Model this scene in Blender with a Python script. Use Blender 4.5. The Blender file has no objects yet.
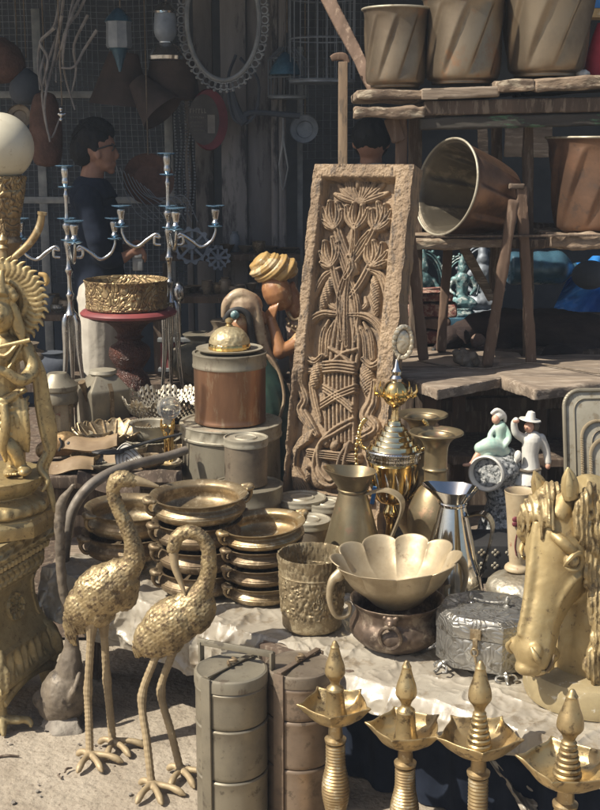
import bpy, bmesh, math, random
import numpy as np
from mathutils import Vector, Matrix, Euler, Quaternion

R = math.radians
sc = bpy.context.scene
COL = sc.collection
random.seed(7)
rng = np.random.RandomState(11)

# ------------------------------------------------------------------ camera, sky, sun, exposure
CAMH, PITCH, FPX, CX, CY = 1.6, R(12.0), 1200.0, 300.0, 405.0
cam_d = bpy.data.cameras.new('camera'); cam = bpy.data.objects.new('camera', cam_d); COL.objects.link(cam)
cam.location = (0, 0, CAMH); cam.rotation_euler = (R(90) - PITCH, 0, 0)
cam_d.sensor_fit = 'HORIZONTAL'; cam_d.sensor_width = 36.0; cam_d.lens = 36.0 * FPX / 600.0
cam_d.clip_start = 0.05; cam_d.clip_end = 400
sc.camera = cam
SUN = Vector((-0.60, -0.27, 0.76)).normalized()          # towards the sun
world = bpy.data.worlds.new('World'); sc.world = world; world.use_nodes = True
wn = world.node_tree.nodes; wl = world.node_tree.links
bg = wn['Background']; sky = wn.new('ShaderNodeTexSky'); sky.sky_type = 'NISHITA'; sky.sun_disc = False
sky.sun_elevation = math.asin(SUN.z); sky.sun_rotation = math.atan2(SUN.x, SUN.y)
sky.air_density = 1.0; sky.dust_density = 3.0; sky.altitude = 20
wl.new(sky.outputs[0], bg.inputs[0]); bg.inputs[1].default_value = 0.075
sun_d = bpy.data.lights.new('sun', 'SUN'); sun = bpy.data.objects.new('sun', sun_d); COL.objects.link(sun)
sun_d.energy = 5.0; sun_d.angle = R(0.55); sun_d.color = (1.0, 0.93, 0.80)
sun.rotation_euler = SUN.to_track_quat('Z', 'Y').to_euler()
sun.location = SUN * 20
sc.view_settings.view_transform = 'Standard'; sc.view_settings.look = 'None'
sc.view_settings.exposure = 0.50; sc.view_settings.gamma = 1; sc.view_settings.use_curve_mapping = False

# ------------------------------------------------------------------ photograph geometry helpers
Fv = Vector((0, math.cos(PITCH), -math.sin(PITCH))); Uv = Vector((0, math.sin(PITCH), math.cos(PITCH)))
def ray(px, py): return Fv + Vector(((px - CX) / FPX, 0, 0)) + Uv * (-(py - CY) / FPX)
def P(px, py, Y):
    r = ray(px, py); return Vector((0, 0, CAMH)) + r * (Y / r.y)
def G(px, py, z):
    r = ray(px, py); return Vector((0, 0, CAMH)) + r * ((z - CAMH) / r.z)
def S(Y, z=0.6): return (Y * math.cos(PITCH) + (CAMH - z) * math.sin(PITCH)) / FPX
def at(px, Y, z): return Vector(((px - CX) * S(Y, z), Y, z))     # point at depth Y and height z seen in column px

# ------------------------------------------------------------------ numeric helpers
def vnoise(p, seed=0):
    p = np.asarray(p, float); i = np.floor(p).astype(np.int64); f = p - i; f = f * f * (3 - 2 * f)
    def h(a, b, c):
        n = (a * 374761393 + b * 668265263 + c * 2147483647 + seed * 974634777) & 0xffffffff
        n = ((n ^ (n >> 13)) * 1274126177) & 0xffffffff
        return ((n ^ (n >> 16)) & 0xffff) / 65535.0
    x, y, z = i[..., 0], i[..., 1], i[..., 2]; fx, fy, fz = f[..., 0], f[..., 1], f[..., 2]
    def L(a, b, t): return a + (b - a) * t
    return L(L(L(h(x, y, z), h(x+1, y, z), fx), L(h(x, y+1, z), h(x+1, y+1, z), fx), fy),
             L(L(h(x, y, z+1), h(x+1, y, z+1), fx), L(h(x, y+1, z+1), h(x+1, y+1, z+1), fx), fy), fz) - 0.5
def fbm(p, o=3, seed=0):
    p = np.asarray(p, float); r = 0; a = 1.0
    for k in range(o): r = r + a * vnoise(p * (2 ** k) + k * 17.3, seed + k); a *= 0.5
    return r
def cr(pts, n=8):
    pts = [np.array(p, float) for p in pts]
    if len(pts) < 3: 
        return [pts[0] + (pts[-1] - pts[0]) * t for t in np.linspace(0, 1, n + 1)]
    q = [2 * pts[0] - pts[1]] + pts + [2 * pts[-1] - pts[-2]]; out = []
    for i in range(1, len(q) - 2):
        for k in range(n):
            t = k / n
            out.append(0.5 * ((2 * q[i]) + (-q[i-1] + q[i+1]) * t + (2*q[i-1] - 5*q[i] + 4*q[i+1] - q[i+2]) * t*t + (-q[i-1] + 3*q[i] - 3*q[i+1] + q[i+2]) * t**3))
    out.append(pts[-1]); return out

# ------------------------------------------------------------------ mesh building
class MB:
    def __init__(s): s.v = []; s.f = []
    def add(s, v, f, M=None):
        b = len(s.v)
        if M is not None: v = [M @ Vector(p) for p in v]
        s.v += [tuple(p) for p in v]; s.f += [tuple(i + b for i in q) for q in f]; return s
    def lathe(s, prof, n=48, M=None, disp=None, smooth=0, closed=False, caps=True):
        if smooth: prof = [tuple(p) for p in cr(prof, smooth)]
        m = len(prof); r = np.array([max(p[0], 1e-5) for p in prof])[:, None]; h = np.array([p[1] for p in prof])[:, None]
        th = np.linspace(0, 2*np.pi, n, endpoint=False)[None, :]
        rr = r + 0 * th; hh = h + 0 * th
        if disp is not None:
            res = disp(th + 0 * rr, hh, rr)
            if isinstance(res, tuple): rr, hh = res
            else: rr = rr + res
        V = np.stack([rr * np.cos(th), rr * np.sin(th), hh], -1).reshape(-1, 3)
        F = [(i*n + j, i*n + (j+1) % n, (i+1)*n + (j+1) % n, (i+1)*n + j) for i in range(m - 1) for j in range(n)]
        if closed: F += [((m-1)*n + j, (m-1)*n + (j+1) % n, (j+1) % n, j) for j in range(n)]
        elif caps: F += [tuple(reversed(range(n))), tuple((m-1)*n + j for j in range(n))]
        return s.add([tuple(x) for x in V], F, M)
    def tube(s, pts, rad, n=10, sm=0, M=None, flat=1.0, ref=None, twist=0.0, loop=False):
        if not hasattr(rad, '__len__'): rad = [rad] * len(pts)
        if sm:
            pr = cr([tuple(p) + (r,) for p, r in zip(pts, rad)], sm)
            pts = [p[:3] for p in pr]; rad = [max(float(p[3]), 1e-5) for p in pr]
        pts = [Vector(p) for p in pts]; m = len(pts)
        T = []
        for i in range(m):
            if loop: t = pts[(i+1) % m] - pts[i-1]
            else: t = pts[min(i+1, m-1)] - pts[max(i-1, 0)]
            T.append(t.normalized() if t.length > 1e-9 else Vector((0, 0, 1)))
        u = Vector(ref) if ref is not None else (Vector((0, 1, 0)) if abs(T[0].y) < 0.9 else Vector((1, 0, 0)))
        V = []
        for i in range(m):
            if ref is not None: u = Vector(ref)
            u = (u - T[i] * u.dot(T[i]));  u = u.normalized() if u.length > 1e-6 else T[i].orthogonal().normalized()
            w = T[i].cross(u)
            for j in range(n):
                a = 2 * math.pi * j / n + twist * i
                V.append(pts[i] + (u * math.cos(a) * flat + w * math.sin(a)) * rad[i])
        F = [(i*n + j, i*n + (j+1) % n, (i+1)*n + (j+1) % n, (i+1)*n + j) for i in range(m - 1) for j in range(n)]
        if loop: F += [((m-1)*n + j, (m-1)*n + (j+1) % n, (j+1) % n, j) for j in range(n)]
        else: F += [tuple(reversed(range(n))), tuple((m-1)*n + j for j in range(n))]
        return s.add(V, F, M)
    def ell(s, c, r, rot=None, n=16, M=None):
        if not hasattr(r, '__len__'): r = (r, r, r)
        V = []; F = []; m = n // 2
        q = rot.to_matrix() if rot is not None else Matrix.Identity(3)
        c = Vector(c)
        for i in range(1, m):
            a = math.pi * i / m
            for j in range(n):
                b = 2 * math.pi * j / n
                V.append(c + q @ Vector((r[0]*math.sin(a)*math.cos(b), r[1]*math.sin(a)*math.sin(b), r[2]*math.cos(a))))
        V.append(c + q @ Vector((0, 0, r[2]))); V.append(c + q @ Vector((0, 0, -r[2])))
        k = (m - 1) * n
        for i in range(m - 2):
            for j in range(n): F.append((i*n + j, (i+1)*n + j, (i+1)*n + (j+1) % n, i*n + (j+1) % n))
        for j in range(n):
            F.append((k, j, (j+1) % n)); F.append((k + 1, (m-2)*n + (j+1) % n, (m-2)*n + j))
        return s.add(V, F, M)
    def cap(s, a, b, ra, rb, n=12):                     # tapered capsule
        s.tube([a, b], [ra, rb], n); s.ell(a, ra, n=n); s.ell(b, rb, n=n); return s
    def chain(s, pts, rad, n=12, sm=4, flat=1.0, ref=None):
        s.tube(pts, rad, n, sm, flat=flat, ref=ref)
        if flat == 1.0: s.ell(pts[0], rad[0], n=n); s.ell(pts[-1], rad[-1], n=n)
        return s
    def box(s, c, d, M=None, rot=None):
        x, y, z = d[0]/2, d[1]/2, d[2]/2; c = Vector(c)
        V = [Vector(p) for p in [(-x,-y,-z),(x,-y,-z),(x,y,-z),(-x,y,-z),(-x,-y,z),(x,-y,z),(x,y,z),(-x,y,z)]]
        if rot is not None: V = [rot.to_matrix() @ p for p in V]
        return s.add([p + c for p in V], [(3,2,1,0),(4,5,6,7),(0,1,5,4),(1,2,6,5),(2,3,7,6),(3,0,4,7)], M)
    def beam(s, a, b, w, t, up=(0, -1, 0)):              # rectangular bar from a to b, w across, t deep along up
        a = Vector(a); b = Vector(b); T = (b - a).normalized(); u = Vector(up); u = (u - T * u.dot(T)).normalized(); k = T.cross(u)
        V = []
        for p in (a, b):
            for sx, sy in ((-1,-1),(1,-1),(1,1),(-1,1)): V.append(p + k * sx * w / 2 + u * sy * t / 2)
        return s.add(V, [(0,1,2,3),(7,6,5,4),(0,4,5,1),(1,5,6,2),(2,6,7,3),(3,7,4,0)])
    def prism(s, out, t, M=None):                        # outline in XZ, thickness t along Y
        n = len(out)
        V = [(x, -t/2, z) for x, z in out] + [(x, t/2, z) for x, z in out]
        return s.add(V, [tuple(range(n)), tuple(reversed(range(n, 2*n)))] + [(i, i+n, (i+1) % n + n, (i+1) % n) for i in range(n)], M)
    def grid(s, V, nu, nv, close_u=False):               # V rows nv x nu
        F = []
        for i in range(nv - 1):
            for j in range(nu - (0 if close_u else 1)):
                F.append((i*nu + j, i*nu + (j+1) % nu, (i+1)*nu + (j+1) % nu, (i+1)*nu + j))
        return s.add(V, F)
    def build(s, name, mat, parent=None, ang=38, bevel=0, vox=0, smooth=0, disp=None, solid=0, sub=0, weighted=False):
        me = bpy.data.meshes.new(name); me.from_pydata([tuple(p) for p in s.v], [], s.f)
        bm = bmesh.new(); bm.from_mesh(me); bmesh.ops.recalc_face_normals(bm, faces=bm.faces); bm.to_mesh(me); bm.free()
        o = bpy.data.objects.new(name, me); COL.objects.link(o)
        if vox or sub or bevel or solid:
            if solid:
                m = o.modifiers.new('s', 'SOLIDIFY'); m.thickness = solid; m.offset = 0
            if bevel:
                m = o.modifiers.new('b', 'BEVEL'); m.width = bevel; m.segments = 2; m.limit_method = 'ANGLE'; m.angle_limit = R(35)
            if vox:
                m = o.modifiers.new('r', 'REMESH'); m.mode = 'VOXEL'; m.voxel_size = vox
                if smooth: m = o.modifiers.new('m', 'SMOOTH'); m.factor = 0.5; m.iterations = smooth
            if sub: m = o.modifiers.new('u', 'SUBSURF'); m.levels = sub; m.render_levels = sub
            bpy.context.view_layer.update()
            dg = bpy.context.evaluated_depsgraph_get()
            me2 = bpy.data.meshes.new_from_object(o.evaluated_get(dg)); o.modifiers.clear(); o.data = me2
            bpy.data.meshes.remove(me); me = me2; me.name = name
        if disp is not None:
            n = len(me.vertices); co = np.empty(n*3); me.vertices.foreach_get('co', co); co = co.reshape(-1, 3)
            no = np.empty(n*3); me.vertices.foreach_get('normal', no); no = no.reshape(-1, 3)
            co = co + no * disp(co)[:, None]; me.vertices.foreach_set('co', co.ravel()); me.update()
        me.materials.clear(); me.materials.append(mat)
        if ang: me.shade_smooth(); me.set_sharp_from_angle(angle=R(ang))
        if parent is not None: o.parent = parent
        return o

def tag(o, label, cat, group=None, kind=None):
    o['label'] = label; o['category'] = cat
    if group: o['group'] = group
    if kind: o['kind'] = kind
    return o
def thing(name, label, cat, loc=(0, 0, 0), group=None, rz=0.0, rot=None):
    o = bpy.data.objects.new(name, None); COL.objects.link(o); o.empty_display_size = 0.05
    o.location = loc; o.rotation_euler = rot if rot is not None else (0, 0, rz)
    return tag(o, label, cat, group)
def structure(o, label=None):
    o['kind'] = 'structure'
    if label: o['label'] = label
    return o
def copy_tree(o, parent=None):
    c = o.copy(); COL.objects.link(c)
    if parent is not None: c.parent = parent
    for ch in [x for x in bpy.data.objects if x.parent == o]: copy_tree(ch, c)
    return c
class Loc:                                              # world pixel points expressed in a thing's local frame
    def __init__(s, t, Y): s.o = Vector(t.location); s.Y = Y; s.s = S(Y)
    def __call__(s, px, py, d=0.0): return P(px, py, s.Y + d) - s.o

# ------------------------------------------------------------------ materials
def mat(name, c1, c2=None, rough=0.6, rough2=None, metal=0.0, ns=9.0, bump=0.0, bs=80.0, bd=0.003, pat='noise',
        c3=None, c3s=25.0, c3a=0.35, stretch=(1, 1, 1), spec=None, trans=0.0, alpha=1.0, lo=0.38, hi=0.62, bump2=0.0, bs2=15.0, sheen=0, detail=6, coat=0):
    m = bpy.data.materials.new(name); m.use_nodes = True; nt = m.node_tree; N = nt.nodes; L = nt.links
    b = N['Principled BSDF']; c2 = c2 or tuple(x * 0.6 for x in c1)
    tc = N.new('ShaderNodeTexCoord'); oi = N.new('ShaderNodeObjectInfo'); mp = N.new('ShaderNodeMapping')
    mp.inputs['Scale'].default_value = stretch
    ad = N.new('ShaderNodeVectorMath'); ad.operation = 'MULTIPLY_ADD'
    cb = N.new('ShaderNodeCombineXYZ')
    for k in range(3): L.new(oi.outputs['Random'], cb.inputs[k])
    ad.inputs[1].default_value = (7.3, 3.1, 5.7); L.new(cb.outputs[0], ad.inputs[0]); L.new(tc.outputs['Object'], ad.inputs[2])
    L.new(ad.outputs[0], mp.inputs['Vector']); V = mp.outputs[0]
    n1 = N.new('ShaderNodeTexNoise'); n1.inputs['Scale'].default_value = ns; n1.inputs['Detail'].default_value = detail; n1.inputs['Roughness'].default_value = 0.62
    L.new(V, n1.inputs['Vector'])
    mr = N.new('ShaderNodeMapRange'); mr.inputs['From Min'].default_value = lo; mr.inputs['From Max'].default_value = hi
    L.new(n1.outputs[0], mr.inputs[0])
    mx = N.new('ShaderNodeMix'); mx.data_type = 'RGBA'; mx.inputs['A'].default_value = (*c1, 1); mx.inputs['B'].default_value = (*c2, 1)
    L.new(mr.outputs[0], mx.inputs['Factor']); col = mx.outputs['Result']
    if c3:
        n3 = N.new('ShaderNodeTexNoise'); n3.inputs['Scale'].default_value = c3s; n3.inputs['Detail'].default_value = 8; n3.inputs['Roughness'].default_value = 0.7
        L.new(V, n3.inputs['Vector'])
        r3 = N.new('ShaderNodeMapRange'); r3.inputs['From Min'].default_value = 0.62 - c3a * 0.3; r3.inputs['From Max'].default_value = 0.68 - c3a * 0.25
        L.new(n3.outputs[0], r3.inputs[0])
        m3 = N.new('ShaderNodeMix'); m3.data_type = 'RGBA'; L.new(r3.outputs[0], m3.inputs['Factor']); L.new(col, m3.inputs['A']); m3.inputs['B'].default_value = (*c3, 1)
        col = m3.outputs['Result']
    L.new(col, b.inputs['Base Color'])
    b.inputs['Metallic'].default_value = metal
    if rough2 is None: rough2 = min(1, rough + 0.15)
    rr = N.new('ShaderNodeMapRange'); rr.inputs['From Min'].default_value = lo; rr.inputs['From Max'].default_value = hi
    rr.inputs['To Min'].default_value = rough; rr.inputs['To Max'].default_value = rough2; L.new(n1.outputs[0], rr.inputs[0]); L.new(rr.outputs[0], b.inputs['Roughness'])
    if spec is not None: b.inputs['Specular IOR Level'].default_value = spec
    if trans: b.inputs['Transmission Weight'].default_value = trans
    if alpha < 1: b.inputs['Alpha'].default_value = alpha
    if coat: b.inputs['Coat Weight'].default_value = coat; b.inputs['Coat Roughness'].default_value = 0.1
    prev = None
    def addb(h, strength, dist):
        nonlocal prev
        bp = N.new('ShaderNodeBump'); bp.inputs['Strength'].default_value = strength; bp.inputs['Distance'].default_value = dist
        L.new(h, bp.inputs['Height'])
        if prev: L.new(prev, bp.inputs['Normal'])
        prev = bp.outputs[0]
    if bump2:
        t = N.new('ShaderNodeTexNoise'); t.inputs['Scale'].default_value = bs2; t.inputs['Detail'].default_value = 3; L.new(V, t.inputs['Vector']); addb(t.outputs[0], bump2, bd * 3)
    if bump:
        if pat == 'noise':
            t = N.new('ShaderNodeTexNoise'); t.inputs['Scale'].default_value = bs; t.inputs['Detail'].default_value = 5; L.new(V, t.inputs['Vector']); h = t.outputs[0]
        elif pat == 'cells':
            t = N.new('ShaderNodeTexVoronoi'); t.inputs['Scale'].default_value = bs; t.feature = 'SMOOTH_F1'; L.new(V, t.inputs['Vector']); h = t.outputs['Distance']
        elif pat == 'carve':
            w = N.new('ShaderNodeTexNoise'); w.inputs['Scale'].default_value = bs * 0.4; w.inputs['Detail'].default_value = 1; L.new(V, w.inputs['Vector'])
            va = N.new('ShaderNodeVectorMath'); va.operation = 'MULTIPLY_ADD'; va.inputs[1].default_value = (3/bs*2, 3/bs*2, 3/bs*2); L.new(w.outputs['Color'], va.inputs[0]); L.new(V, va.inputs[2])
            t = N.new('ShaderNodeTexVoronoi'); t.inputs['Scale'].default_value = bs; t.feature = 'DISTANCE_TO_EDGE'; L.new(va.outputs[0], t.inputs['Vector'])
            q = N.new('ShaderNodeMapRange'); q.inputs['From Max'].default_value = 0.22; L.new(t.outputs['Distance'], q.inputs[0]); h = q.outputs[0]
        addb(h, bump, bd)
    if prev: L.new(prev, b.inputs['Normal'])
    return m

M = {}
M['brass_old'] = mat('brass_old', (.42,.31,.16), (.27,.19,.10), .38, .58, .75, 14, .35, 70, .002, c3=(.50,.42,.28), c3s=40, c3a=.3)
M['brass_dark'] = mat('brass_dark', (.235,.17,.10), (.14,.10,.06), .46, .64, .6, 16, .4, 60, .002, c3=(.31,.245,.16), c3s=35)
M['brass_mid'] = mat('brass_mid', (.33,.25,.145), (.21,.155,.09), .38, .55, .7, 18, .3, 90, .0015, c3=(.42,.34,.22), c3s=50)
M['brass_lamp'] = mat('brass_lamp', (.50,.38,.195), (.32,.235,.12), .32, .54, .75, 9, .4, 70, .002, c3=(.18,.13,.07), c3s=40, c3a=.3)
M['gold_crane'] = mat('gold_crane', (.44,.34,.185), (.26,.195,.105), .4, .6, .6, 18, .8, 110, .003, c3=(.15,.105,.06), c3s=60, c3a=.38)
M['gold_leg'] = mat('gold_leg', (.40,.31,.185), (.29,.22,.13), .55, .7, .3, 22, .3, 95, .002)
M['gold_horse'] = mat('gold_horse', (.48,.37,.185), (.35,.26,.125), .38, .54, .45, 6, .5, 60, .002, c3=(.22,.16,.085), c3s=60, c3a=.14, bump2=.3, bs2=14)
M['gold_mane'] = mat('gold_mane', (.46,.355,.185), (.28,.21,.11), .42, .6, .5, 22, .6, 90, .003, c3=(.16,.115,.06), c3s=50, c3a=.3)
M['gold_statue'] = mat('gold_statue', (.47,.36,.175), (.36,.27,.13), .38, .55, .55, 22, .5, 90, .002, c3=(.22,.16,.08), c3s=75, c3a=.2)
M['gold_pedestal'] = mat('gold_pedestal', (.45,.36,.19), (.33,.26,.135), .42, .6, .45, 22, .4, 90, .002, c3=(.20,.15,.08), c3s=70, c3a=.15)
M['gold_polish'] = mat('gold_polish', (.82,.60,.26), (.70,.48,.18), .09, .2, 1.0, 10)
M['silver_polish'] = mat('silver_polish', (.78,.76,.72), (.62,.60,.57), .07, .16, 1.0, 10, .1, 30, .002)
M['silver_old'] = mat('silver_old', (.42,.41,.38), (.24,.23,.21), .3, .5, .8, 16, .5, 38, .003, pat='carve', c3=(.17,.155,.13), c3s=40, c3a=.25)
M['silver_cand'] = mat('silver_cand', (.60,.60,.60), (.42,.42,.42), .16, .3, 1.0, 20)
M['silver_filigree'] = mat('silver_filigree', (.58,.53,.42), (.36,.31,.23), .35, .5, .7, 22, .8, 90, .003, pat='cells')
M['copper_tin'] = mat('copper_tin', (.34,.19,.115), (.22,.12,.075), .3, .48, .85, 9, .35, 30, .002, c3=(.38,.27,.18), c3s=22, c3a=.2, stretch=(1,1,.25))
M['copper_pot'] = mat('copper_pot', (.225,.13,.082), (.13,.078,.052), .36, .56, .65, 8, .3, 50, .002, c3=(.12,.08,.06), c3s=18, c3a=.2)
M['copper_dark'] = mat('copper_dark', (.155,.11,.08), (.09,.065,.048), .42, .6, .6, 16, .8, 60, .004, pat='cells', c3=(.24,.19,.14), c3s=30)
M['pot_bronze'] = mat('pot_bronze', (.25,.20,.14), (.145,.112,.078), .32, .52, .7, 5, .4, 30, .002, c3=(.235,.145,.085), c3s=6, c3a=.25, stretch=(1,1,.8))
M['carved_brass'] = mat('carved_brass', (.31,.24,.14), (.19,.145,.085), .46, .62, .55, 20, .5, 120, .002, c3=(.40,.33,.21), c3s=40)
M['tin_grey'] = mat('tin_grey', (.29,.26,.195), (.21,.185,.14), .46, .64, .5, 11, .25, 60, .0015, c3=(.16,.13,.095), c3s=30, c3a=.15, stretch=(1,1,.5))
M['tin_lid'] = mat('tin_lid', (.40,.365,.285), (.30,.27,.205), .46, .64, .4, 15, .25, 60, .0015, c3=(.24,.20,.14), c3s=30, c3a=.2)
M['tin_brown'] = mat('tin_brown', (.25,.205,.15), (.17,.135,.10), .46, .64, .5, 12, .3, 50, .0015, c3=(.14,.105,.075), c3s=30, c3a=.15)
M['tiffin_grey'] = mat('tiffin_grey', (.27,.24,.18), (.20,.175,.13), .42, .6, .55, 9, .25, 50, .0015, c3=(.14,.12,.09), c3s=28, c3a=.15)
M['tiffin_brown'] = mat('tiffin_brown', (.27,.205,.15), (.19,.14,.10), .42, .6, .55, 9, .25, 50, .0015, c3=(.15,.115,.085), c3s=28, c3a=.2)
M['scallop'] = mat('scallop', (.47,.385,.255), (.34,.27,.17), .4, .56, .5, 12, .3, 60, .002, c3=(.27,.21,.135), c3s=30, c3a=.1)
M['jug_brass'] = mat('jug_brass', (.35,.285,.17), (.22,.17,.10), .3, .5, .8, 9, .35, 30, .002, c3=(.40,.26,.16), c3s=22, c3a=.2)
M['wood_grey'] = mat('wood_grey', (.24,.185,.135), (.13,.10,.075), .8, .95, 0, 14, .8, 60, .004, stretch=(.12,1,1), c3=(.32,.26,.20), c3s=50)
M['wood_brown'] = mat('wood_brown', (.105,.07,.048), (.058,.04,.028), .78, .92, 0, 12, .6, 60, .003, stretch=(1,1,.15), c3=(.17,.13,.095), c3s=50)
M['wood_post'] = mat('wood_post', (.15,.092,.06), (.095,.06,.04), .75, .9, 0, 12, .5, 60, .003, stretch=(1,1,.15), c3=(.24,.17,.12), c3s=40, c3a=.2)
M['wood_rough'] = mat('wood_rough', (.26,.19,.13), (.12,.085,.06), .85, .98, 0, 22, 1.0, 55, .008, stretch=(.35,1,1), c3=(.36,.30,.22), c3s=30)
M['wood_greenpaint'] = mat('wood_greenpaint', (.06,.052,.042), (.035,.03,.026), .8, .9, 0, 10, .6, 60, .004, stretch=(.3,1,1), c3=(.07,.15,.08), c3s=20, c3a=.25)
M['wood_carved'] = mat('wood_carved', (.29,.205,.125), (.18,.125,.08), .66, .85, 0, 10, .7, 120, .002, c3=(.11,.08,.055), c3s=45, c3a=.3, stretch=(1,1,.25))
M['wood_rosewood'] = mat('wood_rosewood', (.10,.035,.022), (.05,.02,.014), .42, .6, 0, 20, .9, 85, .004, pat='carve')
M['wood_pillar'] = mat('wood_pillar', (.23,.215,.21), (.14,.13,.13), .85, .95, 0, 6, .6, 40, .003, stretch=(1,1,.2), c3=(.05,.047,.05), c3s=9, c3a=.3)
M['wood_figure'] = mat('wood_figure', (.36,.17,.07), (.24,.105,.045), .36, .52, 0, 14, .4, 60, .002, c3=(.46,.31,.16), c3s=20, c3a=.2, coat=.2)
M['turban'] = mat('turban', (.46,.31,.12), (.33,.19,.06), .36, .52, 0, 18, .5, 60, .003, c3=(.52,.42,.26), c3s=18, c3a=.3, coat=.2)
M['veil'] = mat('veil', (.44,.35,.23), (.28,.19,.12), .42, .58, 0, 18, .3, 60, .002, c3=(.20,.12,.07), c3s=30, c3a=.2, coat=.2)
M['paint_green'] = mat('dark_green_paint', (.035,.075,.055), (.02,.04,.035), .35, .5, 0, 14, .2, 60, .002, coat=.3)
M['robe'] = mat('robe_paint', (.42,.32,.24), (.30,.17,.12), .5, .6, 0, 30, .5, 80, .002, c3=(.12,.13,.11), c3s=45)
M['paint_red'] = mat('dark_red_paint', (.23,.055,.055), (.17,.04,.045), .42, .55, 0, 12, .2, 60, .002)
M['paint_black'] = mat('black_paint', (.03,.028,.028), (.02,.02,.02), .5, .7, 0, 12, .3, 60, .002)
M['plaster_grey'] = mat('plaster_grey', (.19,.155,.115), (.115,.092,.068), .55, .78, .15, 22, .6, 70, .003, c3=(.07,.055,.042), c3s=24, c3a=.25)
M['pipe_grey'] = mat('pipe_grey', (.24,.21,.175), (.15,.125,.10), .5, .7, .4, 20, .4, 70, .002)
M['stone'] = mat('stone', (.27,.24,.20), (.18,.155,.13), .85, .95, 0, 18, .8, 60, .006)
M['rock_mottled'] = mat('mottled_glaze', (.30,.31,.31), (.06,.065,.065), .4, .6, 0, 90, .6, 60, .004, c3=(.5,.5,.48), c3s=70, lo=.45, hi=.55)
M['porcelain_white'] = mat('porcelain_white', (.68,.66,.60), (.56,.54,.49), .35, .5, 0, 20, .3, 60, .002)
M['porcelain_green'] = mat('porcelain_green', (.36,.55,.46), (.52,.60,.52), .35, .5, 0, 30, .3, 60, .002)
M['porcelain_skin'] = mat('porcelain_skin', (.62,.36,.25), (.55,.30,.21), .4, .5, 0, 20)
M['ceramic_floral'] = mat('ceramic_floral', (.46,.37,.24), (.36,.28,.17), .42, .55, 0, 18, .2, 60, .002, c3=(.30,.12,.08), c3s=30, c3a=.1)
M['glass_frost'] = mat('frosted_glass', (.58,.54,.42), (.50,.46,.35), .32, .42, 0, 6, .1, 60, .002, c3=(.40,.35,.25), c3s=30, c3a=.05, spec=.6)
M['plastic_sheet'] = mat('plastic_sheet', (.36,.325,.265), (.28,.245,.195), .26, .46, 0, 8, .25, 90, .002, spec=.7, c3=(.22,.18,.13), c3s=16, c3a=.25)
M['ground'] = mat('ground', (.345,.295,.23), (.27,.225,.17), .9, .98, 0, 7, 1.0, 60, .006, c3=(.20,.16,.12), c3s=70, c3a=.2, bump2=.6, bs2=18)
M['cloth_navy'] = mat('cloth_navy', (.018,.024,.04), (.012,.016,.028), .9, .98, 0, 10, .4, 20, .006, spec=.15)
M['cloth_trouser'] = mat('cloth_trouser', (.50,.46,.39), (.42,.38,.32), .9, .98, 0, 10, .5, 14, .01, spec=.15)
M['skin'] = mat('skin', (.27,.14,.09), (.22,.11,.07), .55, .68, 0, 16, .25, 120, .002)
M['hair'] = mat('hair', (.006,.006,.007), (.010,.009,.009), .65, .8, 0, 40, .8, 160, .003, stretch=(1,1,.3), spec=.25)
M['blue_tarp'] = mat('blue_tarp', (.03,.20,.55), (.02,.14,.42), .35, .5, 0, 8, .6, 18, .012)
M['blue_glass'] = mat('blue_glass', (.06,.14,.20), (.035,.08,.12), .25, .4, .2, 12, .2, 40, .002)
M['teal_paint'] = mat('teal_paint', (.16,.30,.31), (.05,.10,.11), .45, .6, .2, 30, .7, 45, .005, pat='cells', c3=(.45,.50,.48), c3s=40)
M['dog_fur'] = mat('dog_fur', (.055,.038,.033), (.028,.02,.019), .85, .95, 0, 12, .8, 150, .004, stretch=(.4,1,1), spec=.2)
M['dog_pale'] = mat('dog_pale_fur', (.24,.17,.13), (.15,.10,.08), .85, .95, 0, 12, .8, 150, .004, spec=.2)
M['fabric_red'] = mat('fabric_red', (.22,.075,.06), (.13,.05,.045), .9, .98, 0, 30, .9, 90, .006, c3=(.38,.26,.20), c3s=45, c3a=.5)
M['cloth_red'] = mat('cloth_red', (.45,.02,.04), (.33,.015,.03), .6, .75, 0, 10, .3, 20, .006)
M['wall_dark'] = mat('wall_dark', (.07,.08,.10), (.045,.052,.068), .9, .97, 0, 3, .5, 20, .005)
M['mesh_wire'] = mat('mesh_wire', (.26,.29,.33), (.18,.20,.23), .5, .7, .4, 12)
M['pale_metal'] = mat('pale_metal', (.30,.31,.31), (.20,.21,.22), .5, .7, .4, 12, .3, 40)
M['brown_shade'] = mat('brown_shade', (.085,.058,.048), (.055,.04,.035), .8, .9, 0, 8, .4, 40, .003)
M['basket_brown'] = mat('basket_brown', (.13,.065,.045), (.08,.042,.03), .8, .9, 0, 20, .9, 60, .005)
M['branch'] = mat('branch', (.30,.28,.27), (.20,.185,.18), .85, .95, 0, 20, .5, 60, .003)
M['canopy'] = mat('canopy_sheet', (.12,.13,.15), (.09,.10,.12), .7, .85, .2, 6, .3, 20)
M['mirror'] = mat('dark_mirror', (.10,.11,.12), (.07,.08,.09), .25, .45, .6, 10)
M['sign_red'] = mat('sign_red', (.17,.03,.04), (.12,.025,.032), .5, .65, 0, 10)
M['sign_face'] = mat('sign_face', (.085,.075,.065), (.06,.052,.047), .5, .65, 0, 14)
M['sign_letter'] = mat('sign_letter', (.24,.22,.19), (.19,.17,.15), .6, .7, 0, 20)
M['shell'] = mat('shell', (.30,.21,.115), (.19,.125,.07), .6, .8, 0, 12, .6, 40, .003, c3=(.45,.37,.26), c3s=12, c3a=.1, stretch=(.4,1,1))
M['paper_white'] = mat('white_enamel', (.62,.60,.54), (.50,.47,.41), .45, .6, .1, 20, .2, 60, .002)
M['rope'] = mat('rope', (.20,.16,.12), (.13,.10,.07), .9, .95, 0, 60, .8, 200, .002)
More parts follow.
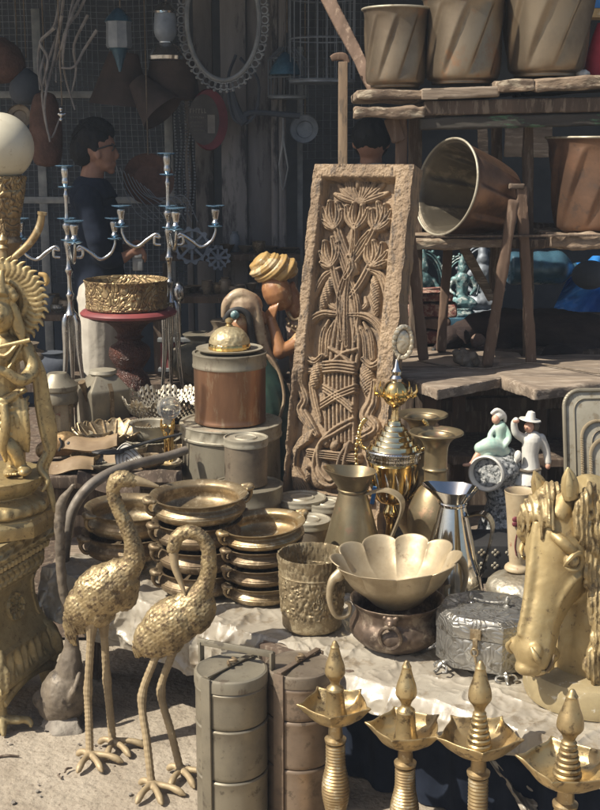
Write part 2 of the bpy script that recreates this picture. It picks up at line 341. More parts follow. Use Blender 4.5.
M['silver_blue'] = mat('silver_blue', (.30,.52,.74), (.22,.42,.64), .18, .3, .8, 14)
M['gold_pale'] = mat('gold_pale', (.88,.76,.50), (.78,.64,.38), .08, .16, 1.0, 12)
M['dome_tan'] = mat('dome_tan', (.50,.42,.25), (.36,.29,.17), .4, .55, .5, 22, .5, 90, .003)
M['gold_chipped'] = mat('gold_chipped', (.42,.34,.19), (.33,.265,.15), .5, .65, .3, 12, .4, 70, .002, c3=(.56,.52,.42), c3s=45, c3a=.1)
M['pot_lining'] = mat('pot_lining', (.20,.17,.125), (.13,.11,.08), .38, .55, .6, 6, .4, 25, .002, c3=(.27,.23,.17), c3s=14, c3a=.2, stretch=(1,1,.5))
M['brass_floral'] = mat('brass_floral', (.40,.30,.16), (.27,.19,.10), .4, .6, .7, 14, .9, 34, .006, pat='carve', c3=(.18,.12,.07), c3s=40, c3a=.3)
M['bronze_face'] = mat('bronze_fish', (.30,.20,.09), (.18,.11,.05), .42, .6, .5, 22, .8, 60, .004, pat='cells')
glass = bpy.data.materials.new('clear_glass'); glass.use_nodes = True
_b = glass.node_tree.nodes['Principled BSDF']; _b.inputs['Base Color'].default_value = (.95, .93, .86, 1); _b.inputs['Roughness'].default_value = .03; _b.inputs['Transmission Weight'].default_value = .9; _b.inputs['IOR'].default_value = 1.45
M['glass'] = glass

# ================================================================== SETTING
g = MB(); nx, ny = 220, 220
X = np.linspace(-2.2, 2.2, nx); Y = np.linspace(0.6, 8.0, ny); XX, YY = np.meshgrid(X, Y)
ZZ = 0.008 * fbm(np.stack([XX*3, YY*3, 0*XX], -1), 4, 3) + 0.003 * fbm(np.stack([XX*22, YY*22, 0*XX], -1), 2, 5)
g.grid([tuple(p) for p in np.stack([XX, YY, ZZ], -1).reshape(-1, 3)], nx, ny)
structure(g.build('ground', M['ground'], ang=60))
g = MB(); z = -0.012
for x0, x1, y0, y1 in ((-60,-2.15,-60,60), (2.15,60,-60,60), (-2.15,2.15,-60,0.65), (-2.15,2.15,7.95,60)):
    g.add([(x0,y0,z),(x1,y0,z),(x1,y1,z),(x0,y1,z)], [(0,1,2,3)])
structure(g.build('street', M['ground'], ang=0))

# interior back wall and the canopy over the shop
t = MB(); t.box((0, 7.6, 2.0), (14, 0.12, 4.2)); t.box((5.2, 6.4, 2.0), (0.12, 2.3, 4.2))
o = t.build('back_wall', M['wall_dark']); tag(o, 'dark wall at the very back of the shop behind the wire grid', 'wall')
cn = MB(); cn.add([(-6, 4.70, 2.62), (5.5, 4.70, 2.62), (5.5, 8.0, 2.95), (-6, 8.0, 2.95)], [(0,1,2,3)])
o = cn.build('canopy', M['canopy'], solid=0.03); tag(o, 'metal sheet canopy roofing the back of the shop', 'canopy')

# main display table
A2 = Vector((-0.76, 3.46, 0)); B2 = Vector((1.15, 1.95, 0)); ED = (B2 - A2); EL = ED.length; ED = ED / EL; EN = Vector((-ED.y, ED.x, 0))   # EN points inward (+Y)
TZ = 0.35
tb = thing('display_table', 'low wooden market table with a brown front rail carrying the brassware', 'table', (0.3, 3.1, 0))
t = MB(); O = Vector(tb.location)
poly = [A2, B2, Vector((1.7, 2.5, 0)), Vector((1.7, 4.14, 0)), Vector((-0.42, 4.16, 0)), Vector((-0.78, 3.74, 0))]
V = [p - O + Vector((0, 0, TZ)) for p in poly] + [p - O + Vector((0, 0, TZ - 0.03)) for p in poly]
n = len(poly); t.add(V, [tuple(range(n)), tuple(reversed(range(n, 2*n)))] + [(i, i+n, (i+1) % n + n, (i+1) % n) for i in range(n)])
t.build('tabletop', M['wood_grey'], tb, ang=30)
t = MB(); a = A2 + ED * 0.86 - EN * 0.022; b = A2 + ED * (EL - 0.01) - EN * 0.022
t.beam(a - O + Vector((0, 0, TZ - 0.022)), b - O + Vector((0, 0, TZ - 0.022)), 0.055, 0.028, up=EN)
t.build('front_rail', M['wood_brown'], tb, bevel=0.003)
for q in (A2 + ED * 0.1 + EN * 0.1, A2 + ED * 0.95 + EN * 0.1, A2 + ED * 1.8 + EN * 0.1, Vector((-.35, 4.0, 0)), Vector((.6, 3.95, 0)), Vector((1.5, 3.9, 0))):
    t = MB(); t.box(q - O + Vector((0, 0, (TZ - .03) / 2)), (.05, .05, TZ - .032)); t.build('leg', M['wood_brown'], tb, bevel=.003)

# crumpled plastic sheet over the front of the table
ns_, nv_ = 720, 200
s1 = np.linspace(-0.02, EL - 0.02, ns_); vv = np.linspace(0, 1, nv_)
SS, VV = np.meshgrid(s1, vv)
hang = np.where(SS < 0.80, 0.125, 0.0) ; k = 1 / (1 + np.exp((SS - 0.83) * 60)); k2 = 1 / (1 + np.exp(-(SS - 0.98) * 45))
hang = 0.135 * k + 0.046 * k2 + 0.03 * fbm(np.stack([SS*7, 0*SS, 0*SS], -1), 3, 8) * (k + .5 * k2)
outo = 0.012 * k + 0.046 * k2 - 0.014 * (1 - k) * (1 - k2)
back = 0.55
tot = back + hang
d = VV ** 0.8 * (back + np.maximum(hang, 0.0)) - back           # <0 on the table, >0 hanging
w = fbm(np.stack([SS*9, d*9, 0*SS], -1), 2, 21); w2 = 0.5 - np.abs(fbm(np.stack([SS*16, d*13, 0*SS+3], -1), 3, 22)) ; w3 = 0.5 - np.abs(fbm(np.stack([SS*40, d*40, 0*SS+3], -1), 2, 29))
top = d <= 0
fade = np.clip(-d / 0.1, 0, 1)
cr1 = np.maximum(1 - 2.6*np.abs(fbm(np.stack([SS*6, d*5, 0*SS+1], -1), 2, 52)), 0)**3; cr2 = np.maximum(1 - 3.2*np.abs(fbm(np.stack([SS*15, d*13, 0*SS+2], -1), 2, 53)), 0)**3; cr3 = np.maximum(1 - 3.5*np.abs(fbm(np.stack([SS*34, d*30, 0*SS+2], -1), 2, 54)), 0)**2
zt = TZ + 0.004 + .011*cr1 + .006*cr2 + .0025*cr3 + (0.008 * (w + .5)) * (0.35 + 0.65 * (1 - np.clip((-d - .05) / .3, 0, 1)))
inn = -d - outo * np.exp(d / .06)
e = np.maximum(d, 0)
inn = np.where(top, np.maximum(-d, 0) - outo, -outo - 0.012 * (1 - np.exp(-e * 60)) - 0.05 * e + 0.030 * w * np.clip(e / .03, 0, 1) - (.022*cr1 + .012*cr2 + .004*cr3) * np.clip(e / .02, 0, 1))
zz = np.where(top, zt, TZ + 0.006 + 0.012 * (w + .5) * np.exp(-e * 40) - e + 0.01 * np.exp(-e * 50) - .01)
base = np.array(A2)[None, None] + SS[..., None] * np.array(ED) + inn[..., None] * np.array(EN)
Vt = np.concatenate([base[..., :2], zz[..., None]], -1)
t = MB(); t.grid([tuple(p) for p in Vt.reshape(-1, 3)], ns_, nv_)
o = t.build('plastic_sheet', M['plastic_sheet'], ang=50, solid=0.0015); tag(o, 'crumpled whitish plastic sheet covering the table and folded over its front edge', 'sheet')
# crumpled bag under the table
t = MB(); nn = 70; U_, W_ = np.meshgrid(np.linspace(0, 1, nn), np.linspace(0, 1, nn))
px = 500 + 60 * U_ - 12 * (W_ - .5); r_ = 0.09
q0 = np.array(P(480, 728, 2.66)); 
f1 = fbm(np.stack([U_*3.3, W_*3.3, 0*U_], -1), 3, 40); f2 = .5 - np.abs(fbm(np.stack([U_*5, W_*5, 0*U_+9], -1), 3, 41))
VX = q0[0] + 0.20 * U_ * (0.45 + .55 * W_) + 0.03 * f1 + .09 * W_; VZ = q0[2] - 0.19 * W_ + 0.02 * f2; VY = 2.62 + 0.10 * U_ - 0.06 * np.sin(U_ * 3.1) - .07 * f1 - .09 * f2 - .05 * W_
t.grid([tuple(p) for p in np.stack([VX, VY, VZ], -1).reshape(-1, 3)], nn, nn)
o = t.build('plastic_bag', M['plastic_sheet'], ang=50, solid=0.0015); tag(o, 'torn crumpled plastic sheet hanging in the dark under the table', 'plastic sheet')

# back-left bench with the cluttered wares
BZ = 0.55
bn = thing('back_bench', 'dark wooden bench at the left carrying lanterns, baskets and shells', 'bench', (-0.86, 4.35, 0))
t = MB(); t.box((0, 0, BZ - .02), (0.92, 1.10, .04)); t.build('top', M['wood_brown'], bn, bevel=.004)
t = MB(); t.box((0.0, -0.50, BZ - .14), (.90, .025, .18)); t.build('front_board', M['wood_brown'], bn, bevel=.004)
for sx in (-.4, .4):
    for sy in (-.48, .48): t = MB(); t.box((sx, sy, .255), (.05, .05, .51)); t.build('leg', M['wood_brown'], bn)

# black cloth and dark floor sheet, added to deepen the shade under the table
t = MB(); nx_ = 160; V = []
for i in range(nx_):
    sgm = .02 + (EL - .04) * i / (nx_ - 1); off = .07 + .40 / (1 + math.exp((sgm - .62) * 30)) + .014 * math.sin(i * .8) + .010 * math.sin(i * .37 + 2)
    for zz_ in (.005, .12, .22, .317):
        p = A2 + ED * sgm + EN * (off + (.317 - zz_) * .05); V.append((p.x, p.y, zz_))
t.grid(V, 4, nx_); o = t.build('added_dark_cloth', M['cloth_navy'], ang=60, solid=.003); tag(o, 'black cloth added to darken the space under the display table', 'cloth')
t = MB(); t.add([(-2.1, 3.75, .012), (2.1, 3.75, .012), (2.1, 7.5, .012), (-2.1, 7.5, .012)], [(0,1,2,3)]); structure(t.build('added_dark_floor', M['wood_brown'], ang=0))  # dark sheet added to keep the ground under and behind the table dark

# ------------------------------------------------------------------ right hand rack
RY = 4.25
def plank(mb, x0, y0, x1, y1, Y, th, dep, jit=0):
    a = P(x0, y0, Y); b = P(x1, y1, Y); o_ = Vector((0, dep / 2, -th / 2))
    mb.beam(a + o_, b + o_, th, dep)
def rough(amp, f, seed): return lambda co: amp * fbm(co * f, 3, seed) * 2
rk = thing('shelf_rack', 'tall timber rack holding the fluted pots, its beam flaked with green paint', 'rack', (0.6, 4.45, 0))
def wp(name, m, parent, fn, vox=.005, amp=.004, f=14, seed=1, **kw):
    mb = MB(); fn(mb); O = Vector(parent.location); mb.v = [tuple(Vector(p) - O) for p in mb.v]
    return mb.build(name, m, parent, vox=vox, disp=rough(amp, f, seed), ang=45, **kw)
wp('plank', M['wood_rough'], rk, lambda b: plank(b, 357, 90, 424, 90, RY, .030, .46), seed=1)
wp('plank', M['wood_grey'], rk, lambda b: plank(b, 422, 89, 500, 86, RY - .01, .036, .47), seed=2, amp=.002)
wp('plank', M['wood_rough'], rk, lambda b: plank(b, 498, 81, 535, 79, RY - .02, .036, .47), seed=3)
wp('plank', M['wood_rough'], rk, lambda b: plank(b, 536, 79, 640, 73, RY - .02, .042, .47), seed=3)
wp('lower_plank', M['wood_rough'], rk, lambda b: plank(b, 355, 107, 425, 107, RY + .0, .036, .10), seed=4, amp=.009)
wp('lower_plank', M['wood_brown'], rk, lambda b: plank(b, 424, 101, 640, 96, RY + .01, .05, .44), seed=5, amp=.002)
wp('green_beam', M['wood_greenpaint'], rk, lambda b: plank(b, 420, 118, 640, 112, RY + .02, .042, .06), seed=6, amp=.003)
def post(par, name, m, pts, Y0, Y1, w, t_, seed=1, amp=.0025):
    return wp(name, m, par, lambda b: b.beam(P(*pts[0], Y0), P(*pts[1], Y1), w, t_), vox=.006, amp=amp, seed=seed)
post(rk, 'post', M['wood_post'], ((401, 108), (402, 372)), RY + .1, RY + .1, .042, .04, 7)
post(rk, 'post', M['wood_brown'], ((415, 118), (416, 372)), RY + .35, RY + .35, .05, .05, 8)
post(rk, 'post', M['wood_brown'], ((497, 120), (494, 300)), RY + .40, RY + .40, .035, .05, 9)
post(rk, 'post', M['wood_brown'], ((528, 125), (528, 385)), RY + .2, RY + .2, .035, .04, 10)
post(rk, 'post', M['wood_brown'], ((640, 100), (640, 430)), RY + .2, RY + .2, .05, .05, 10)
post(rk, 'brace', M['wood_post'], ((391, 118), (399, 142)), RY + .08, RY + .08, .05, .03, 11)
post(rk, 'slat', M['wood_grey'], ((482, 120), (486, 196)), RY + .9, RY + .9, .04, .02, 12)
post(rk, 'slat', M['wood_grey'], ((505, 138), (552, 138)), RY + 1.0, RY + 1.0, .16, .02, 12)
post(rk, 'rail', M['wood_brown'], ((400, 232), (640, 230)), RY + .42, RY + .42, .06, .04, 13)

tr = thing('trestle_bench', 'rough trestle shelf with splayed legs under the tilted copper pot', 'trestle', (0.6, 4.35, 0.7))
wp('plank', M['wood_rough'], tr, lambda b: plank(b, 414, 240, 505, 239, RY - .05, .034, .42), seed=15, amp=.005)
wp('plank', M['wood_brown'], tr, lambda b: plank(b, 505, 240, 552, 240, RY, .03, .36), seed=16)
wp('plank', M['wood_rough'], tr, lambda b: plank(b, 552, 236, 640, 236, RY - .06, .042, .42), seed=17, amp=.01)
wp('rail', M['wood_brown'], tr, lambda b: plank(b, 412, 236, 640, 234, RY - .075, .008, .012), vox=.003, seed=18, amp=0)
post(tr, 'leg', M['wood_post'], ((514, 200), (487, 366)), RY - .10, RY - .10, .036, .03, 19)
post(tr, 'leg', M['wood_post'], ((521, 186), (531, 363)), RY - .05, RY - .03, .036, .03, 20)
post(tr, 'leg', M['wood_post'], ((410, 236), (424, 360)), RY - .08, RY - .10, .036, .03, 21)
post(tr, 'leg', M['wood_post'], ((448, 246), (441, 352)), RY + .25, RY + .2, .034, .03, 22)
post(tr, 'brace', M['wood_grey'], ((463, 246), (492, 300)), RY + .3, RY + .3, .034, .025, 23)
wp('cap_block', M['wood_brown'], tr, lambda b: b.beam(P(509, 186, RY - .05), P(524, 187, RY - .05), .02, .05), seed=24)

lb = thing('low_bench', 'low grey plank bench under the rack where the dog sleeps', 'bench', (0.6, 4.5, 0))
zb = P(440, 376, 3.98).z
mb = MB()
def bench_plank(name, pts, th, seed, m='wood_grey'):
    b = MB(); O = Vector(lb.location); V = [G(x, y, zb) - O for x, y in pts]; n = len(V)
    b.add(V + [v - Vector((0, 0, th)) for v in V], [tuple(range(n)), tuple(reversed(range(n, 2*n)))] + [(i, i+n, (i+1) % n + n, (i+1) % n) for i in range(n)])
    return b.build(name, M[m], lb, vox=.008, disp=rough(.004, 12, seed), ang=45)
bench_plank('plank', [(397, 374), (437, 389), (530, 372), (520, 352), (400, 350)], .04, 30)
bench_plank('plank', [(494, 374), (535, 389), (660, 376), (660, 352), (500, 356)], .04, 31)
bench_plank('plank', [(380, 349), (524, 351), (660, 350), (660, 322), (380, 322)], .04, 32, 'wood_brown')
post(lb, 'leg', M['wood_post'], ((430, 395), (426, 470)), 4.1, 4.1, .045, .04, 33)
post(lb, 'leg', M['wood_post'], ((458, 395), (458, 480)), 4.25, 4.25, .05, .04, 34)
post(lb, 'leg', M['wood_brown'], ((556, 400), (556, 500)), 4.3, 4.3, .06, .04, 35)
post(lb, 'leg', M['wood_brown'], ((408, 385), (408, 470)), 4.4, 4.4, .05, .04, 35)
post(lb, 'rail', M['wood_brown'], ((440, 405), (660, 398)), 4.25, 4.25, .05, .04, 36)
wp('lower_shelf', M['wood_brown'], lb, lambda b: plank(b, 436, 455, 660, 462, 3.95, .03, .35), seed=37)

# tall post with bent metal head, and diagonal pole
pp = thing('tall_post', 'slim upright brown post with a bent flat metal head behind the carved panel', 'post', at(342, 4.6, 0))
O = Vector(pp.location)
t = MB(); t.beam(P(343, 62, 4.6) - O, Vector((0, 0, 0)), .034, .03); t.build('shaft', M['wood_carved'], pp, bevel=.003)
t = MB(); t.tube([P(331, 59, 4.6) - O, P(336, 57, 4.6) - O, P(344, 57, 4.6) - O, P(348, 63, 4.6) - O], [.01, .014, .014, .01], 8, 4, flat=.5); t.build('head', M['wood_post'], pp)
t = MB(); t.beam(P(318, -20, 4.9), P(376, 92, 4.6), .05, .03); o = t.build('leaning_plank', M['wood_post'], vox=.006, disp=rough(.003, 10, 41), ang=45); tag(o, 'pale plank leaning diagonally against the left of the fluted pots', 'plank')

# ------------------------------------------------------------------ dim background of the shop
bp = thing('wooden_pillar', 'wide weathered plank pillar scarred with holes right of the red oval sign', 'pillar', at(250, 6.0, 0))
O = Vector(bp.location)
for x0, x1, dy in ((222, 247, 0), (248, 274, .03)):
    t = MB(); a = at(x0, 6.0 + dy, 1.5); b = at(x1, 6.0 + dy, 1.5); t.box(((a.x + b.x) / 2 - O.x, dy, 1.4), (b.x - a.x, .05, 2.8)); t.build('board', M['wood_pillar'], bp, bevel=.004)
for i, (x, w) in enumerate(((275, .018), (281, .012), (284, .012))):
    t = MB(); a = at(x, 6.0, 1.5); t.tube([(a.x - O.x, -.02, 0), (a.x - O.x, -.02, 2.8)], w, 10); t.build('moulding', M['wood_pillar'], bp)
p2_ = thing('door_frame', 'dark narrow timber frame left of the wide plank pillar', 'door frame', at(200, 6.3, 0)); O = Vector(p2_.location)
for x0, x1 in ((186, 192), (196, 214)):
    t = MB(); a = at(x0, 6.3, 1.5); b = at(x1, 6.3, 1.5); t.box(((a.x + b.x) / 2 - O.x, 0, 1.4), (b.x - a.x, .06, 2.8)); t.build('jamb', M['wood_pillar'], p2_, bevel=.004)
t = MB(); a = at(300, 6.2, 0); t.box((a.x, 6.2, 1.05), (.028, .03, 2.1)); o = t.build('pale_post', M['pale_metal'], bevel=.003); tag(o, 'pale narrow metal post just left of the carved panel', 'post')

def wiregrid(name, label, x0, x1, z0, z1, Y, step, w=.0022, fr=.02):
    t = thing(name, label, 'wire panel', ((x0 + x1) / 2, Y, z0)); O = Vector(t.location); b = MB()
    rw = random.Random(int(x0*100)); x = x0
    def wig(px_, pz_): n_ = fbm(np.array([[px_*2.2, pz_*2.2, 1.0]]), 2, 71)[0]; m_ = fbm(np.array([[px_*2.2, pz_*2.2, 9.0]]), 2, 72)[0]; return .022*float(n_), .03*float(m_)
    while x < x1:
        pts = []
        for z_ in np.linspace(z0, z1, 14): dx_, dy_ = wig(x, z_); pts.append(Vector((x + dx_, Y + dy_, z_)) - O)
        if rw.random() > .04: b.tube(pts, w*.55, 4)
        x += step
    z = z0
    while z < z1:
        pts = []
        for x_ in np.linspace(x0, x1, 18): dx_, dy_ = wig(x_, z); pts.append(Vector((x_, Y + w + dy_, z + dx_)) - O)
        if rw.random() > .04: b.tube(pts, w*.55, 4)
        z += step
    b.build('wires', M['mesh_wire'], t, ang=0)
    return t
xl = at(-20, 6.4, 1.5).x; xr = at(188, 6.4, 1.5).x
wg = wiregrid('wire_grid', 'square wire grid wall behind the person at the left', xl, xr, .9, 2.45, 6.4, .031, .0035)
O = Vector(wg.location)
for x in (43, 170):
    b = MB(); a = at(x, 6.38, 1.5); b.box(Vector((a.x, 6.37, 1.3)) - O, (.045, .03, 2.0)); b.build('upright', M['pale_metal'], wg, bevel=.003)
for y in (95, 200):
    b = MB(); z = P(60, y, 6.38).z; b.box(Vector(((xl + xr) / 2, 6.36, z)) - O, (xr - xl, .025, .035)); b.build('crossbar', M['pale_metal'], wg, bevel=.003)
wiregrid('wire_grid', 'fine wire grid high behind the fluted pots at the right', at(300, 6.6, 1.5).x, at(372, 6.6, 1.5).x, 1.55, 2.45, 6.6, .04, .003)

# dim shelves with assorted metalware
def dim_shelf(px0, px1, py, Y, dep, label):
    t = thing('back_shelf', label, 'shelf', at((px0 + px1) / 2, Y, 0)); O = Vector(t.location)
    a = P(px0, py, Y); b = P(px1, py, Y); q = MB(); q.box(Vector(((a.x + b.x) / 2, Y + dep / 2, a.z)) - O, (b.x - a.x, dep, .03)); q.build('board', M['wood_brown'], t, bevel=.003)
    for x in (a.x + .03, b.x - .03):
        q = MB(); q.box(Vector((x, Y + .03, a.z / 2 - .01)) - O, (.04, .04, a.z - .035)); q.build('leg', M['wood_brown'], t)
    return a.z + .015
z1 = dim_shelf(-10, 80, 318, 5.6, .4, 'dark low shelf behind the sunburst statue'); z2 = dim_shelf(160, 300, 258, 5.75, .35, 'dark shelf with gears behind the right candelabra'); z3 = dim_shelf(150, 260, 300, 5.3, .3, 'dark lower shelf behind the carved pedestal')
def odd(name, label, cat, px, Y, z, prof, m, grp=None, n=24):
    o = MB().lathe(prof, n).build(name, M[m]); o.location = at(px, Y, z); tag(o, label, cat, grp); return o
rs = random.Random(3)
kinds = [('jar', 'round dim jar'), ('dish', 'shallow dim dish'), ('pot', 'squat dim pot')]
ordn = ['leftmost', 'second', 'third', 'fourth', 'fifth', 'sixth', 'seventh', 'eighth', 'ninth', 'tenth', 'eleventh', 'twelfth']
for (px0, px1, Y, z, n, shn) in ((12, 72, 5.62, z1, 9, 'low shelf behind the sunburst statue'), (170, 292, 5.8, z2, 12, 'gear wheel shelf'), (156, 255, 5.35, z3, 9, 'lower shelf behind the carved stand')):
    for k in range(n):
        px = px0 + (px1 - px0) * (k + .5) / n + rs.uniform(-3, 3); r = rs.uniform(.025, .05); h = rs.uniform(.04, .14)
        kd = rs.choice(kinds)
        prof = {'jar': [(r*.7, 0), (r, h*.4), (r*.8, h*.8), (r*.5, h*.9), (r*.6, h)], 'dish': [(r*.4, 0), (r*1.1, h*.3), (r*1.15, h*.32), (r*.4, h*.1)], 'pot': [(r*.6, 0), (r, h*.35), (r*.9, h*.6), (r, h*.65), (r*.8, h*.6), (r*.5, .01)]}[kd[0]]
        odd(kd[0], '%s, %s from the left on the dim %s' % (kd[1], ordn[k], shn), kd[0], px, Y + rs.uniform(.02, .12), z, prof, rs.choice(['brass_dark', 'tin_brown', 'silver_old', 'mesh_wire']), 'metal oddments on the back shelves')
# wheels leaning on the middle shelf
for i, (px, py, r, lab) in enumerate(((192, 246, .085, 'larger dark toothed wheel on the dim shelf'), (218, 258, .055, 'smaller dark toothed wheel on the dim shelf'))):
    t = thing('toothed_wheel', lab, 'wheel', P(px, py, 5.72)); t.rotation_euler = (R(80), 0, R(10 * i))
    q = MB(); q.lathe([(r*.8, -.01), (r, -.01), (r, .01), (r*.8, .01)], 48, closed=True, disp=lambda th, h, rr: .006 * np.sign(np.sin(th * 12)) * (rr > r * .9)); q.build('rim', M['mesh_wire'], t)
    q = MB(); q.lathe([(.001, -.015), (r*.22, -.015), (r*.22, .015), (.001, .015)], 20)
    for a in range(4): q.box((0, 0, 0), (r*1.7, .012, .01), rot=Euler((0, 0, a * math.pi / 4)))
    q.build('spokes', M['mesh_wire'], t)

# hanging things
def hang_rope(t, O, px, py, Y):
    a = P(px, py, Y); Ri = Euler(t.rotation_euler).to_matrix().inverted(); q = MB(); q.tube([Ri @ (a - O), Ri @ (Vector((a.x, a.y, 2.72)) - O)], .003, 6); q.build('cord', M['rope'], t)
br = thing('dry_branches', 'bundle of pale crooked dry branches hanging at the upper left', 'branches', P(60, 100, 5.6)); O = Vector(br.location)
BRS = [[(60,118),(50,138),(42,95),(48,60),(40,42),(55,25),(62,-20)], [(40,90),(38,60),(42,40),(55,28)], [(75,110),(66,80),(63,55),(70,20),(86,-15)], [(62,82),(60,60),(66,30),(80,10),(92,-20)],
       [(60,68),(74,67),(84,50),(97,30)], [(47,92),(46,70),(52,50),(60,25),(66,-20)], [(72,92),(76,70),(74,45),(88,15)], [(43,92),(40,75),(45,55)], [(56,82),(57,60),(64,40),(78,-20)], [(50,142),(45,115),(46,92),(54,60),(62,15)]]
q = MB()
for j, pts in enumerate(BRS):
    rr = random.Random(j)
    q.tube([P(x, y, 5.6 + rr.uniform(-.08, .08)) - O for x, y in pts], [.004 + .005 * i / len(pts) for i in range(len(pts))], 6, 4)
q.build('twigs', M['branch'], br)
hb = thing('hanging_bag', 'long rounded brown basket hanging below the dry branches', 'basket', P(46, 130, 5.75)); O = Vector(hb.location)
q = MB(); q.lathe([(.01, -.17), (.06, -.15), (.075, -.05), (.072, .06), (.05, .15), (.02, .17)], 24, smooth=4); q.build('body', M['basket_brown'], hb); hang_rope(hb, O, 46, 98, 5.75)
for i, (px, py, r, h, m, lab) in enumerate(((0, 62, .12, .2, 'basket_brown', 'rounded brown bag hanging at the upper left edge'), (26, 88, .08, .16, 'wall_dark', 'dark pouch hanging between the brown bag and the branches'))):
    o = thing('hanging_pouch', lab, 'bag', P(px, py, 5.9)); q = MB(); q.lathe([(.01, -h/2), (r*.7, -h*.42), (r, -h*.1), (r*.8, h*.3), (r*.35, h*.5), (r*.25, h*.55)], 20, smooth=3); q.build('body', M[m], o); hang_rope(o, Vector(o.location), px, py - 30, 5.9)
def shade_hang(px, py, Y, r0, r1, h, m, name, label, tilt=0):
    t = thing(name, label, 'lamp', P(px, py, Y)); t.rotation_euler = (tilt * .3, tilt, 0)
    q = MB(); q.lathe([(r1, -h/2), (r0, h/2), (r0 * .96, h/2), (r1 * .96, -h/2)], 32, closed=True); q.build('shade', M[m], t); q = MB(); q.lathe([(.001, h/2 - .004), (r0*.98, h/2 - .004), (r0*.98, h/2+.004), (.001, h/2 + .004)], 20); q.build('cap', M[m], t)
    return t
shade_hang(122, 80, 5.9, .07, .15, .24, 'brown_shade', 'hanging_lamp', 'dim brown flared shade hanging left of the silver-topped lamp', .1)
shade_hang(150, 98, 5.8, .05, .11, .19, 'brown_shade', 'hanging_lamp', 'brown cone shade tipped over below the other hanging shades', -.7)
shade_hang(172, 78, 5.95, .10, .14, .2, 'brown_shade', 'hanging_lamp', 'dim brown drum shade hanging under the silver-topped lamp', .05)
def lantern(px, py0, py1, Y, label, m, bell=False):
    zt_, zb_ = P(px, py0, Y).z, P(px, py1, Y).z; h = zt_ - zb_; t = thing('hanging_lantern', label, 'lantern', (P(px, py1, Y).x, Y, zb_)); O = Vector(t.location)
    if bell:
        q = MB(); q.lathe([(.075, .0), (.078, .015), (.06, .05), (.03, .07), (.03, .075)], 28); q.build('bell', M[m], t)
        q = MB(); q.lathe([(.028, .075), (.045, .10), (.05, h*.55), (.045, h*.8)], 24, smooth=3); q.build('body', M['mesh_wire'], t)
        q = MB(); q.lathe([(.05, h*.8), (.055, h*.83), (.03, h*.95), (.012, h)], 24); q.build('cap', M['silver_cand'], t)
    else:
        q = MB(); q.lathe([(.005, 0), (.02, .05), (.035, .09), (.045, .1)], 8); q.build('finial', M[m], t)
        q = MB(); q.lathe([(.052, .1), (.058, .11), (.055, h*.75), (.06, h*.78)], 8, disp=None); q.build('cage', M['mesh_wire'], t)
        q = MB(); q.lathe([(.064, h*.78), (.05, h*.86), (.02, h*.97), (.006, h)], 8); q.build('roof', M[m], t)
    hang_rope(t, O, px, py0, Y)
lantern(120, 8, 72, 5.5, 'blue grey hexagonal cage lantern hanging near the branches', 'blue_glass')
lantern(166, 2, 60, 5.4, 'lamp with a shiny bluish bell hanging beside the lace mirror frame', 'silver_cand', True)
# oval mirror frame
mf = thing('oval_mirror', 'pale oval mirror frame with lacy scalloped edge hanging high on the pillar', 'mirror frame', P(223, 20, 5.6)); s_ = S(5.6, 2)
q = MB(); pts = [(36*s_*math.cos(a), 0, 58*s_*math.sin(a)) for a in np.linspace(0, 2*math.pi, 64, endpoint=False)]
q.tube(pts, .011, 8, loop=True); q.build('rim', M['pale_metal'], mf)
q = MB()
for k in range(44):
    a = 2 * math.pi * k / 44; c = (41.5*s_*math.cos(a), .004, 64*s_*math.sin(a))
    q.tube([(c[0] + .016*math.cos(b), .004, c[2] + .016*math.sin(b)) for b in np.linspace(0, 2*math.pi, 10, endpoint=False)], .0042, 5, loop=True)
    c2_ = (45*s_*math.cos(a+.07), .004, 69*s_*math.sin(a+.07)); q.ell(c2_, .008, n=8)
q.build('lace_edge', M['pale_metal'], mf)
hang_rope(mf, Vector(mf.location), 223, -38, 5.6)
# red oval sign, lettering only suggested on the photo
sg = thing('oval_sign', 'dark red oval sign with a worn pale panel hanging on the pillar', 'sign', P(209, 120, 5.85)); sg.rotation_euler = (0, 0, R(18)); s_ = S(5.85, 1.8)
q = MB(); q.lathe([(.001, -.015), (26*s_, -.015), (27*s_, 0), (26*s_, .015), (.001, .015)], 48); q.v = [(x*.72, -z_, y_*1.12) for x, y_, z_ in q.v]; q.build('disc', M['sign_red'], sg)
q = MB(); q.lathe([(.001, .016), (22*s_, .016), (22*s_, .020), (.001, .020)], 48); q.v = [(x*.72 - .03, -z_, y_*1.12) for x, y_, z_ in q.v]; q.build('panel', M['sign_face'], sg)
rs = random.Random(9); q = MB()
for row, (zc, h, x0, x1) in enumerate(((.040, .022, -.095, -.02), (.010, .010, -.095, -.03), (-.012, .008, -.095, -.035), (-.03, .008, -.09, -.03), (-.05, .008, -.08, -.03))):
    x = x0
    while x < x1:
        w = h * .5; q.box((x, -.0225, zc), (w * .35, .003, h)); q.box((x + w * .35, -.0225, zc + h * .35 * rs.choice([-1, 1, 0])), (w * .5, .003, h * .22)); x += w * 1.25
q.box((.005, -.0225, -.02), (.035, .003, .085)); q.build('lettering', M['sign_letter'], sg, ang=0)
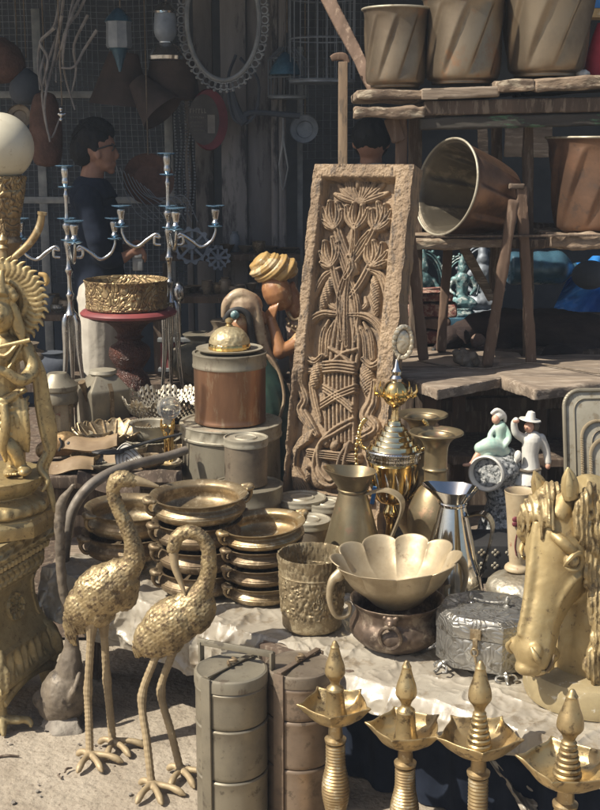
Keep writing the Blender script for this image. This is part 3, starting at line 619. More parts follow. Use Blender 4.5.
# dark wall lamp bracket
wb = thing('wall_bracket', 'dark iron bracket arm with hanging pliers on the pillar', 'bracket', P(262, 115, 5.85)); O = Vector(wb.location); L_ = Loc(wb, 5.85)
q = MB(); q.tube([L_(232, 92), L_(236, 108), L_(243, 122), L_(250, 113), L_(300, 116)], [.012, .02, .024, .014, .014], 8, 4); q.build('arm', M['wall_dark'], wb)
q = MB(); q.tube([L_(236, 55), L_(228, 80), L_(232, 115), L_(244, 124), L_(256, 112), L_(258, 80), L_(240, 58)], .008, 6, 4); q.build('hoop', M['wall_dark'], wb)
q = MB(); q.tube([L_(283, 118), L_(283, 140), L_(279, 165)], [.004, .006, .004], 6, 3); q.tube([L_(283, 138), L_(288, 168)], [.006, .004], 6); q.tube([L_(279, 165), L_(283, 190), L_(288, 168)], .004, 6, 3); q.build('pliers', M['pale_metal'], wb)
# wire cages upper middle
for (px, py, Y, r, h, lab) in ((287, 78, 5.9, .09, .17, 'small round wire cage hanging beside the lace mirror frame'), (322, 40, 5.7, .15, .36, 'tall round wire cage hanging left of the fluted pots')):
    t = thing('wire_cage', lab, 'cage', P(px, py, Y)); q = MB()
    nb = 22
    for k in range(nb):
        a = 2*math.pi*k/nb; x, y_ = r*math.cos(a), r*math.sin(a); q.tube([(x, y_, -h/2), (x, y_, h/2), (x*.4, y_*.4, h/2 + r*.6)], .0022, 4)
    for zz_ in (-h/2, 0, h/2): q.tube([(r*math.cos(a), r*math.sin(a), zz_) for a in np.linspace(0, 2*math.pi, 28, endpoint=False)], .004, 5, loop=True)
    q.build('bars', M['mesh_wire'], t); q = MB(); q.lathe([(.001, -h/2-.012), (r, -h/2-.012), (r, -h/2), (.001, -h/2)], 28); q.build('tray', M['mesh_wire'], t); hang_rope(t, Vector(t.location), px, py - 45, Y)
sh_ = thing('bell_shade', 'small bluish bell lamp resting above the round wire cage', 'lamp shade', P(285, 66, 5.7)); q = MB(); q.lathe([(.075, -.04), (.06, .0), (.03, .04), (.01, .06)], 24, smooth=3); q.build('shade', M['blue_glass'], sh_)
# dark clothes bundle behind the post

rs = random.Random(77); q = MB()
for k in range(260):
    x, y = rs.uniform(-1.3, .5), rs.uniform(2.3, 3.9); r_ = rs.choice([.002, .003, .003, .004, .006]); q.ell((x, y, r_*.4), (r_*rs.uniform(.8, 1.6), r_*rs.uniform(.7, 1.2), r_*.6), rot=Euler((0, 0, rs.uniform(0, 3))), n=6)
o = q.build('grit', M['stone']); tag(o, 'loose grit and tiny stones scattered on the sunlit ground', 'grit', kind='stuff')
for k, (px, py, l, a, lab) in enumerate(((6, 757, .035, .2, 'short brown twig on the ground at the lower left edge'), (68, 770, .014, 1.1, 'dark crumb on the ground left of the upright crane'), (60, 776, .012, 2.0, 'small dark chip on the ground near the crane foot'))):
    c = G(px, py, .004); t = thing('twig', lab, 'twig', c); q = MB(); q.tube([(-l, 0, 0), (0, .004, .003), (l, -.003, .001)], [.002, .0035, .002], 6, 4); t.rotation_euler = (0, 0, a); q.build('stick', M['wood_brown'], t)

# more stock hanging in the gloom
def plate_hang(px, py, Y, r, m, label, tilt=0):
    t = thing('hanging_plate', label, 'plate', P(px, py, Y)); t.rotation_euler = (R(78), 0, tilt)
    q = MB(); q.lathe([(.001, 0), (r*.55, .004), (r*.62, .012), (r*.95, .018), (r, .024), (r*.97, .014), (r*.6, .004), (.001, -.004)], 40); q.build('plate', M[m], t); hang_rope(t, Vector(t.location), px, py - r/S(Y), Y); return t
plate_hang(148, 180, 5.7, .12, 'basket_brown', 'round brown plate hanging right of the person in the gloom', .3)
plate_hang(20, 118, 6.0, .06, 'tin_brown', 'small dim plate hanging by the dark pouch')
plate_hang(305, 130, 6.0, .07, 'mesh_wire', 'small grey plate hanging right of the pillar', -.2)
t = thing('wire_coils', 'loose curved wires springing beside the person at shoulder height', 'wires', P(135, 190, 5.6)); O = Vector(t.location); q = MB()
for k in range(9): q.tube([P(116 + k*4, 165 + k*3, 5.6) - O, P(122 + k*5, 185 + k*2, 5.62) - O, P(136 + k*6, 212 - k*2, 5.6) - O, P(150 + k*6, 222, 5.6) - O], .0022, 5, 6)
q.build('wires', M['mesh_wire'], t)
t = thing('chain_strings', 'strings of small beads and chains hanging down the left of the pillar', 'chains', P(182, 150, 6.1)); O = Vector(t.location)
for k in range(5):
    q = MB(); x = 176 + k*4.5
    for j in range(46): q.ell(P(x + 1.2*math.sin(j*.3 + k), 70 + j*3.2, 6.1) - O, .0065, n=6)
    q.build('strand', M['mesh_wire'], t)
t = thing('small_figures', 'little silver toy-like figure hung by the dry branches', 'ornament', P(62, 113, 5.5)); O = Vector(t.location); q = MB()
for x, y, r_ in ((61, 109, 2.4), (62, 115, 3.2), (59, 114, 1.8), (65, 114, 1.8), (61, 120, 1.8)): q.ell(P(x, y, 5.5) - O, r_*S(5.5, 1.7), n=10)
q.build('figure', M['silver_cand'], t, vox=.004, smooth=1); hang_rope(t, O, 62, 106, 5.5)
for i, (px, w_, h_, m, lab) in enumerate(((26, .10, .16, 'tin_brown', 'dark jar under the low shelf behind the statue'), (52, .09, .12, 'wall_dark', 'black pot on the floor left of the person'), (205, .16, .20, 'tin_grey', 'dull drum standing behind the right candelabra'), (228, .13, .26, 'tin_brown', 'dull tall urn behind the veiled figure'), (262, .12, .18, 'wall_dark', 'black kettle behind the couple'))):
    q = MB(); q.lathe([(w_*.7, 0), (w_, h_*.3), (w_*.9, h_*.7), (w_*.5, h_*.85), (w_*.6, h_)], 28, smooth=3); o = q.build(('jar', 'pot', 'drum', 'urn', 'kettle')[i], M[m]); o.location = Vector((at(px, 5.15, .7).x, 5.15, .62)) ; tag(o, lab, ('jar', 'pot', 'drum', 'urn', 'kettle')[i])
t = thing('back_table', 'dark low table at the back carrying dull jars', 'table', (-.55, 5.2, 0)); q = MB(); q.box((0, 0, .60), (1.9, .30, .035)); q.build('top', M['wood_brown'], t)
for sx_ in (-.9, .9): q = MB(); q.box((sx_, 0, .29), (.05, .25, .58)); q.build('leg', M['wood_brown'], t)

# ================================================================== BRASSWARE ON THE TABLE
def on(px, py, z):                                     # where a base centre seen at px,py meets height z
    return G(px, py, z)
def vessel(outer, t=.003, fl=None):                     # outer profile plus the inner wall
    inn = [(max(r - t, .0005), z) for r, z in reversed(outer) if z > outer[0][1] + t]
    return outer + inn + [(.0005, outer[0][1] + t)]

# ---- urli bowls with bracket ears
def urli(loc, r, h, label, m, grp, rz=0., tilt=(0, 0), deep=False, ear_a=(R(200), R(20))):
    t = thing('brass_bowl', label, 'bowl', loc, grp); t.rotation_euler = (tilt[0], tilt[1], rz)
    prof = [(r*.45, 0), (r*.62, h*.04), (r*.86, h*.20), (r*.95, h*.42), (r*.93, h*.58), (r*.865, h*.70), (r*.855, h*.78), (r*.90, h*.90), (r*.985, h*.97), (r*1.0, h*.995)]
    sp = [tuple(p) for p in cr(prof, 4)]
    inner = [(r*.985, h*1.0), (r*.94, h*.985), (r*.86, h*.90), (r*.825, h*.80), (r*.84, h*.6), (r*.86, h*.42), (r*.76, h*.2), (r*.5, h*.1), (.001, h*.09)]
    q = MB(); q.lathe(sp + [tuple(p) for p in cr(inner, 3)], 72, disp=lambda th, hh, rr: .0012 * np.sin(hh / h * 60) * ((hh > h*.25) & (hh < h*.6)) + .0008 * np.sin(th * 40) * (np.abs(hh - h*.62) < h*.05))
    q.build('body', M[m], t, ang=50)
    for a in ear_a:
        q = MB(); c, s_ = math.cos(a), math.sin(a)
        Mx = Matrix.Rotation(a, 4, 'Z')
        w = r * .17
        q.tube([(r*.97, -w, h*.99), (r*1.10, -w*.6, h*1.0), (r*1.12, 0, h*1.0), (r*1.10, w*.6, h*1.0), (r*.97, w, h*.99)], [r*.045, r*.06, r*.085, r*.06, r*.045], 8, 4, M=Mx)
        q.tube([(r*1.07, 0, h*.97), (r*1.13, 0, h*.75), (r*1.06, 0, h*.5), (r*.95, 0, h*.42)], [r*.075, r*.05, r*.045, r*.06], 8, 4, M=Mx)
        q.ell((r*1.04, 0, h*.95), (r*.09, r*.15, h*.09), M=Mx)
        q.build('ear', M[m], t, vox=.0028, smooth=2)
    return t
# middle stack of four (rim seen at 200,493)
GB = 'old brass bowls stacked in three piles'
Lb = on(200, 590, TZ + .016); s_ = S(Lb.y)
H4 = P(200, 493, Lb.y).z - (TZ + .016); step = H4 / 4.05
nm = ['bottom', 'second from bottom', 'third from bottom']
for k in range(4):
    r = (.124, .127, .129, .138)[k]
    lab = 'wide old brass bowl topping the four-high pile behind the preening crane' if k == 3 else 'old brass bowl, %s of the four-high pile behind the preening crane' % nm[k]
    urli(Lb + Vector(((0, .004, -.003, .002)[k], 0, step * k)), r, step * 1.06, lab, 'brass_dark' if k < 3 else 'brass_mid', GB, tilt=((0, 0, .01, 0.02)[k], (0, .01, -.01, -.01)[k]), ear_a=(R(205 + (0, -4, 5, 0)[k]), R(22)))
# right stack of four (rim at 261,521)
Lc = on(262, 598, TZ + .018); H4 = P(261, 523, Lc.y).z - (TZ + .018); step = H4 / 4.0
for k in range(4):
    r = (.106, .108, .110, .120)[k]
    lab = 'golden-lined brass bowl topping the tilted pile beside the embossed pot' if k == 3 else 'brass bowl, %s of the tilted pile beside the embossed pot' % nm[k]
    urli(Lc + Vector(((0, .003, .004, .006)[k], 0, step * k)), r, step * 1.06, lab, ('brass_mid', 'brass_dark', 'brass_dark', 'brass_old')[k], GB, tilt=((0, .01, .02, .03)[k], (0, -.03, -.05, -.07)[k]), ear_a=(R(212), R(28)))
# left pile of two on a footed base
La = on(130, 568, TZ + .016); z0 = TZ + .016; ztp = P(130, 506, La.y).z; hh_ = (ztp - z0)
t = thing('bowl_stand', 'squat brass foot under the left pile of bowls', 'stand', La + Vector((0, 0, 0))); q = MB(); q.lathe([(.05, 0), (.052, .004), (.036, .016), (.034, .03), (.05, .045), (.0005, .046)], 36, smooth=3); q.build('foot', M['brass_dark'], t)
urli(La + Vector((.0, 0, .04)), .140, hh_ * .42, 'wide-rimmed brass bowl at the bottom of the left pile behind the upright crane', 'brass_dark', GB, ear_a=(R(215), R(30)))
urli(La + Vector((.004, 0, .04 + hh_ * .36)), .136, hh_ - .04 - hh_ * .36, 'open brass bowl topping the left pile behind the upright crane', 'brass_mid', GB, ear_a=(R(222), R(30)), tilt=(.02, .03))

# ---- embossed pot
Lp = on(312, 625, TZ + .018); t = thing('embossed_pot', 'straight-sided brass pot embossed all over with scrolling leaves', 'pot', Lp); hp = P(312, 553, Lp.y).z - Lp.z; r = .091
def embdisp(th, h, rr):
    z = h / hp; a = th * r
    n = fbm(np.stack([np.cos(th)*5.5, np.sin(th)*5.5, h*60], -1), 2, 50); n2 = fbm(np.stack([np.cos(th)*5.5+9, np.sin(th)*5.5, h*60], -1), 2, 51)
    sc_ = np.abs(np.sin((n * 9 + n2 * 5))) ; outer = rr > r * .88
    band = ((z > .12) & (z < .72)); d = np.where(band, .0065 * (sc_ - .4), 0)
    bead = .0022 * np.maximum(np.sin(th * 44), 0) * (np.abs(z - .80) < .03); d = d + bead + .0025 * (np.abs(z - .75) < .012)
    d = d + np.where(z > .84, .002 * np.sin(n * 22), 0)
    return d * (outer | (z > .5))
prof = [(r*.80, 0), (r*.84, hp*.02)] + [(r*(.86 + .10*k/40), hp*(.03 + .82*k/40)) for k in range(41)] + [(r*.985, hp*.90), (r*1.0, hp*.95), (r*1.0, hp), (r*.965, hp)] + [(r*(.955 - .1*k/20), hp*(.98 - .9*k/20)) for k in range(21)] + [(.001, hp*.06)]
MB().lathe(prof, 200, disp=embdisp).build('body', M['carved_brass'], t, ang=60)

# ---- copper planter with ring handles and the scalloped bowl set in it
Lq = on(396, 643, TZ + .018); t = thing('ring_handled_planter', 'dark hammered copper planter with lion-ring handles holding the scalloped bowl', 'planter', Lq)
hq = P(396, 598, Lq.y).z - Lq.z; r = .122
prof = [(r*.58, 0), (r*.70, hq*.05), (r*.90, hq*.22), (r*.98, hq*.40), (r*.93, hq*.56), (r*.86, hq*.70), (r*.87, hq*.85), (r*.95, hq*.96), (r*.97, hq), (r*.95, hq*1.01), (r*.90, hq*.96), (r*.82, hq*.8), (r*.84, hq*.6), (r*.9, hq*.4), (r*.6, hq*.1), (.001, hq*.08)]
MB().lathe(prof, 96, smooth=4, disp=lambda th, h, rr: .0016 * np.sin(th * 34 + np.sin(h / hq * 90)) * ((h > hq*.22) & (h < hq*.5)) + .002*fbm(np.stack([np.cos(th)*6, np.sin(th)*6, h*50], -1), 2, 5)).build('body', M['copper_dark'], t, ang=60)
for a in (R(258), R(78)):
    Mx = Matrix.Rotation(a, 4, 'Z'); q = MB()
    q.tube([(r*.93 + .006 + .004 * math.sin(b), .026 * math.cos(b), hq*.52 + .030 * math.sin(b)) for b in np.linspace(0, 2*math.pi, 26, endpoint=False)], .0055, 8, loop=True, M=Mx)
    rg = q.build('ring', M['copper_dark'], t)
    q = MB(); q.ell((r*.92, 0, hq*.82), (.012, .018, .018), M=Mx); q.ell((r*.98, 0, hq*.80), (.010, .010, .009), M=Mx); q.ell((r*.93, .014, hq*.92), .007, M=Mx); q.ell((r*.93, -.014, hq*.92), .007, M=Mx)
    q.build('lion_boss', M['copper_dark'], t, vox=.002, smooth=2)
Ls = P(397, 590, Lq.y + .0); t = thing('scalloped_bowl', 'large pale scalloped bowl with two curled handles set inside the copper planter', 'bowl', Ls); t.rotation_euler = (R(1), R(-3), 0)
hs = P(397, 556, Lq.y).z - Ls.z; R0 = .158
def scal(th, h, rr):
    z = np.clip(h / hs, 0, 1.2); lob = np.abs(np.cos(th * 5 + .35)) ** .6
    k = np.clip((z - .0) / 1.0, 0, 1)
    return rr * (1 + (.13 * (lob - .72)) * k), h + .012 * (lob - .7) * np.clip(z, 0, 1) ** 3
prof = [(.045, -.035), (.060, -.030), (.085, -.005), (R0*.78, hs*.35), (R0*.92, hs*.75), (R0*1.0, hs*.97), (R0*1.02, hs), (R0*.985, hs*.985), (R0*.90, hs*.75), (R0*.75, hs*.36), (.078, .002), (.05, -.022), (.001, -.026)]
MB().lathe(prof, 330, smooth=6, disp=scal).build('body', M['scallop'], t, ang=60)
for sgn, a in ((1, R(200)), (1, R(12))):
    Mx = Matrix.Rotation(a, 4, 'Z'); q = MB()
    q.tube([(R0*.93, 0, hs*.85), (R0*1.10, 0, hs*.62), (R0*1.16, 0, hs*.1), (R0*1.06, 0, -hs*.42), (R0*.86, 0, -hs*.45), (R0*.82, 0, -hs*.15), (R0*.90, 0, -.006)], [.014, .011, .008, .0065, .006, .006, .0045], 12, 5, M=Mx, flat=.9)
    q.ell((R0*1.0, 0, hs*.72), (.018, .014, .013), M=Mx)
    q.build('handle', M['scallop'], t, vox=.003, smooth=3)

# ---- octagonal silver box
Lx = on(486, 663, TZ + .012); t = thing('octagonal_box', 'old silver octagonal casket with embossed sides, latch and small feet', 'box', Lx, rz=R(-21))
a_, c_ = .118, .080 ; hx = a_/2 + c_*.707; hy = .105; cut = c_ * .707; fz = .022; bh = .118
def octo(s=1.0): return [(-hx*s + cut, -hy*s), (hx*s - cut, -hy*s), (hx*s, -hy*s + cut), (hx*s, hy*s - cut), (hx*s - cut, hy*s), (-hx*s + cut, hy*s), (-hx*s, hy*s - cut), (-hx*s, -hy*s + cut)]
def octprism(q, s0, z0, s1, z1):
    V = [(x, y, z0) for x, y in octo(s0)] + [(x, y, z1) for x, y in octo(s1)]
    q.add(V, [tuple(reversed(range(8))), tuple(range(8, 16))] + [(i, (i+1) % 8, (i+1) % 8 + 8, i + 8) for i in range(8)])
q = MB(); octprism(q, 1.0, fz, 1.0, fz + bh*.66); q.build('body', M['silver_old'], t, bevel=.0015)
q = MB(); octprism(q, 1.012, fz + bh*.665, 1.012, fz + bh); octprism(q, .99, fz + bh, .93, fz + bh + .010); lid = q.build('lid', M['silver_old'], t, bevel=.0015)
for x in (-.045, .045):
    q = MB(); q.lathe([(.009, fz+bh+.008), (.010, fz+bh+.012), (.004, fz+bh+.016), (.0075, fz+bh+.024), (.007, fz+bh+.030), (.002, fz+bh+.036), (.0005, fz+bh+.037)], 14); q.v = [(p[0]+x, p[1]+.01, p[2]) for p in q.v]; q.build('knob', M['silver_old'], lid)
q = MB(); q.tube([(-.045, .01, fz+bh+.022), (0, .012, fz+bh+.016), (.045, .01, fz+bh+.022)], .0028, 8, 4); q.build('handle', M['silver_old'], lid)
q = MB(); q.box((-.005, -hy - .0035, fz+bh*.80), (.026, .005, .026)); q.box((-.005, -hy - .006, fz+bh*.60), (.012, .004, .03)); q.tube([(-.005+.008*math.cos(b), -hy-.009, fz+bh*.44+.010*math.sin(b)) for b in np.linspace(0, 2*math.pi, 14, endpoint=False)], .0025, 6, loop=True); q.tube([(-.005, -hy-.010, fz+bh*.38), (.001, -hy-.011, fz+bh*.2), (.004, -hy-.006, fz+bh*.1)], .0035, 6, 3); q.build('latch', M['brass_mid'], t, bevel=.001)
for x, y, a in ((-hx+.03, -hy+.02, R(225)), (hx-.05, -hy+.012, R(300)), (hx-.02, hy-.03, R(45)), (-hx+.03, hy-.02, R(135))):
    q = MB(); Mx = Matrix.Translation((x, y, 0)) @ Matrix.Rotation(a, 4, 'Z')
    q.tube([(-.01, 0, fz+.004), (.012, 0, fz-.004), (.016, 0, .008), (.026, 0, .0035)], [.007, .006, .004, .005], 8, 4, M=Mx)
    for w in (-1, 1): q.tube([(.006, w*.004, fz-.002), (.004, w*.02, fz-.003), (.010, w*.026, fz-.011), (.014, w*.018, fz-.014)], .003, 6, 3, M=Mx)
    q.build('foot', M['silver_old'], t)

# ---- tin stack
Lt = at(232, 4.0, TZ)
def tin(loc, r, h, label, m, ml, name='round_tin', cat='tin', lidh=.035, grp=None, rings=True, tilt=0):
    t = thing(name, label, cat, loc, grp); t.rotation_euler = (tilt, tilt*.6, 0)
    q = MB(); q.lathe([(r*.985, 0), (r*1.005, .002), (r*1.005, .008), (r*.99, .011)] + [(r*.99, h*k/10) for k in range(1, 10)] + [(r*.985, h-lidh), (.001, h-lidh)], 72, disp=lambda th, hh, rr: .0012 * fbm(np.stack([np.cos(th)*2.2, np.sin(th)*2.2, hh*14], -1), 2, 7) * 2 * (rr > r*.5)); q.build('body', M[m], t, ang=50)
    q = MB(); q.lathe([(r*.99, h-lidh-.004), (r*1.03, h-lidh-.002), (r*1.035, h-lidh+.004), (r*1.02, h-lidh+.007), (r*1.02, h-.006), (r*1.035, h-.003), (r*1.03, h+.001), (r*.96, h+.002), (r*.93, h-.003), (r*.55, h-.002), (r*.5, h+.002), (r*.45, h-.001), (.001, h)], 72, disp=lambda th, hh, rr: .001 * fbm(np.stack([rr*60*np.cos(th), rr*60*np.sin(th), hh*0], -1), 2, 3)); q.build('lid', M[ml], t, ang=40)
    return t
h1 = P(232, 421, 4.0).z - TZ
tin(Lt, .170, h1, 'biggest grey round tin at the base under the copper tin', 'tin_grey', 'tin_lid', lidh=.045)
Lt2 = Vector((at(230, 4.0, .8).x, 4.0, TZ + h1 + .003)); h2 = P(230, 352, 4.0).z - Lt2.z
tin(Lt2, .122, h2, 'tall copper tin with grey lid standing on the big grey tin', 'copper_tin', 'tin_grey', lidh=.045)
Lt3 = Lt2 + Vector((0, 0, h2 + .003))
t = thing('domed_lid', 'pale embossed dome lid with gold band and knob on top of the copper tin', 'lid', Lt3)
q = MB(); q.lathe([(.06, 0), (.10, .004), (.112, .010), (.113, .013), (.10, .009), (.05, .007), (.001, .007)], 64); q.build('plate', M['tin_lid'], t)
q = MB(); q.lathe([(.069, .008), (.071, .011), (.069, .026), (.066, .030), (.001, .030)], 72, disp=lambda th, hh, rr: .0012*np.sin(th*48)*(rr > .05)); q.build('band', M['gold_polish'], t, ang=60)
q = MB(); q.lathe([(.068*math.cos(a), .028 + .058*math.sin(a)) for a in np.linspace(0, R(88), 40)], 120, disp=lambda th, hh, rr: .0035*fbm(np.stack([rr*110*np.cos(th), rr*110*np.sin(th), hh*110], -1), 2, 31)); q.build('dome', M['dome_tan'], t, ang=60)
q = MB(); q.lathe([(.010, .084), (.013, .088), (.008, .093), (.014, .10), (.013, .108), (.005, .113), (.0005, .114)], 20); q.build('knob', M['brass_lamp'], t)
Lm = at(248, 3.74, TZ); hm = P(248, 484, 3.74).z - TZ
tin(Lm, .112, hm, 'wide low brown tin under the small brown tin', 'tin_brown', 'tin_grey', lidh=.05)
hsn = P(246, 438, 3.74).z - Lm.z - hm
tin(Vector((at(246, 3.74, .6).x, 3.74, TZ + hm + .003)), .0695, hsn, 'small brown cylindrical tin standing on the wide low tin', 'tin_brown', 'tin_lid', lidh=.022)
for px, py, Y, r, lab in ((302, 497, 3.75, .076, 'lidded brown round tin nearest the small brown tin'), (326, 502, 3.72, .062, 'lidded round tin close against the conical brass jug'), (309, 519, 3.5, .064, 'front lidded round tin just behind the embossed pot')):
    L0 = at(px, Y, TZ); L0.z = TZ + .01; tin(L0, r, P(px, py, Y).z - TZ - .01, lab, 'tin_brown', 'tin_lid', lidh=.018, grp='lidded round tins behind the embossed pot')
t = thing('cord_coil', 'small heap of coiled reddish cords beside the carved panel foot', 'cord', at(322, 3.95, .5))
q = MB()
for k in range(5): q.tube([(.05*math.cos(a), .03*math.sin(a), -.05 + .009*k + .002*math.sin(a*3)) for a in np.linspace(0, 2*math.pi, 20, endpoint=False)], .005, 6, loop=True)
q.build('coil', M['wood_post'], t)

# ---- conical jugs
def jug(px, pyb, Y, zt_px, rb, rn, hn, rm, m, label, hand, ml=None):
    L0 = at(px, Y, TZ); L0.z = TZ + .012; t = thing('conical_jug', label, 'jug', L0); H = P(px, zt_px, Y).z - L0.z; n0 = H - hn
    prof = [(rb, 0), (rb*1.01, .006), (rb*.96, .02)] + [(rb*.96 + (rn - rb*.96)*k/12, .02 + (n0 - .02)*k/12) for k in range(1, 13)]
    prof += [(rn*1.06, n0+.003), (rn*1.06, n0+.008)]
    def ds(th, hh, rr):
        k = np.clip((hh - n0)/hn, 0, 1); return rr * (1 + .30 * k * np.maximum(np.cos(th - math.pi), 0) ** 3), hh + .012 * k * np.maximum(np.cos(th - math.pi), 0) ** 2
    up = [(rn + (rm - rn)*k/8, n0 + .01 + (hn - .01)*k/8) for k in range(9)]
    inn = [(x - .003, z) for x, z in reversed(up)] + [(rn*.9, n0 - .02), (.001, n0 - .06)]
    q = MB(); q.lathe(prof + up + inn, 72, disp=ds); q.build('body', M[m], t, ang=35)
    q = MB(); pts, w = hand; q.tube([Vector(p) for p in pts], w, 10, 5, flat=.22, ref=(0, 1, 0)) if False else None
    ptc = [Vector(p) for p in cr(pts, 6)]
    V = []
    for i, p in enumerate(ptc):
        tt = (ptc[min(i+1, len(ptc)-1)] - ptc[max(i-1, 0)]).normalized(); nn_ = Vector((tt.z, 0, -tt.x))
        for sy, sn in ((-1,-1),(1,-1),(1,1),(-1,1)): V.append(p + Vector((0, sy*w, 0)) + nn_*sn*.0022)
    k = len(ptc); F = [(i*4+j, i*4+(j+1)%4, (i+1)*4+(j+1)%4, (i+1)*4+j) for i in range(k-1) for j in range(4)] + [(3,2,1,0), tuple((k-1)*4+j for j in range(4))]
    Mh = Matrix.Rotation(R(-22), 4, 'Z')
    q.add(V, F, Mh); q.build('handle', M[ml or m], t, ang=40)
    return t
jug(352, 583, 3.35, 471, .112, .041, .062, .068, 'jug_brass', 'matt brass conical jug with wide spout, left of the trophy', ([(.045, 0, .27), (.10, 0, .285), (.140, 0, .27), (.150, 0, .235), (.125, 0, .16), (.095, 0, .08)], .018), 'scallop')
jug(450, 600, 3.15, 488, .104, .036, .050, .068, 'silver_polish', 'shiny silver conical jug with strap handle right of the scalloped bowl', ([(.042, 0, .265), (.085, 0, .275), (.110, 0, .25), (.108, 0, .20), (.085, 0, .10)], .018))

# ---- flared vases
def vase(px, Y, py, label):
    L0 = at(px, Y, TZ); L0.z = TZ + .01; t = thing('flared_vase', label, 'vase', L0, 'tall flared brass vases'); H = P(px, py, Y).z - L0.z; r = .080
    prof = [(.05, 0), (.052, .01), (.035, .02), (.05, .06), (.075, .11), (r, H*.38), (r*.97, H*.46), (.055, H*.58), (.036, H*.64), (.034, H*.72), (.036, H*.74), (.040, H*.745), (.036, H*.75), (.034, H*.78), (.036, H*.90), (.05, H*.955), (.072, H*.985), (r*.98, H*.99), (r*1.0, H), (r*.95, H*1.003), (.06, H*.985), (.055, H*.975), (.045, H*.985), (.036, H*.95), (.03, H*.8), (.001, H*.7)]
    MB().lathe(prof, 64, smooth=3).build('body', M['jug_brass'], t, ang=50)
vase(433, 3.42, 432, 'flared brass vase in front, directly behind the silver jug'); vase(419, 3.60, 414, 'flared brass vase at the back, between the trophy and the front vase')

# ---- trophy cup
Lr = at(389, 3.50, TZ); Lr.z = TZ + .005; t = thing('trophy_cup', 'tall shiny gold and silver trophy cup with chain-like handles', 'trophy', Lr); t.rotation_euler = (0, R(1.2), 0)
zz = lambda py: P(389, py, 3.50).z - Lr.z; s_ = S(3.5)
q = MB(); q.lathe([(.055, 0), (.056, .02), (.045, .03), (.03, .05), (.018, .08), (.013, zz(524)), (.022, zz(516)), (.024, zz(512)), (.016, zz(506)), (.011, zz(502))], 48, smooth=3); q.build('stem', M['gold_polish'], t)
q = MB(); q.lathe([(.012, zz(503)), (.045, zz(500)), (.062, zz(488)), (.070, zz(470)), (.072, zz(460)), (.001, zz(460))], 48, smooth=3); q.build('cup', M['gold_polish'], t)
q = MB(); q.lathe([(.074, zz(461)), (.080, zz(459)), (.082, zz(453)), (.078, zz(448)), (.001, zz(448))], 160, smooth=4, disp=lambda th, h, rr: .0022*np.sin(th*34 + h*500)*np.sin(th*34 - h*500)*(rr > .07)); q.build('band', M['silver_polish'], t, ang=60)
q = MB(); pr = [(.076, zz(448))]
for k in range(6):
    z0_ = zz(447 - k*4.6); z1_ = zz(447 - (k+.8)*4.6); r0 = .074 - .0105*k; pr += [(r0, z0_), (r0 - .002, z1_), (r0 - .009, z1_ + .001)]
pr += [(.012, zz(417)), (.009, zz(411)), (.012, zz(407)), (.001, zz(406))]
q.lathe(pr, 48); lid = q.build('lid', M['gold_pale'], t, ang=30)
q = MB(); q.ell((0, 0, zz(393)), (.040, .040, .042)); q.build('ball', M['gold_polish'], lid)
q = MB(); q.lathe([(.036, zz(395)), (.060, zz(395)), (.061, zz(394)), (.036, zz(393))], 96, closed=True, disp=lambda th, h, rr: .005*np.sin(th*16)*(rr > .05))
for k in range(8): 
    a = k*math.pi/4; q.tube([(.045*math.cos(a), .045*math.sin(a), zz(395)), (.062*math.cos(a), .062*math.sin(a), zz(391)), (.060*math.cos(a), .060*math.sin(a), zz(384))], [.006, .004, .001], 6, 3)
q.build('crown', M['gold_polish'], lid, ang=50)
q = MB(); q.lathe([(.018, zz(381)), (.020, zz(378)), (.013, zz(375)), (.017, zz(371)), (.008, zz(367)), (.004, zz(360)), (.001, zz(359))], 20); q.build('finial', M['silver_polish'], lid)
q = MB()
cz = zz(342)
for k in range(18):
    a = 2*math.pi*k/18; c = (.016 + .026*math.cos(a), .006*math.sin(2*a), cz + .046*math.sin(a)); q.ell(c, (.0075, .006, .011), rot=Euler((0, -a, 0)), n=8)
q.ell((.016, 0, cz), (.020, .005, .036)); q.tube([(0, 0, zz(362)), (.008, 0, zz(354))], .004, 6); q.build('wreath', M['silver_filigree'], lid)
for sg_ in (-1, 1):
    q = MB(); path = cr([(sg_*.070, 0, zz(450)), (sg_*.098, 0, zz(446)), (sg_*.104, 0, zz(430)), (sg_*.088, 0, zz(420)), (sg_*.100, 0, zz(426)), (sg_*.112, 0, zz(450)), (sg_*.104, 0, zz(474)), (sg_*.080, 0, zz(490)), (sg_*.050, 0, zz(498))], 5)
    for i, p in enumerate(path): q.ell(p, (.0075, .0065, .0065), rot=Euler((0, .6 if i % 2 else -.6, 0)), n=8)
    q.tube(path, .004, 6); q.build('handle', M['gold_polish'], t, ang=60)
q = MB()
for k in range(7):
    a = R(200 + 24*k); q.tube([(.05*math.cos(a), .05*math.sin(a), zz(497)), (.072*math.cos(a+.12), .072*math.sin(a+.12), zz(482)), (.077*math.cos(a), .077*math.sin(a), zz(468))], [.002, .006, .001], 6, 3)
q.build('leaf_relief', M['silver_polish'], t)
# slightly blue ribbon on the trophy
q = MB(); q.beam(Vector((-.062, -.045, zz(500))), Vector((-.055, -.055, zz(482))), .012, .003); q.build('ribbon', M['blue_tarp'], t)

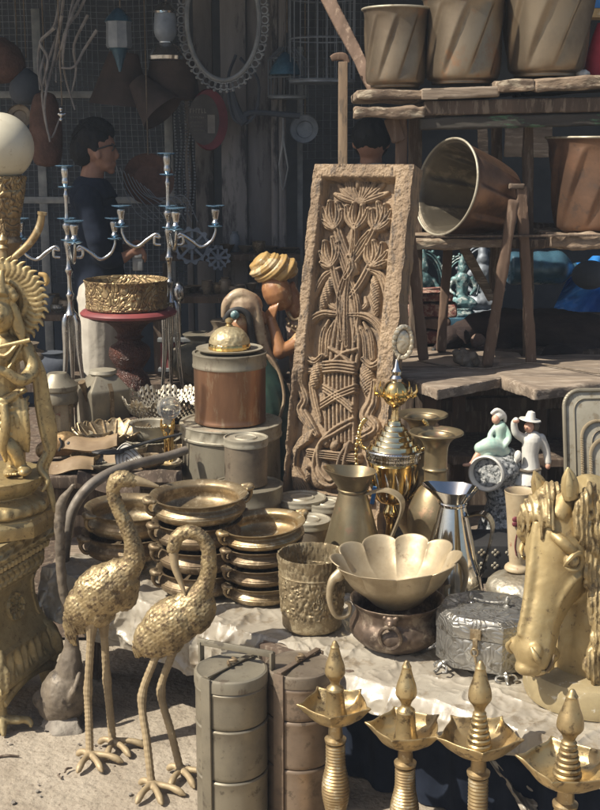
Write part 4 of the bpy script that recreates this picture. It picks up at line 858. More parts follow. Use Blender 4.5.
# ---- oil lamps standing in front
GL = 'tall brass oil lamps in a row in front of the table'
def oil_lamp(px, py, Y, rt, label, ridged, fpx, rz=0.):
    c = P(px, py, Y); t = thing('oil_lamp', label, 'oil lamp', (c.x, c.y, .012), GL); t.rotation_euler = (R(.8)*math.sin(px), R(.8)*math.cos(px), rz); zb = c.z - .012
    s_ = S(Y, c.z); Hf = P(px, fpx, Y).z - c.z; rr0 = rt * .80
    def ds(th, h, rr):
        k = np.clip((rr - rr0*.6)/(rr0*.4), 0, 1) * (h > zb - .03); sp = np.maximum(np.cos(((th + math.pi/10) * 5 / 2) % math.pi * 1.0), -1)
        a = (th % (2*math.pi/5)) - math.pi/5; tip = np.exp(-(np.abs(a)/.11)**1.3) * .8 + .20*np.exp(-(a/.42)**2)
        return rr * (1 + (rt/rr0 - 1) * (tip * 1.15 - .10) * k**2), h + .004 * tip * k**3
    q = MB(); q.lathe([(.012, zb-.052), (.02, zb-.048), (rr0*.50, zb-.042), (rr0*.80, zb-.028), (rr0*.95, zb-.008), (rr0*1.0, zb), (rr0*.985, zb+.003), (rr0*.955, zb), (rr0*.91, zb-.010), (rr0*.78, zb-.024), (rr0*.5, zb-.032), (.001, zb-.028)], 240, smooth=3, disp=ds); q.build('bowl', M['brass_lamp'], t, ang=50)
    q = MB(); b0 = zb - .028; Ht = Hf + .028; rc = rt*.27
    if ridged:
        pr = []
        for k in range(6):
            r_ = rc*(1.02 - .085*k); z_ = b0 + Ht*(.0 + .062*k); pr += [(r_*.93, z_), (r_*1.03, z_ + Ht*.015), (r_*1.03, z_ + Ht*.045), (r_*.92, z_ + Ht*.06)]
    else:
        pr = [(rc*1.12, b0), (rc*1.10, b0+Ht*.03), (rc*.98, b0+Ht*.06), (rc*.90, b0+Ht*.2), (rc*.82, b0+Ht*.33), (rc*.86, b0+Ht*.345), (rc*.80, b0+Ht*.37)]
    up_ = [(rc*.56, b0+Ht*.395), (rc*.43, b0+Ht*.43), (rc*.60, b0+Ht*.49), (rc*.92, b0+Ht*.55), (rc*.97, b0+Ht*.60), (rc*.88, b0+Ht*.68), (rc*.66, b0+Ht*.77), (rc*.48, b0+Ht*.86), (rc*.42, b0+Ht*.90), (rc*.44, b0+Ht*.915), (rc*.34, b0+Ht*.94), (rc*.18, b0+Ht*.985), (.0005, b0+Ht)]
    pr += [(float(max(p[0], .0005)), float(p[1])) for p in cr(up_, 4)]
    q.lathe(pr, 40); q.build('finial', M['brass_lamp'], t, ang=28)
    q = MB(); pr = [(.085, 0), (.088, .008), (.07, .02), (.045, .03), (.025, .05), (.02, .07)]
    n = 26; z0_, z1_ = .075, zb - .10
    for k in range(n):
        f = k/(n-1); r_ = .020 + .014*max(0, 1 - f/.55)**1.0 if ridged else .017 + .010*math.sin(math.pi*min(f*1.25, 1))**2 + .004
        z_ = z0_ + (z1_-z0_)*f; pr += [(r_, z_), (r_ + .0018, z_ + (z1_-z0_)/n*.5)]
    pr += [(.017, zb-.098), (.024, zb-.092), (.025, zb-.085), (.017, zb-.080), (.0155, zb-.055), (.02, zb-.043), (.001, zb-.042)]
    q.lathe(pr, 36); q.build('stem', M['brass_old'], t, ang=28)
oil_lamp(337, 704, 2.51, .088, 'smallest tall oil lamp at the left of the row, in front of the brown canister', False, 641, R(9))
oil_lamp(406.5, 727, 2.43, .090, 'second oil lamp from the left with smooth cone, below the copper planter', False, 661, R(-6))
oil_lamp(481.5, 735, 2.33, .095, 'third oil lamp from the left with ringed cone, below the silver box', True, 661, R(14))
oil_lamp(565, 763, 2.12, .100, 'nearest oil lamp at the lower right corner with ringed cone, below the horse bust', True, 689, R(-11))

# ---- tiffin canisters
GT = 'tall stacked metal food carriers in front of the table'
def tiffin(px, py, Y, r, m, ml, label, seams, ang):
    c = P(px, py, Y); t = thing('food_carrier', label, 'food carrier', (c.x, c.y, .01), GT, rz=ang); H = c.z - .01
    zs = [H - .03] + [P(px, y - r/S(Y)*.42, Y).z - .01 for y in seams]; zs = [zs[0]] + zs[1:] + [0]
    for k in range(len(zs) - 1):
        z1_, z0_ = zs[k], max(zs[k+1], 0)
        q = MB(); q.lathe([(r*.95, z0_), (r*.99, z0_+.004), (r*1.0, z0_+.012)] + [(r, z0_ + (z1_-z0_)*f) for f in (.3, .5, .7)] + [(r*1.0, z1_-.012), (r*1.015, z1_-.009), (r*1.02, z1_-.004), (r*.99, z1_-.0005), (.001, z1_-.0005)], 72, disp=lambda th, h, rr: .0015*fbm(np.stack([np.cos(th)*2, np.sin(th)*2, h*9+k], -1), 2, 17)*(rr > r*.5)); q.build('tier', M[m], t, ang=40)
    q = MB(); q.lathe([(r*1.0, H-.0305), (r*1.03, H-.028), (r*1.03, H-.006), (r*1.01, H-.001), (r*.95, H+.0015), (r*.9, H-.001), (r*.5, H+.004), (.001, H+.005)], 72, disp=lambda th, h, rr: .0015*fbm(np.stack([rr*40*np.cos(th), rr*40*np.sin(th), h*0], -1), 2, 3)); q.build('lid', M[ml], t, ang=40)
    q = MB()
    for a in (0, math.pi):
        q.box(((r*1.045)*math.cos(a), 0, H*.5), (.006, .028, H + .012))
    q.box((0, 0, H + .0095), (r*2.09, .014, .004)); q.build('strap', M[m], t, bevel=.001)
    q = MB(); Mh = Matrix.Rotation(R(20), 4, 'Z')
    q.tube([(-.02, -.012, H+.016), (-.008, .008, H+.020), (.004, -.004, H+.018), (.018, .010, H+.017)], .004, 6, 4); q.build('clasp', M['brass_dark'], t)
    return t, H
t, H = tiffin(231, 668, 2.66, .0855, 'tiffin_grey', 'tin_grey', 'grey cylindrical food carrier with clasp strap, left of the brown one', (731, 781), R(232))
q = MB(); b0 = Matrix.Rotation(-t.rotation_euler.z, 4, 'Z')
for a, b, w in (((-.075, .055, H-.05), (-.075, .055, H+.045), .016), ((-.083, .055, H+.045), (.10, .01, H+.03), .016), ((.098, .01, H-.02), (.098, .01, H+.035), .016)):
    q.beam(b0 @ Vector(a), b0 @ Vector(b), w, .007)
q.build('carry_handle', M['tiffin_grey'], t, bevel=.001)
tiffin(299, 664, 2.70, .082, 'tiffin_brown', 'tin_brown', 'brown cylindrical food carrier with seamed tiers, behind the smallest oil lamp', (722, 769), R(236))

# ================================================================== SCULPTURES
def fnoise(a, f, s): return lambda co: a * fbm(co * f, 3, s) * 2
# ---- cranes
def crane(Y, label, body, neck, beak, tail, legs, origin):
    t = thing('crane_statue', label, 'crane statue', origin, 'gold crane statues'); O = Vector(origin); s_ = S(Y)
    W = lambda px, py, d=0: P(px, py, Y + d * s_) - O
    q = MB()
    for (px, py, d, rx, ry, rz_, ang) in body: q.ell(W(px, py, d), (rx*s_, ry*s_, rz_*s_), rot=Euler((0, R(ang), 0)), n=20)
    q.chain([W(*p[:2], p[3] if len(p) > 3 else 0) for p in neck], [p[2]*s_ for p in neck], 14, 6)
    def feathers(co):
        # overlapping feather scales: rows along the body
        wn_ = .006*fbm(co*28, 2, 9); u = co[:, 0] * .75 + co[:, 2] * .65 + wn_; v = co[:, 2] * .75 - co[:, 0] * .65 + wn_*1.3
        row = v / .0085; ri = np.floor(row); f = row - ri
        uu = u / .015 + ri * .5; g_ = uu - np.floor(uu)
        return .0022 * ((1 - f) * (1 - 1.4*np.abs(g_ - .5)) - .4) + .003 * fbm(co * 70, 2, 3)
    q.build('body', M['gold_crane'], t, vox=.0030, smooth=4, disp=feathers, ang=70)
    q = MB(); q.chain([W(*p[:2], p[3] if len(p) > 3 else 0) for p in beak], [p[2]*s_ for p in beak], 10, 3); hd = q.build('beak', M['gold_leg'], t)
    q = MB()
    for i, (pts) in enumerate(tail): q.tube([W(x, y, d) for x, y, r, d in pts], [r*s_ for x, y, r, d in pts], 10, 4, flat=.35, ref=(0, 1, 0))
    q.build('tail', M['gold_crane'], t, vox=.003, smooth=2, disp=lambda co: .0015*np.sin(co[:, 0]*900+co[:, 2]*300), ang=70)
    for hip, knee, foot, dd in legs:
        q = MB(); a = W(*hip); k = W(*knee); fz = G(foot[0], foot[1], .012) - O
        path = cr([a, a + (k - a)*.35, k, k + (fz - k)*.5, fz], 30)
        n_ = len(path); rad = []
        for i in range(n_):
            f = i / (n_-1); r0 = (8.0 - 6.6*min(f*4.2, 1) * .62) * s_; r0 = max(r0, 3.7*s_); r0 += .9*s_*math.exp(-((f-.5)/.04)**2); r0 += (0.3*s_ if (i // 2) % 2 else 0) * (f > .2); rad.append(r0)
        q.tube(path, rad, 12); lg = q.build('leg', M['gold_leg'], t, ang=25)
        q = MB(); ft = fz.copy()
        for az, L_ in ((-12, .095), (-58, .085), (-105, .080), (150, .045)):
            d_ = Vector((math.cos(R(az + dd)), math.sin(R(az + dd)), 0)); 
            q.tube([ft + Vector((0, 0, .010)), ft + d_*L_*.5 + Vector((0, 0, .011)), ft + d_*L_*.8 + Vector((0, 0, .004)), ft + d_*L_ + Vector((0, 0, -.004))], [.010, .0085, .0095, .003], 10, 5)
            q.ell(ft + d_*L_*.86, (.009, .009, .008), n=10)
        q.ell(ft + Vector((0, 0, .010)), (.014, .014, .012)); q.build('foot', M['gold_leg'], lg, vox=.0025, smooth=2)
    # eye
    return t, W, s_
t, W, s_ = crane(3.0, 'gold crane statue standing upright with its head raised, left of the pair',
    [(104, 590, 0, 35, 21, 27, -35), (120, 580, 0, 20, 17, 23, -25), (86, 606, 0, 23, 17, 22, -50), (124, 592, 0, 15, 14, 20, 0), (99, 612, 0, 18, 15, 16, -20)],
    [(121, 578, 15), (134, 560, 11.5), (132, 540, 9), (124, 520, 7.8), (116, 503, 7.2), (113, 490, 7.2), (117, 481, 9), (125, 479, 8.6), (133, 481, 6.4)],
    [(129, 480, 6.2), (142, 482, 4.4), (158, 486.5, 1.6)],
    [[(80, 600, 12, 0), (72, 618, 10, 0), (71, 636, 6, 0), (76, 646, 2, 0)], [(88, 600, 13, 0), (80, 620, 10, 2), (82, 634, 5, 2)]],
    [((92, 618, -5), (88, 690, -5), (90, 757), 0), ((103, 616, 9), (107, 680, 9), (113, 744), 10)], G(100, 750, 0))
q = MB(); q.ell(W(123, 476, -6.4), .0035, n=8); q.build('eye', M['brass_dark'], t)
t, W, s_ = crane(2.86, 'gold crane statue preening with its neck looped down, right of the pair',
    [(173, 622, 0, 36, 21, 26, -32), (192, 612, 0, 22, 18, 24, -20), (155, 638, 0, 22, 16, 22, -55), (201, 608, 0, 16, 15, 20, 0), (168, 640, 0, 18, 15, 16, -20)],
    [(196, 600, 15), (206, 582, 9.5), (209, 562, 8.2), (207, 545, 7.4), (198, 534, 7), (186, 532, 7.2), (177, 538, 7.4), (173, 549, 6.6, -2)],
    [(173, 547, 5.4, -2), (175, 566, 4.2, -4), (180, 580, 3.2, -6), (185, 594, 1.4, -8)],
    [[(150, 632, 12, 0), (140, 645, 9, 0), (137, 658, 3, 0)], [(158, 632, 12, 0), (148, 648, 8, 2), (142, 656, 4, 2)]],
    [((160, 642, -5), (142, 697, -5), (152, 787), -8), ((176, 640, 9), (161, 691, 9), (181, 772), -2)], G(165, 780, 0))
q = MB(); q.ell(W(171, 541, -7.2), .0035, n=8); q.build('eye', M['brass_dark'], t)

# ---- horse bust (chess knight) on round base
HY = 2.60; s_ = S(HY, .6); t = thing('horse_bust', 'large gold painted horse head bust on a round weathered plinth at the right', 'horse bust', at(592, HY, TZ)); t.location.z = TZ + .012; O = Vector(t.location)
W = lambda px, py, d=0: P(px, py, HY + d * s_) - O
q = MB(); r = 70*s_; q.lathe([(r*.9, 0), (r*.98, .004), (r*1.0, .015), (r*1.0, .058), (r*.97, .070), (r*.9, .075), (.001, .076)], 72, disp=lambda th, h, rr: .003*fbm(np.stack([np.cos(th)*4, np.sin(th)*4, h*30], -1), 3, 2)); q.build('plinth', M['gold_chipped'], t, ang=40)
q = MB()
# neck column: stacked ellipsoid sections swept from plinth to poll
nk = [(600, 688, 0, 50), (603, 650, 0, 50), (608, 610, 2, 48), (610, 570, 6, 45), (604, 535, 10, 40), (588, 508, 12, 34), (572, 500, 8, 28)]
q.tube([W(x, y, d) for x, y, d, r in nk], [r*s_ for x, y, d, r in nk], 28, 6, flat=.82)
for x, y, d, r in nk: q.ell(W(x, y, d), (r*s_*.97, r*s_*.8, r*s_*.6), n=20)
# head lofted along its own axis: A down the face, D out of the face, Sd across
A_ = Vector((-.19, -.24, -.95)).normalized(); D_ = Vector((-.85, -.52, .0)); D_ = (D_ - A_*D_.dot(A_)).normalized(); Sd = D_.cross(A_).normalized(); HL = .385
P0 = W(553, 497, -16)
H3 = lambda t_, w_, d_: P0 + A_*HL*t_ + Sd*HL*w_ + D_*HL*d_
SEC = [(-.06, .10, .02, -.16), (0, .24, .06, -.30), (.10, .33, .085, -.38), (.20, .36, .085, -.42), (.30, .355, .075, -.45), (.38, .32, .06, -.44), (.48, .265, .05, -.37), (.60, .215, .045, -.28), (.72, .19, .045, -.225), (.82, .205, .05, -.215), (.90, .225, .045, -.205), (.96, .20, .015, -.185), (1.0, .12, -.04, -.14)]
SE = cr(SEC, 5); V = []; nq = 36
for t_, w_, d1, d0 in SE:
    cd, hd_ = (d1+d0)/2, (d1-d0)/2
    for j in range(nq):
        a = 2*math.pi*j/nq; cs, sn = math.cos(a), math.sin(a); e = .82 if t_ < .8 else .95
        x = math.copysign(abs(cs)**e, cs)*w_/2; y = math.copysign(abs(sn)**e, sn)*hd_
        taper = 1 - .28*max(0, -y/hd_)*(t_ > .3)                      # narrower towards the jaw
        V.append(tuple(H3(t_, x*taper, cd + y)))
q.grid(V, nq, len(SE), close_u=True); b0 = len(q.v) - len(V); q.f += [tuple(reversed(range(b0, b0+nq))), tuple(b0 + (len(SE)-1)*nq + j for j in range(nq))]
hr = HL
def be(t_, w_, d_, r, rot=None): q.ell(H3(t_, w_, d_), tuple(x*hr for x in (r if hasattr(r, '__len__') else (r, r, r))), n=18)
for sg_ in (-1, 1):
    q.tube([H3(.20, sg_*.10, .06), H3(.235, sg_*.165, .03), H3(.27, sg_*.185, -.03), H3(.30, sg_*.175, -.11)], [x*hr for x in (.02, .034, .032, .014)], 12, 5)        # brow
    q.tube([H3(.40, sg_*.155, -.17), H3(.48, sg_*.13, -.12), H3(.62, sg_*.098, -.09)], [x*hr for x in (.022, .022, .012)], 12, 5)                                 # cheek ridge
    be(.30, sg_*.12, -.27, (.10, .09, .13)); be(.88, sg_*.085, -.005, (.045, .045, .05))
    q.tube([H3(.12, sg_*.10, .04), H3(.05, sg_*.09, .0), H3(-.04, sg_*.085, -.04)], [x*hr for x in (.05, .06, .05)], 12, 4)
q.tube([H3(.15, 0, .085), H3(.4, 0, .062), H3(.62, 0, .05), H3(.82, 0, .055)], [x*hr for x in (.03, .035, .03, .025)], 12, 4)
be(.985, 0, -.06, (.085, .075, .05)); be(.97, 0, -.17, (.065, .06, .035)); be(.90, 0, -.20, (.06, .055, .05))
q.tube([W(575, 510, -6), W(592, 530, 4), W(600, 560, 4)], [26*s_, 34*s_, 40*s_], 18, 4)
body = q.build('head', M['gold_horse'], t, vox=.0040, smooth=6, disp=fnoise(.0016, 24, 4), ang=80)
for (bx, by, d, tx, ty, td, w) in ((545, 503, -8, 534, 470, -12, 9), (571, 500, -38, 568, 466, -40, 9)):
    q = MB(); q.tube([W(bx, by, d), W(bx + (tx-bx)*.35, by + (ty-by)*.35, d), W(bx + (tx-bx)*.7, by + (ty-by)*.7, (d+td)/2), W(tx, ty, td)], [w*.8*s_, w*s_, w*.75*s_, .8*s_], 14, 6, flat=.6)
    ear = q.build('ear', M['gold_horse'], t, vox=.003, smooth=2)
    q = MB(); q.tube([W(bx-1 + (tx-bx)*.1, by + (ty-by)*.1, d-6), W(bx + (tx-bx)*.45, by + (ty-by)*.45, d-6.5), W(bx + (tx-bx)*.85, by + (ty-by)*.85, td-2.5)], [3*s_, 3.6*s_, 1*s_], 8, 5, flat=.4); q.build('ear_hollow', M['gold_pedestal'], ear)
# eyes, nostrils, mouth
for sg_ in (-1, 1):
    q = MB(); q.ell(H3(.33, sg_*.166, -.065), .046*hr, n=20); e = q.build('eye', M['gold_mane'], t)
    q = MB(); q.tube([H3(.32, sg_*.175, -.13), H3(.285, sg_*.20, -.09), H3(.295, sg_*.208, -.04), H3(.34, sg_*.195, -.01), H3(.37, sg_*.175, -.01)], [x*hr for x in (.008, .016, .017, .014, .006)], 8, 5); q.tube([H3(.33, sg_*.175, -.125), H3(.37, sg_*.20, -.095), H3(.385, sg_*.195, -.05), H3(.375, sg_*.178, -.015)], [x*hr for x in (.006, .012, .012, .006)], 8, 5); q.build('eyelid', M['gold_horse'], e)
    q = MB(); q.tube([H3(.86, sg_*.085, .035), H3(.895, sg_*.115, .025), H3(.925, sg_*.115, -.01), H3(.905, sg_*.10, -.035)], [x*hr for x in (.010, .017, .016, .008)], 10, 5); q.build('nostril_rim', M['gold_horse'], t)
    q = MB(); q.ell(H3(.895, sg_*.105, -.004), (.020*hr, .014*hr, .022*hr), n=12); q.build('nostril', M['brass_dark'], t)
q = MB(); q.tube([H3(.88, -.112, -.125), H3(.96, -.095, -.125), H3(1.015, -.04, -.115), H3(1.03, 0, -.112), H3(1.015, .04, -.115), H3(.96, .095, -.125), H3(.88, .112, -.125)], [x*hr for x in (.005, .011, .012, .012, .012, .011, .005)], 8, 5); q.build('mouth', M['brass_dark'], t)
q = MB()
for k in range(7): w_ = -.075 + .025*k; q.tube([H3(1.0 - abs(w_)*.25, w_, -.085), H3(1.035 - abs(w_)*.5, w_, -.10), H3(1.02 - abs(w_)*.5, w_, -.112)], [.014*hr]*3, 8, 3)
for k in range(7): w_ = -.06 + .02*k; q.tube([H3(.99, w_, -.165), H3(1.015 - abs(w_)*.5, w_, -.14), H3(1.02 - abs(w_)*.5, w_, -.125)], [.013*hr]*3, 8, 3)
q.build('lips', M['gold_horse'], t, vox=.0028, smooth=3)
# mane and forelock of many strands
q = MB(); rs = random.Random(5)
for k in range(10):
    w_ = -.10 + .022*k; q.tube([H3(-.03, w_*.3, .05), H3(.04, w_*.8, .095), H3(.12 + rs.uniform(-.02, .02), w_*1.2, .105), H3(.20 + rs.uniform(-.04, .06), w_*1.5 + rs.uniform(-.02, .02), .085)], [x*hr for x in (.018, .024, .022, .006)], 8, 4)
q.ell(H3(-.03, 0, .02), (.075*hr, .07*hr, .06*hr))
for k in range(30):
    f = k/29; y0 = 488 + 150*f; x0 = 580 + 18*math.sin(f*2.2); x1 = x0 + 4 + rs.uniform(-3, 6); d0 = -34 + 8*math.sin(f*5)
    q.tube([W(x0 + 12, y0 - 4, d0 + 14), W(x0 + 2 + rs.uniform(-3, 3), y0 + 10, d0 - 6), W(x0 + rs.uniform(-7, 5), y0 + 30, d0 - 10 + rs.uniform(-3, 3)), W(x0 + 8 + rs.uniform(-8, 8), y0 + 52, d0 - 6), W(x0 + rs.uniform(-4, 12), y0 + 66, d0)], [4*s_, 5.5*s_, 5*s_, 3.6*s_, 1.2*s_], 8, 5)
for k in range(44):
    f = k/43; y0 = 484 + 175*f; x0 = 604 + rs.uniform(-6, 34); d0 = -34 + rs.uniform(-5, 3)
    q.tube([W(x0, y0, d0 + 8), W(x0 + rs.uniform(-8, 8), y0 + 16, d0 - 3), W(x0 + rs.uniform(-8, 8), y0 + 34, d0 + 2), W(x0 + rs.uniform(-10, 10), y0 + 52, d0 + 2)], [4*s_, 5.5*s_, 4.5*s_, 1.5*s_], 8, 5)
q.v = [p for p in q.v]
q.build('mane', M['gold_mane'], t, vox=.0026, smooth=1, disp=lambda co: .0022*np.sin(co[:, 0]*520 + 6*fbm(co*16, 2, 4)))

# ---- pedestal (square, carved, clawed feet) and the sunburst statue
PY = 3.28; PL = at(-14, PY, 0); RZ = R(-19)
t = thing('carved_pedestal', 'tall square gold pedestal with carved bands and scrolled feet at the left edge', 'pedestal', (PL.x, PL.y, .005), rz=R(19) * -1 + R(0)); t.rotation_euler = (0, 0, R(-19)); Hp = P(5, 590, 3.12).z + .035
Hp = .545
def sq(q, prof, n=56, disp=None):
    V = []; u = np.linspace(-1, 1, n, endpoint=False)
    for hw, z in prof:
        for sd in range(4):
            a = sd*math.pi/2; ca, sa = math.cos(a), math.sin(a)
            e = disp(u, z, sd) if disp is not None else 0*u
            e = np.where(np.abs(u) > .93, 0, e); x = hw*u; y = -(hw + e)
            # corner chamfer
            V += [(float(ca*xx - sa*yy), float(sa*xx + ca*yy), z) for xx, yy in zip(x, y)]
    m = 4*n; q.grid(V, m, len(prof), close_u=True); b = len(q.v) - len(V); q.f += [tuple(reversed(range(b, b+m))), tuple(b + (len(prof)-1)*m + j for j in range(m))]
hw = .158
raw = [(.168, .125), (.168, .135), (.160, .15), (.154, .165), (.150, .20), (.148, .215), (.140, .225), (.134, .24), (.122, .27), (.114, .32), (.113, .36), (.120, .385), (.126, .392), (.126, .40), (.134, .405), (.138, .44), (.137, .452), (.146, .456), (.150, .47), (.148, .478), (.158, .482), (.164, .505), (.164, .530), (.170, .534), (.172, .545)]
prof = [tuple(p) for p in cr(raw, 5)]
def pdisp(u, z, sd):
    d = 0*u
    if .140 < z < .212: d = .004*np.sin(u*26 + 14*z*np.sign(np.sin(u*13))) * math.sin((z-.14)/.072*math.pi)
    elif .255 < z < .380:
        rr = np.sqrt((u*.115)**2 + (z-.318)**2); a = np.arctan2(z-.318, u*.115); d = np.where(rr < .040, .0035*(np.cos(a*8)*np.sin(rr*160) > .0) + .002*(np.abs(rr-.037) < .003) , 0) + .0028*((np.abs(np.abs(u) - .86) < .035))
    elif .405 < z < .450: d = .0035*np.abs(np.sin(u*16 + np.cos(z*200)*.8))
    elif .456 < z < .476: d = .0035*np.maximum(np.sin(u*50), 0)
    elif .484 < z < .531: d = .0045*np.sin(u*20 + 2.2*np.sin((z-.484)*133)) * np.sin((z-.484)/.047*math.pi)
    return d
pdisp0 = pdisp
def pdisp(u, z, sd): return 1.9*pdisp0(u, z, sd)
q = MB(); prof = []
zz_ = np.linspace(.125, .545, 260); rz0 = np.array([p[1] for p in raw]); rh0 = np.array([p[0] for p in raw])
prof = [(float(np.interp(z, rz0, rh0)), float(z)) for z in zz_]
sq(q, prof, 140, pdisp); q.build('column', M['gold_pedestal'], t, ang=60)
for sx, sy in ((1, -1), (-1, -1), (1, 1), (-1, 1)):
    q = MB(); D = Vector((sx, sy, 0)).normalized()
    def pt(o_, z): return D*o_ + Vector((0, 0, z))
    q.tube([pt(.15, .235), pt(.190, .20), pt(.200, .14), pt(.185, .08), pt(.190, .035), pt(.205, .012)], [.020, .028, .030, .025, .022, .018], 16, 6)
    for k in range(3):
        a = (k-1)*.35; q.tube([pt(.20, .04), Matrix.Rotation(a, 4, 'Z') @ pt(.220, .02), Matrix.Rotation(a, 4, 'Z') @ pt(.235, .004)], [.014, .012, .006], 8, 4)
    pr_ = Vector((-D.y, D.x, 0))
    for w in (-1, 1):
        q.tube([pt(.20, .20) + pr_*w*.012, pt(.215, .19) + pr_*w*.02, pt(.225, .15) + pr_*w*.02, pt(.225, .125) + pr_*w*.018, pt(.215, .15) + pr_*w*.018], [.008, .009, .009, .008, .006], 8, 5)
    q.build('foot', M['gold_pedestal'], t, vox=.004, smooth=2, disp=fnoise(.003, 40, 5))
for a in range(4):
    q = MB(); Mx = Matrix.Rotation(a*math.pi/2, 4, 'Z'); arc = [(x*.14, -.150, .125 - .012 - .03*abs(x)**2) for x in np.linspace(-1, 1, 15)]
    q.tube(arc, .016, 8, M=Mx); q.build('apron', M['gold_pedestal'], t, vox=.004, smooth=1)

SY = 3.27; SL = at(-2, SY, .55); t = thing('sunburst_statue', 'gold flute player statue with sunburst halo on lotus base upon the pedestal', 'statue', (SL.x, SL.y, .552)); O = Vector(t.location); s_ = S(SY, 1.0)
W = lambda px, py, d=0: P(px, py, SY + d * s_) - O
# base
q = MB(); r = 58*s_
q.lathe([(r*1.03, 0), (r*1.03, .035), (r*.98, .045), (r*.98, .05), (r*.90, .055), (.001, .055)], 8, M=Matrix.Rotation(R(5), 4, 'Z')); q.build('plinth', M['gold_statue'], t, bevel=.003, ang=30)
q = MB(); q.lathe([(r*.86, .053), (r*.92, .065), (r*.88, .085), (r*.74, .098), (r*.68, .105), (r*.74, .115), (r*.84, .135), (r*.86, .150), (r*.80, .158), (.001, .16)], 160, smooth=4, disp=lambda th, h, rr: .006*(np.abs(np.sin(th*7))**.5 - .6)*((rr > r*.5)) + .003*np.cos(th*28)*(np.abs(h-.075) < .012)); q.build('lotus_base', M['gold_statue'], t, ang=60)
q = MB()
# legs (crossed), torso, arms, head as one body
q.chain([W(8, 400, 0), W(18, 430, -4), W(14, 452, -6), W(12, 470, -8)], [15*s_, 11*s_, 8.5*s_, 6*s_], 14)
q.chain([W(-8, 400, 0), W(0, 430, -10), W(14, 450, -16), W(22, 468, -12)], [15*s_, 12*s_, 8*s_, 6*s_], 14)
q.ell(W(10, 472, -16), (7*s_, 12*s_, 5*s_)); q.ell(W(25, 471, -18), (7*s_, 11*s_, 5*s_))
for k in range(5): q.ell(W(6 + k*2.6, 474, -27), (1.6*s_, 3*s_, 2*s_), n=8)
q.chain([W(0, 398, 0), W(2, 375, 0), W(4, 350, 0)], [19*s_, 15*s_, 18*s_], 16); q.ell(W(4, 352, 0), (24*s_, 13*s_, 14*s_)); q.ell(W(2, 400, 0), (21*s_, 15*s_, 14*s_))
q.chain([W(26, 348, 0), W(33, 368, -6), W(22, 380, -20), W(6, 372, -27), W(-8, 366, -28)], [8*s_, 7.5*s_, 6.5*s_, 5*s_, 4*s_], 12)
q.chain([W(-18, 348, 0), W(-28, 362, -14), W(-20, 368, -28), W(-10, 362, -30)], [8*s_, 7*s_, 6*s_, 4*s_], 12)
q.chain([W(3, 342, 0), W(2, 330, -2)], [7*s_, 6.5*s_], 12)
q.ell(W(1, 314, -8), (13.5*s_, 14*s_, 18*s_)); q.ell(W(0, 318, -22), (3*s_, 4*s_, 4.5*s_)); q.ell(W(-6, 324, -16), (3.4*s_, 4*s_, 2.4*s_)); q.ell(W(12, 316, -5), (4*s_, 4*s_, 6*s_))
q.ell(W(1, 298, -5), (15*s_, 13*s_, 9*s_))
q.build('figure', M['gold_statue'], t, vox=.0028, smooth=2, disp=fnoise(.0018, 30, 7), ang=80)
q = MB()
for k in range(5): q.tube([W(-5, 368 - k*2.2, -31), W(-9, 366 - k*2.2, -35), W(-13, 368 - k*2.2, -31)], [1.6*s_, 1.8*s_, 1.2*s_], 8, 3)
q.build('fingers', M['gold_statue'], t)
q = MB(); q.tube([W(-40, 356, -34), W(30, 340, -30)], [2.2*s_, 2.2*s_], 10); q.build('flute', M['gold_statue'], t)
# halo
q = MB(); hc = (2, 303)
for ring, r0, rw in ((0, 19, 2.5), (1, 25, 2.5), (2, 30, 2)): q.tube([W(hc[0] + r0*math.cos(a), hc[1] + r0*math.sin(a), 5) for a in np.linspace(0, 2*math.pi, 48, endpoint=False)], rw*s_, 8, loop=True)
for k in range(36):
    a = 2*math.pi*k/36; q.ell(W(hc[0] + 22*math.cos(a), hc[1] + 22*math.sin(a), 3), 2.1*s_, n=8)
for k in range(40):
    a = 2*math.pi*k/40; L_ = 46 + (k % 2)*2; c, s2 = math.cos(a), math.sin(a); b_ = .05
    q.tube([W(hc[0] + 27*c, hc[1] + 27*s2, 5), W(hc[0] + 35*math.cos(a+b_), hc[1] + 35*math.sin(a+b_), 4), W(hc[0] + 42*math.cos(a-b_*.6), hc[1] + 42*math.sin(a-b_*.6), 5), W(hc[0] + L_*math.cos(a+b_), hc[1] + L_*math.sin(a+b_), 3)], [2.8*s_, 2.8*s_, 2.6*s_, .8*s_], 8, 4)
q.ell(W(hc[0], hc[1], 8), (28*s_, 2.5*s_, 28*s_))
q.build('halo', M['gold_statue'], t, vox=.003, smooth=1, ang=80)
q = MB()
for k in range(7):   # crown and hair coils
    a = R(200 + k*23); q.ell(W(2 + 13*math.cos(a), 302 + 14*math.sin(a), -10), (5*s_, 5*s_, 5*s_), n=10)
for k in range(5): q.tube([W(10 + k, 300 + k*3, -10), W(17 + k*1.2, 312 + k*4, -8), W(14 + k*2, 324 + k*4, -9), W(20 + k*2, 334 + k*3, -6)], [3*s_, 3.4*s_, 3*s_, 1.5*s_], 8, 4)
q.tube([W(0, 297, -18), W(0, 285, -10), W(2, 270, -2)], [8*s_, 6*s_, 2*s_], 12, 4)
q.build('hair', M['gold_statue'], t, vox=.003, smooth=2)
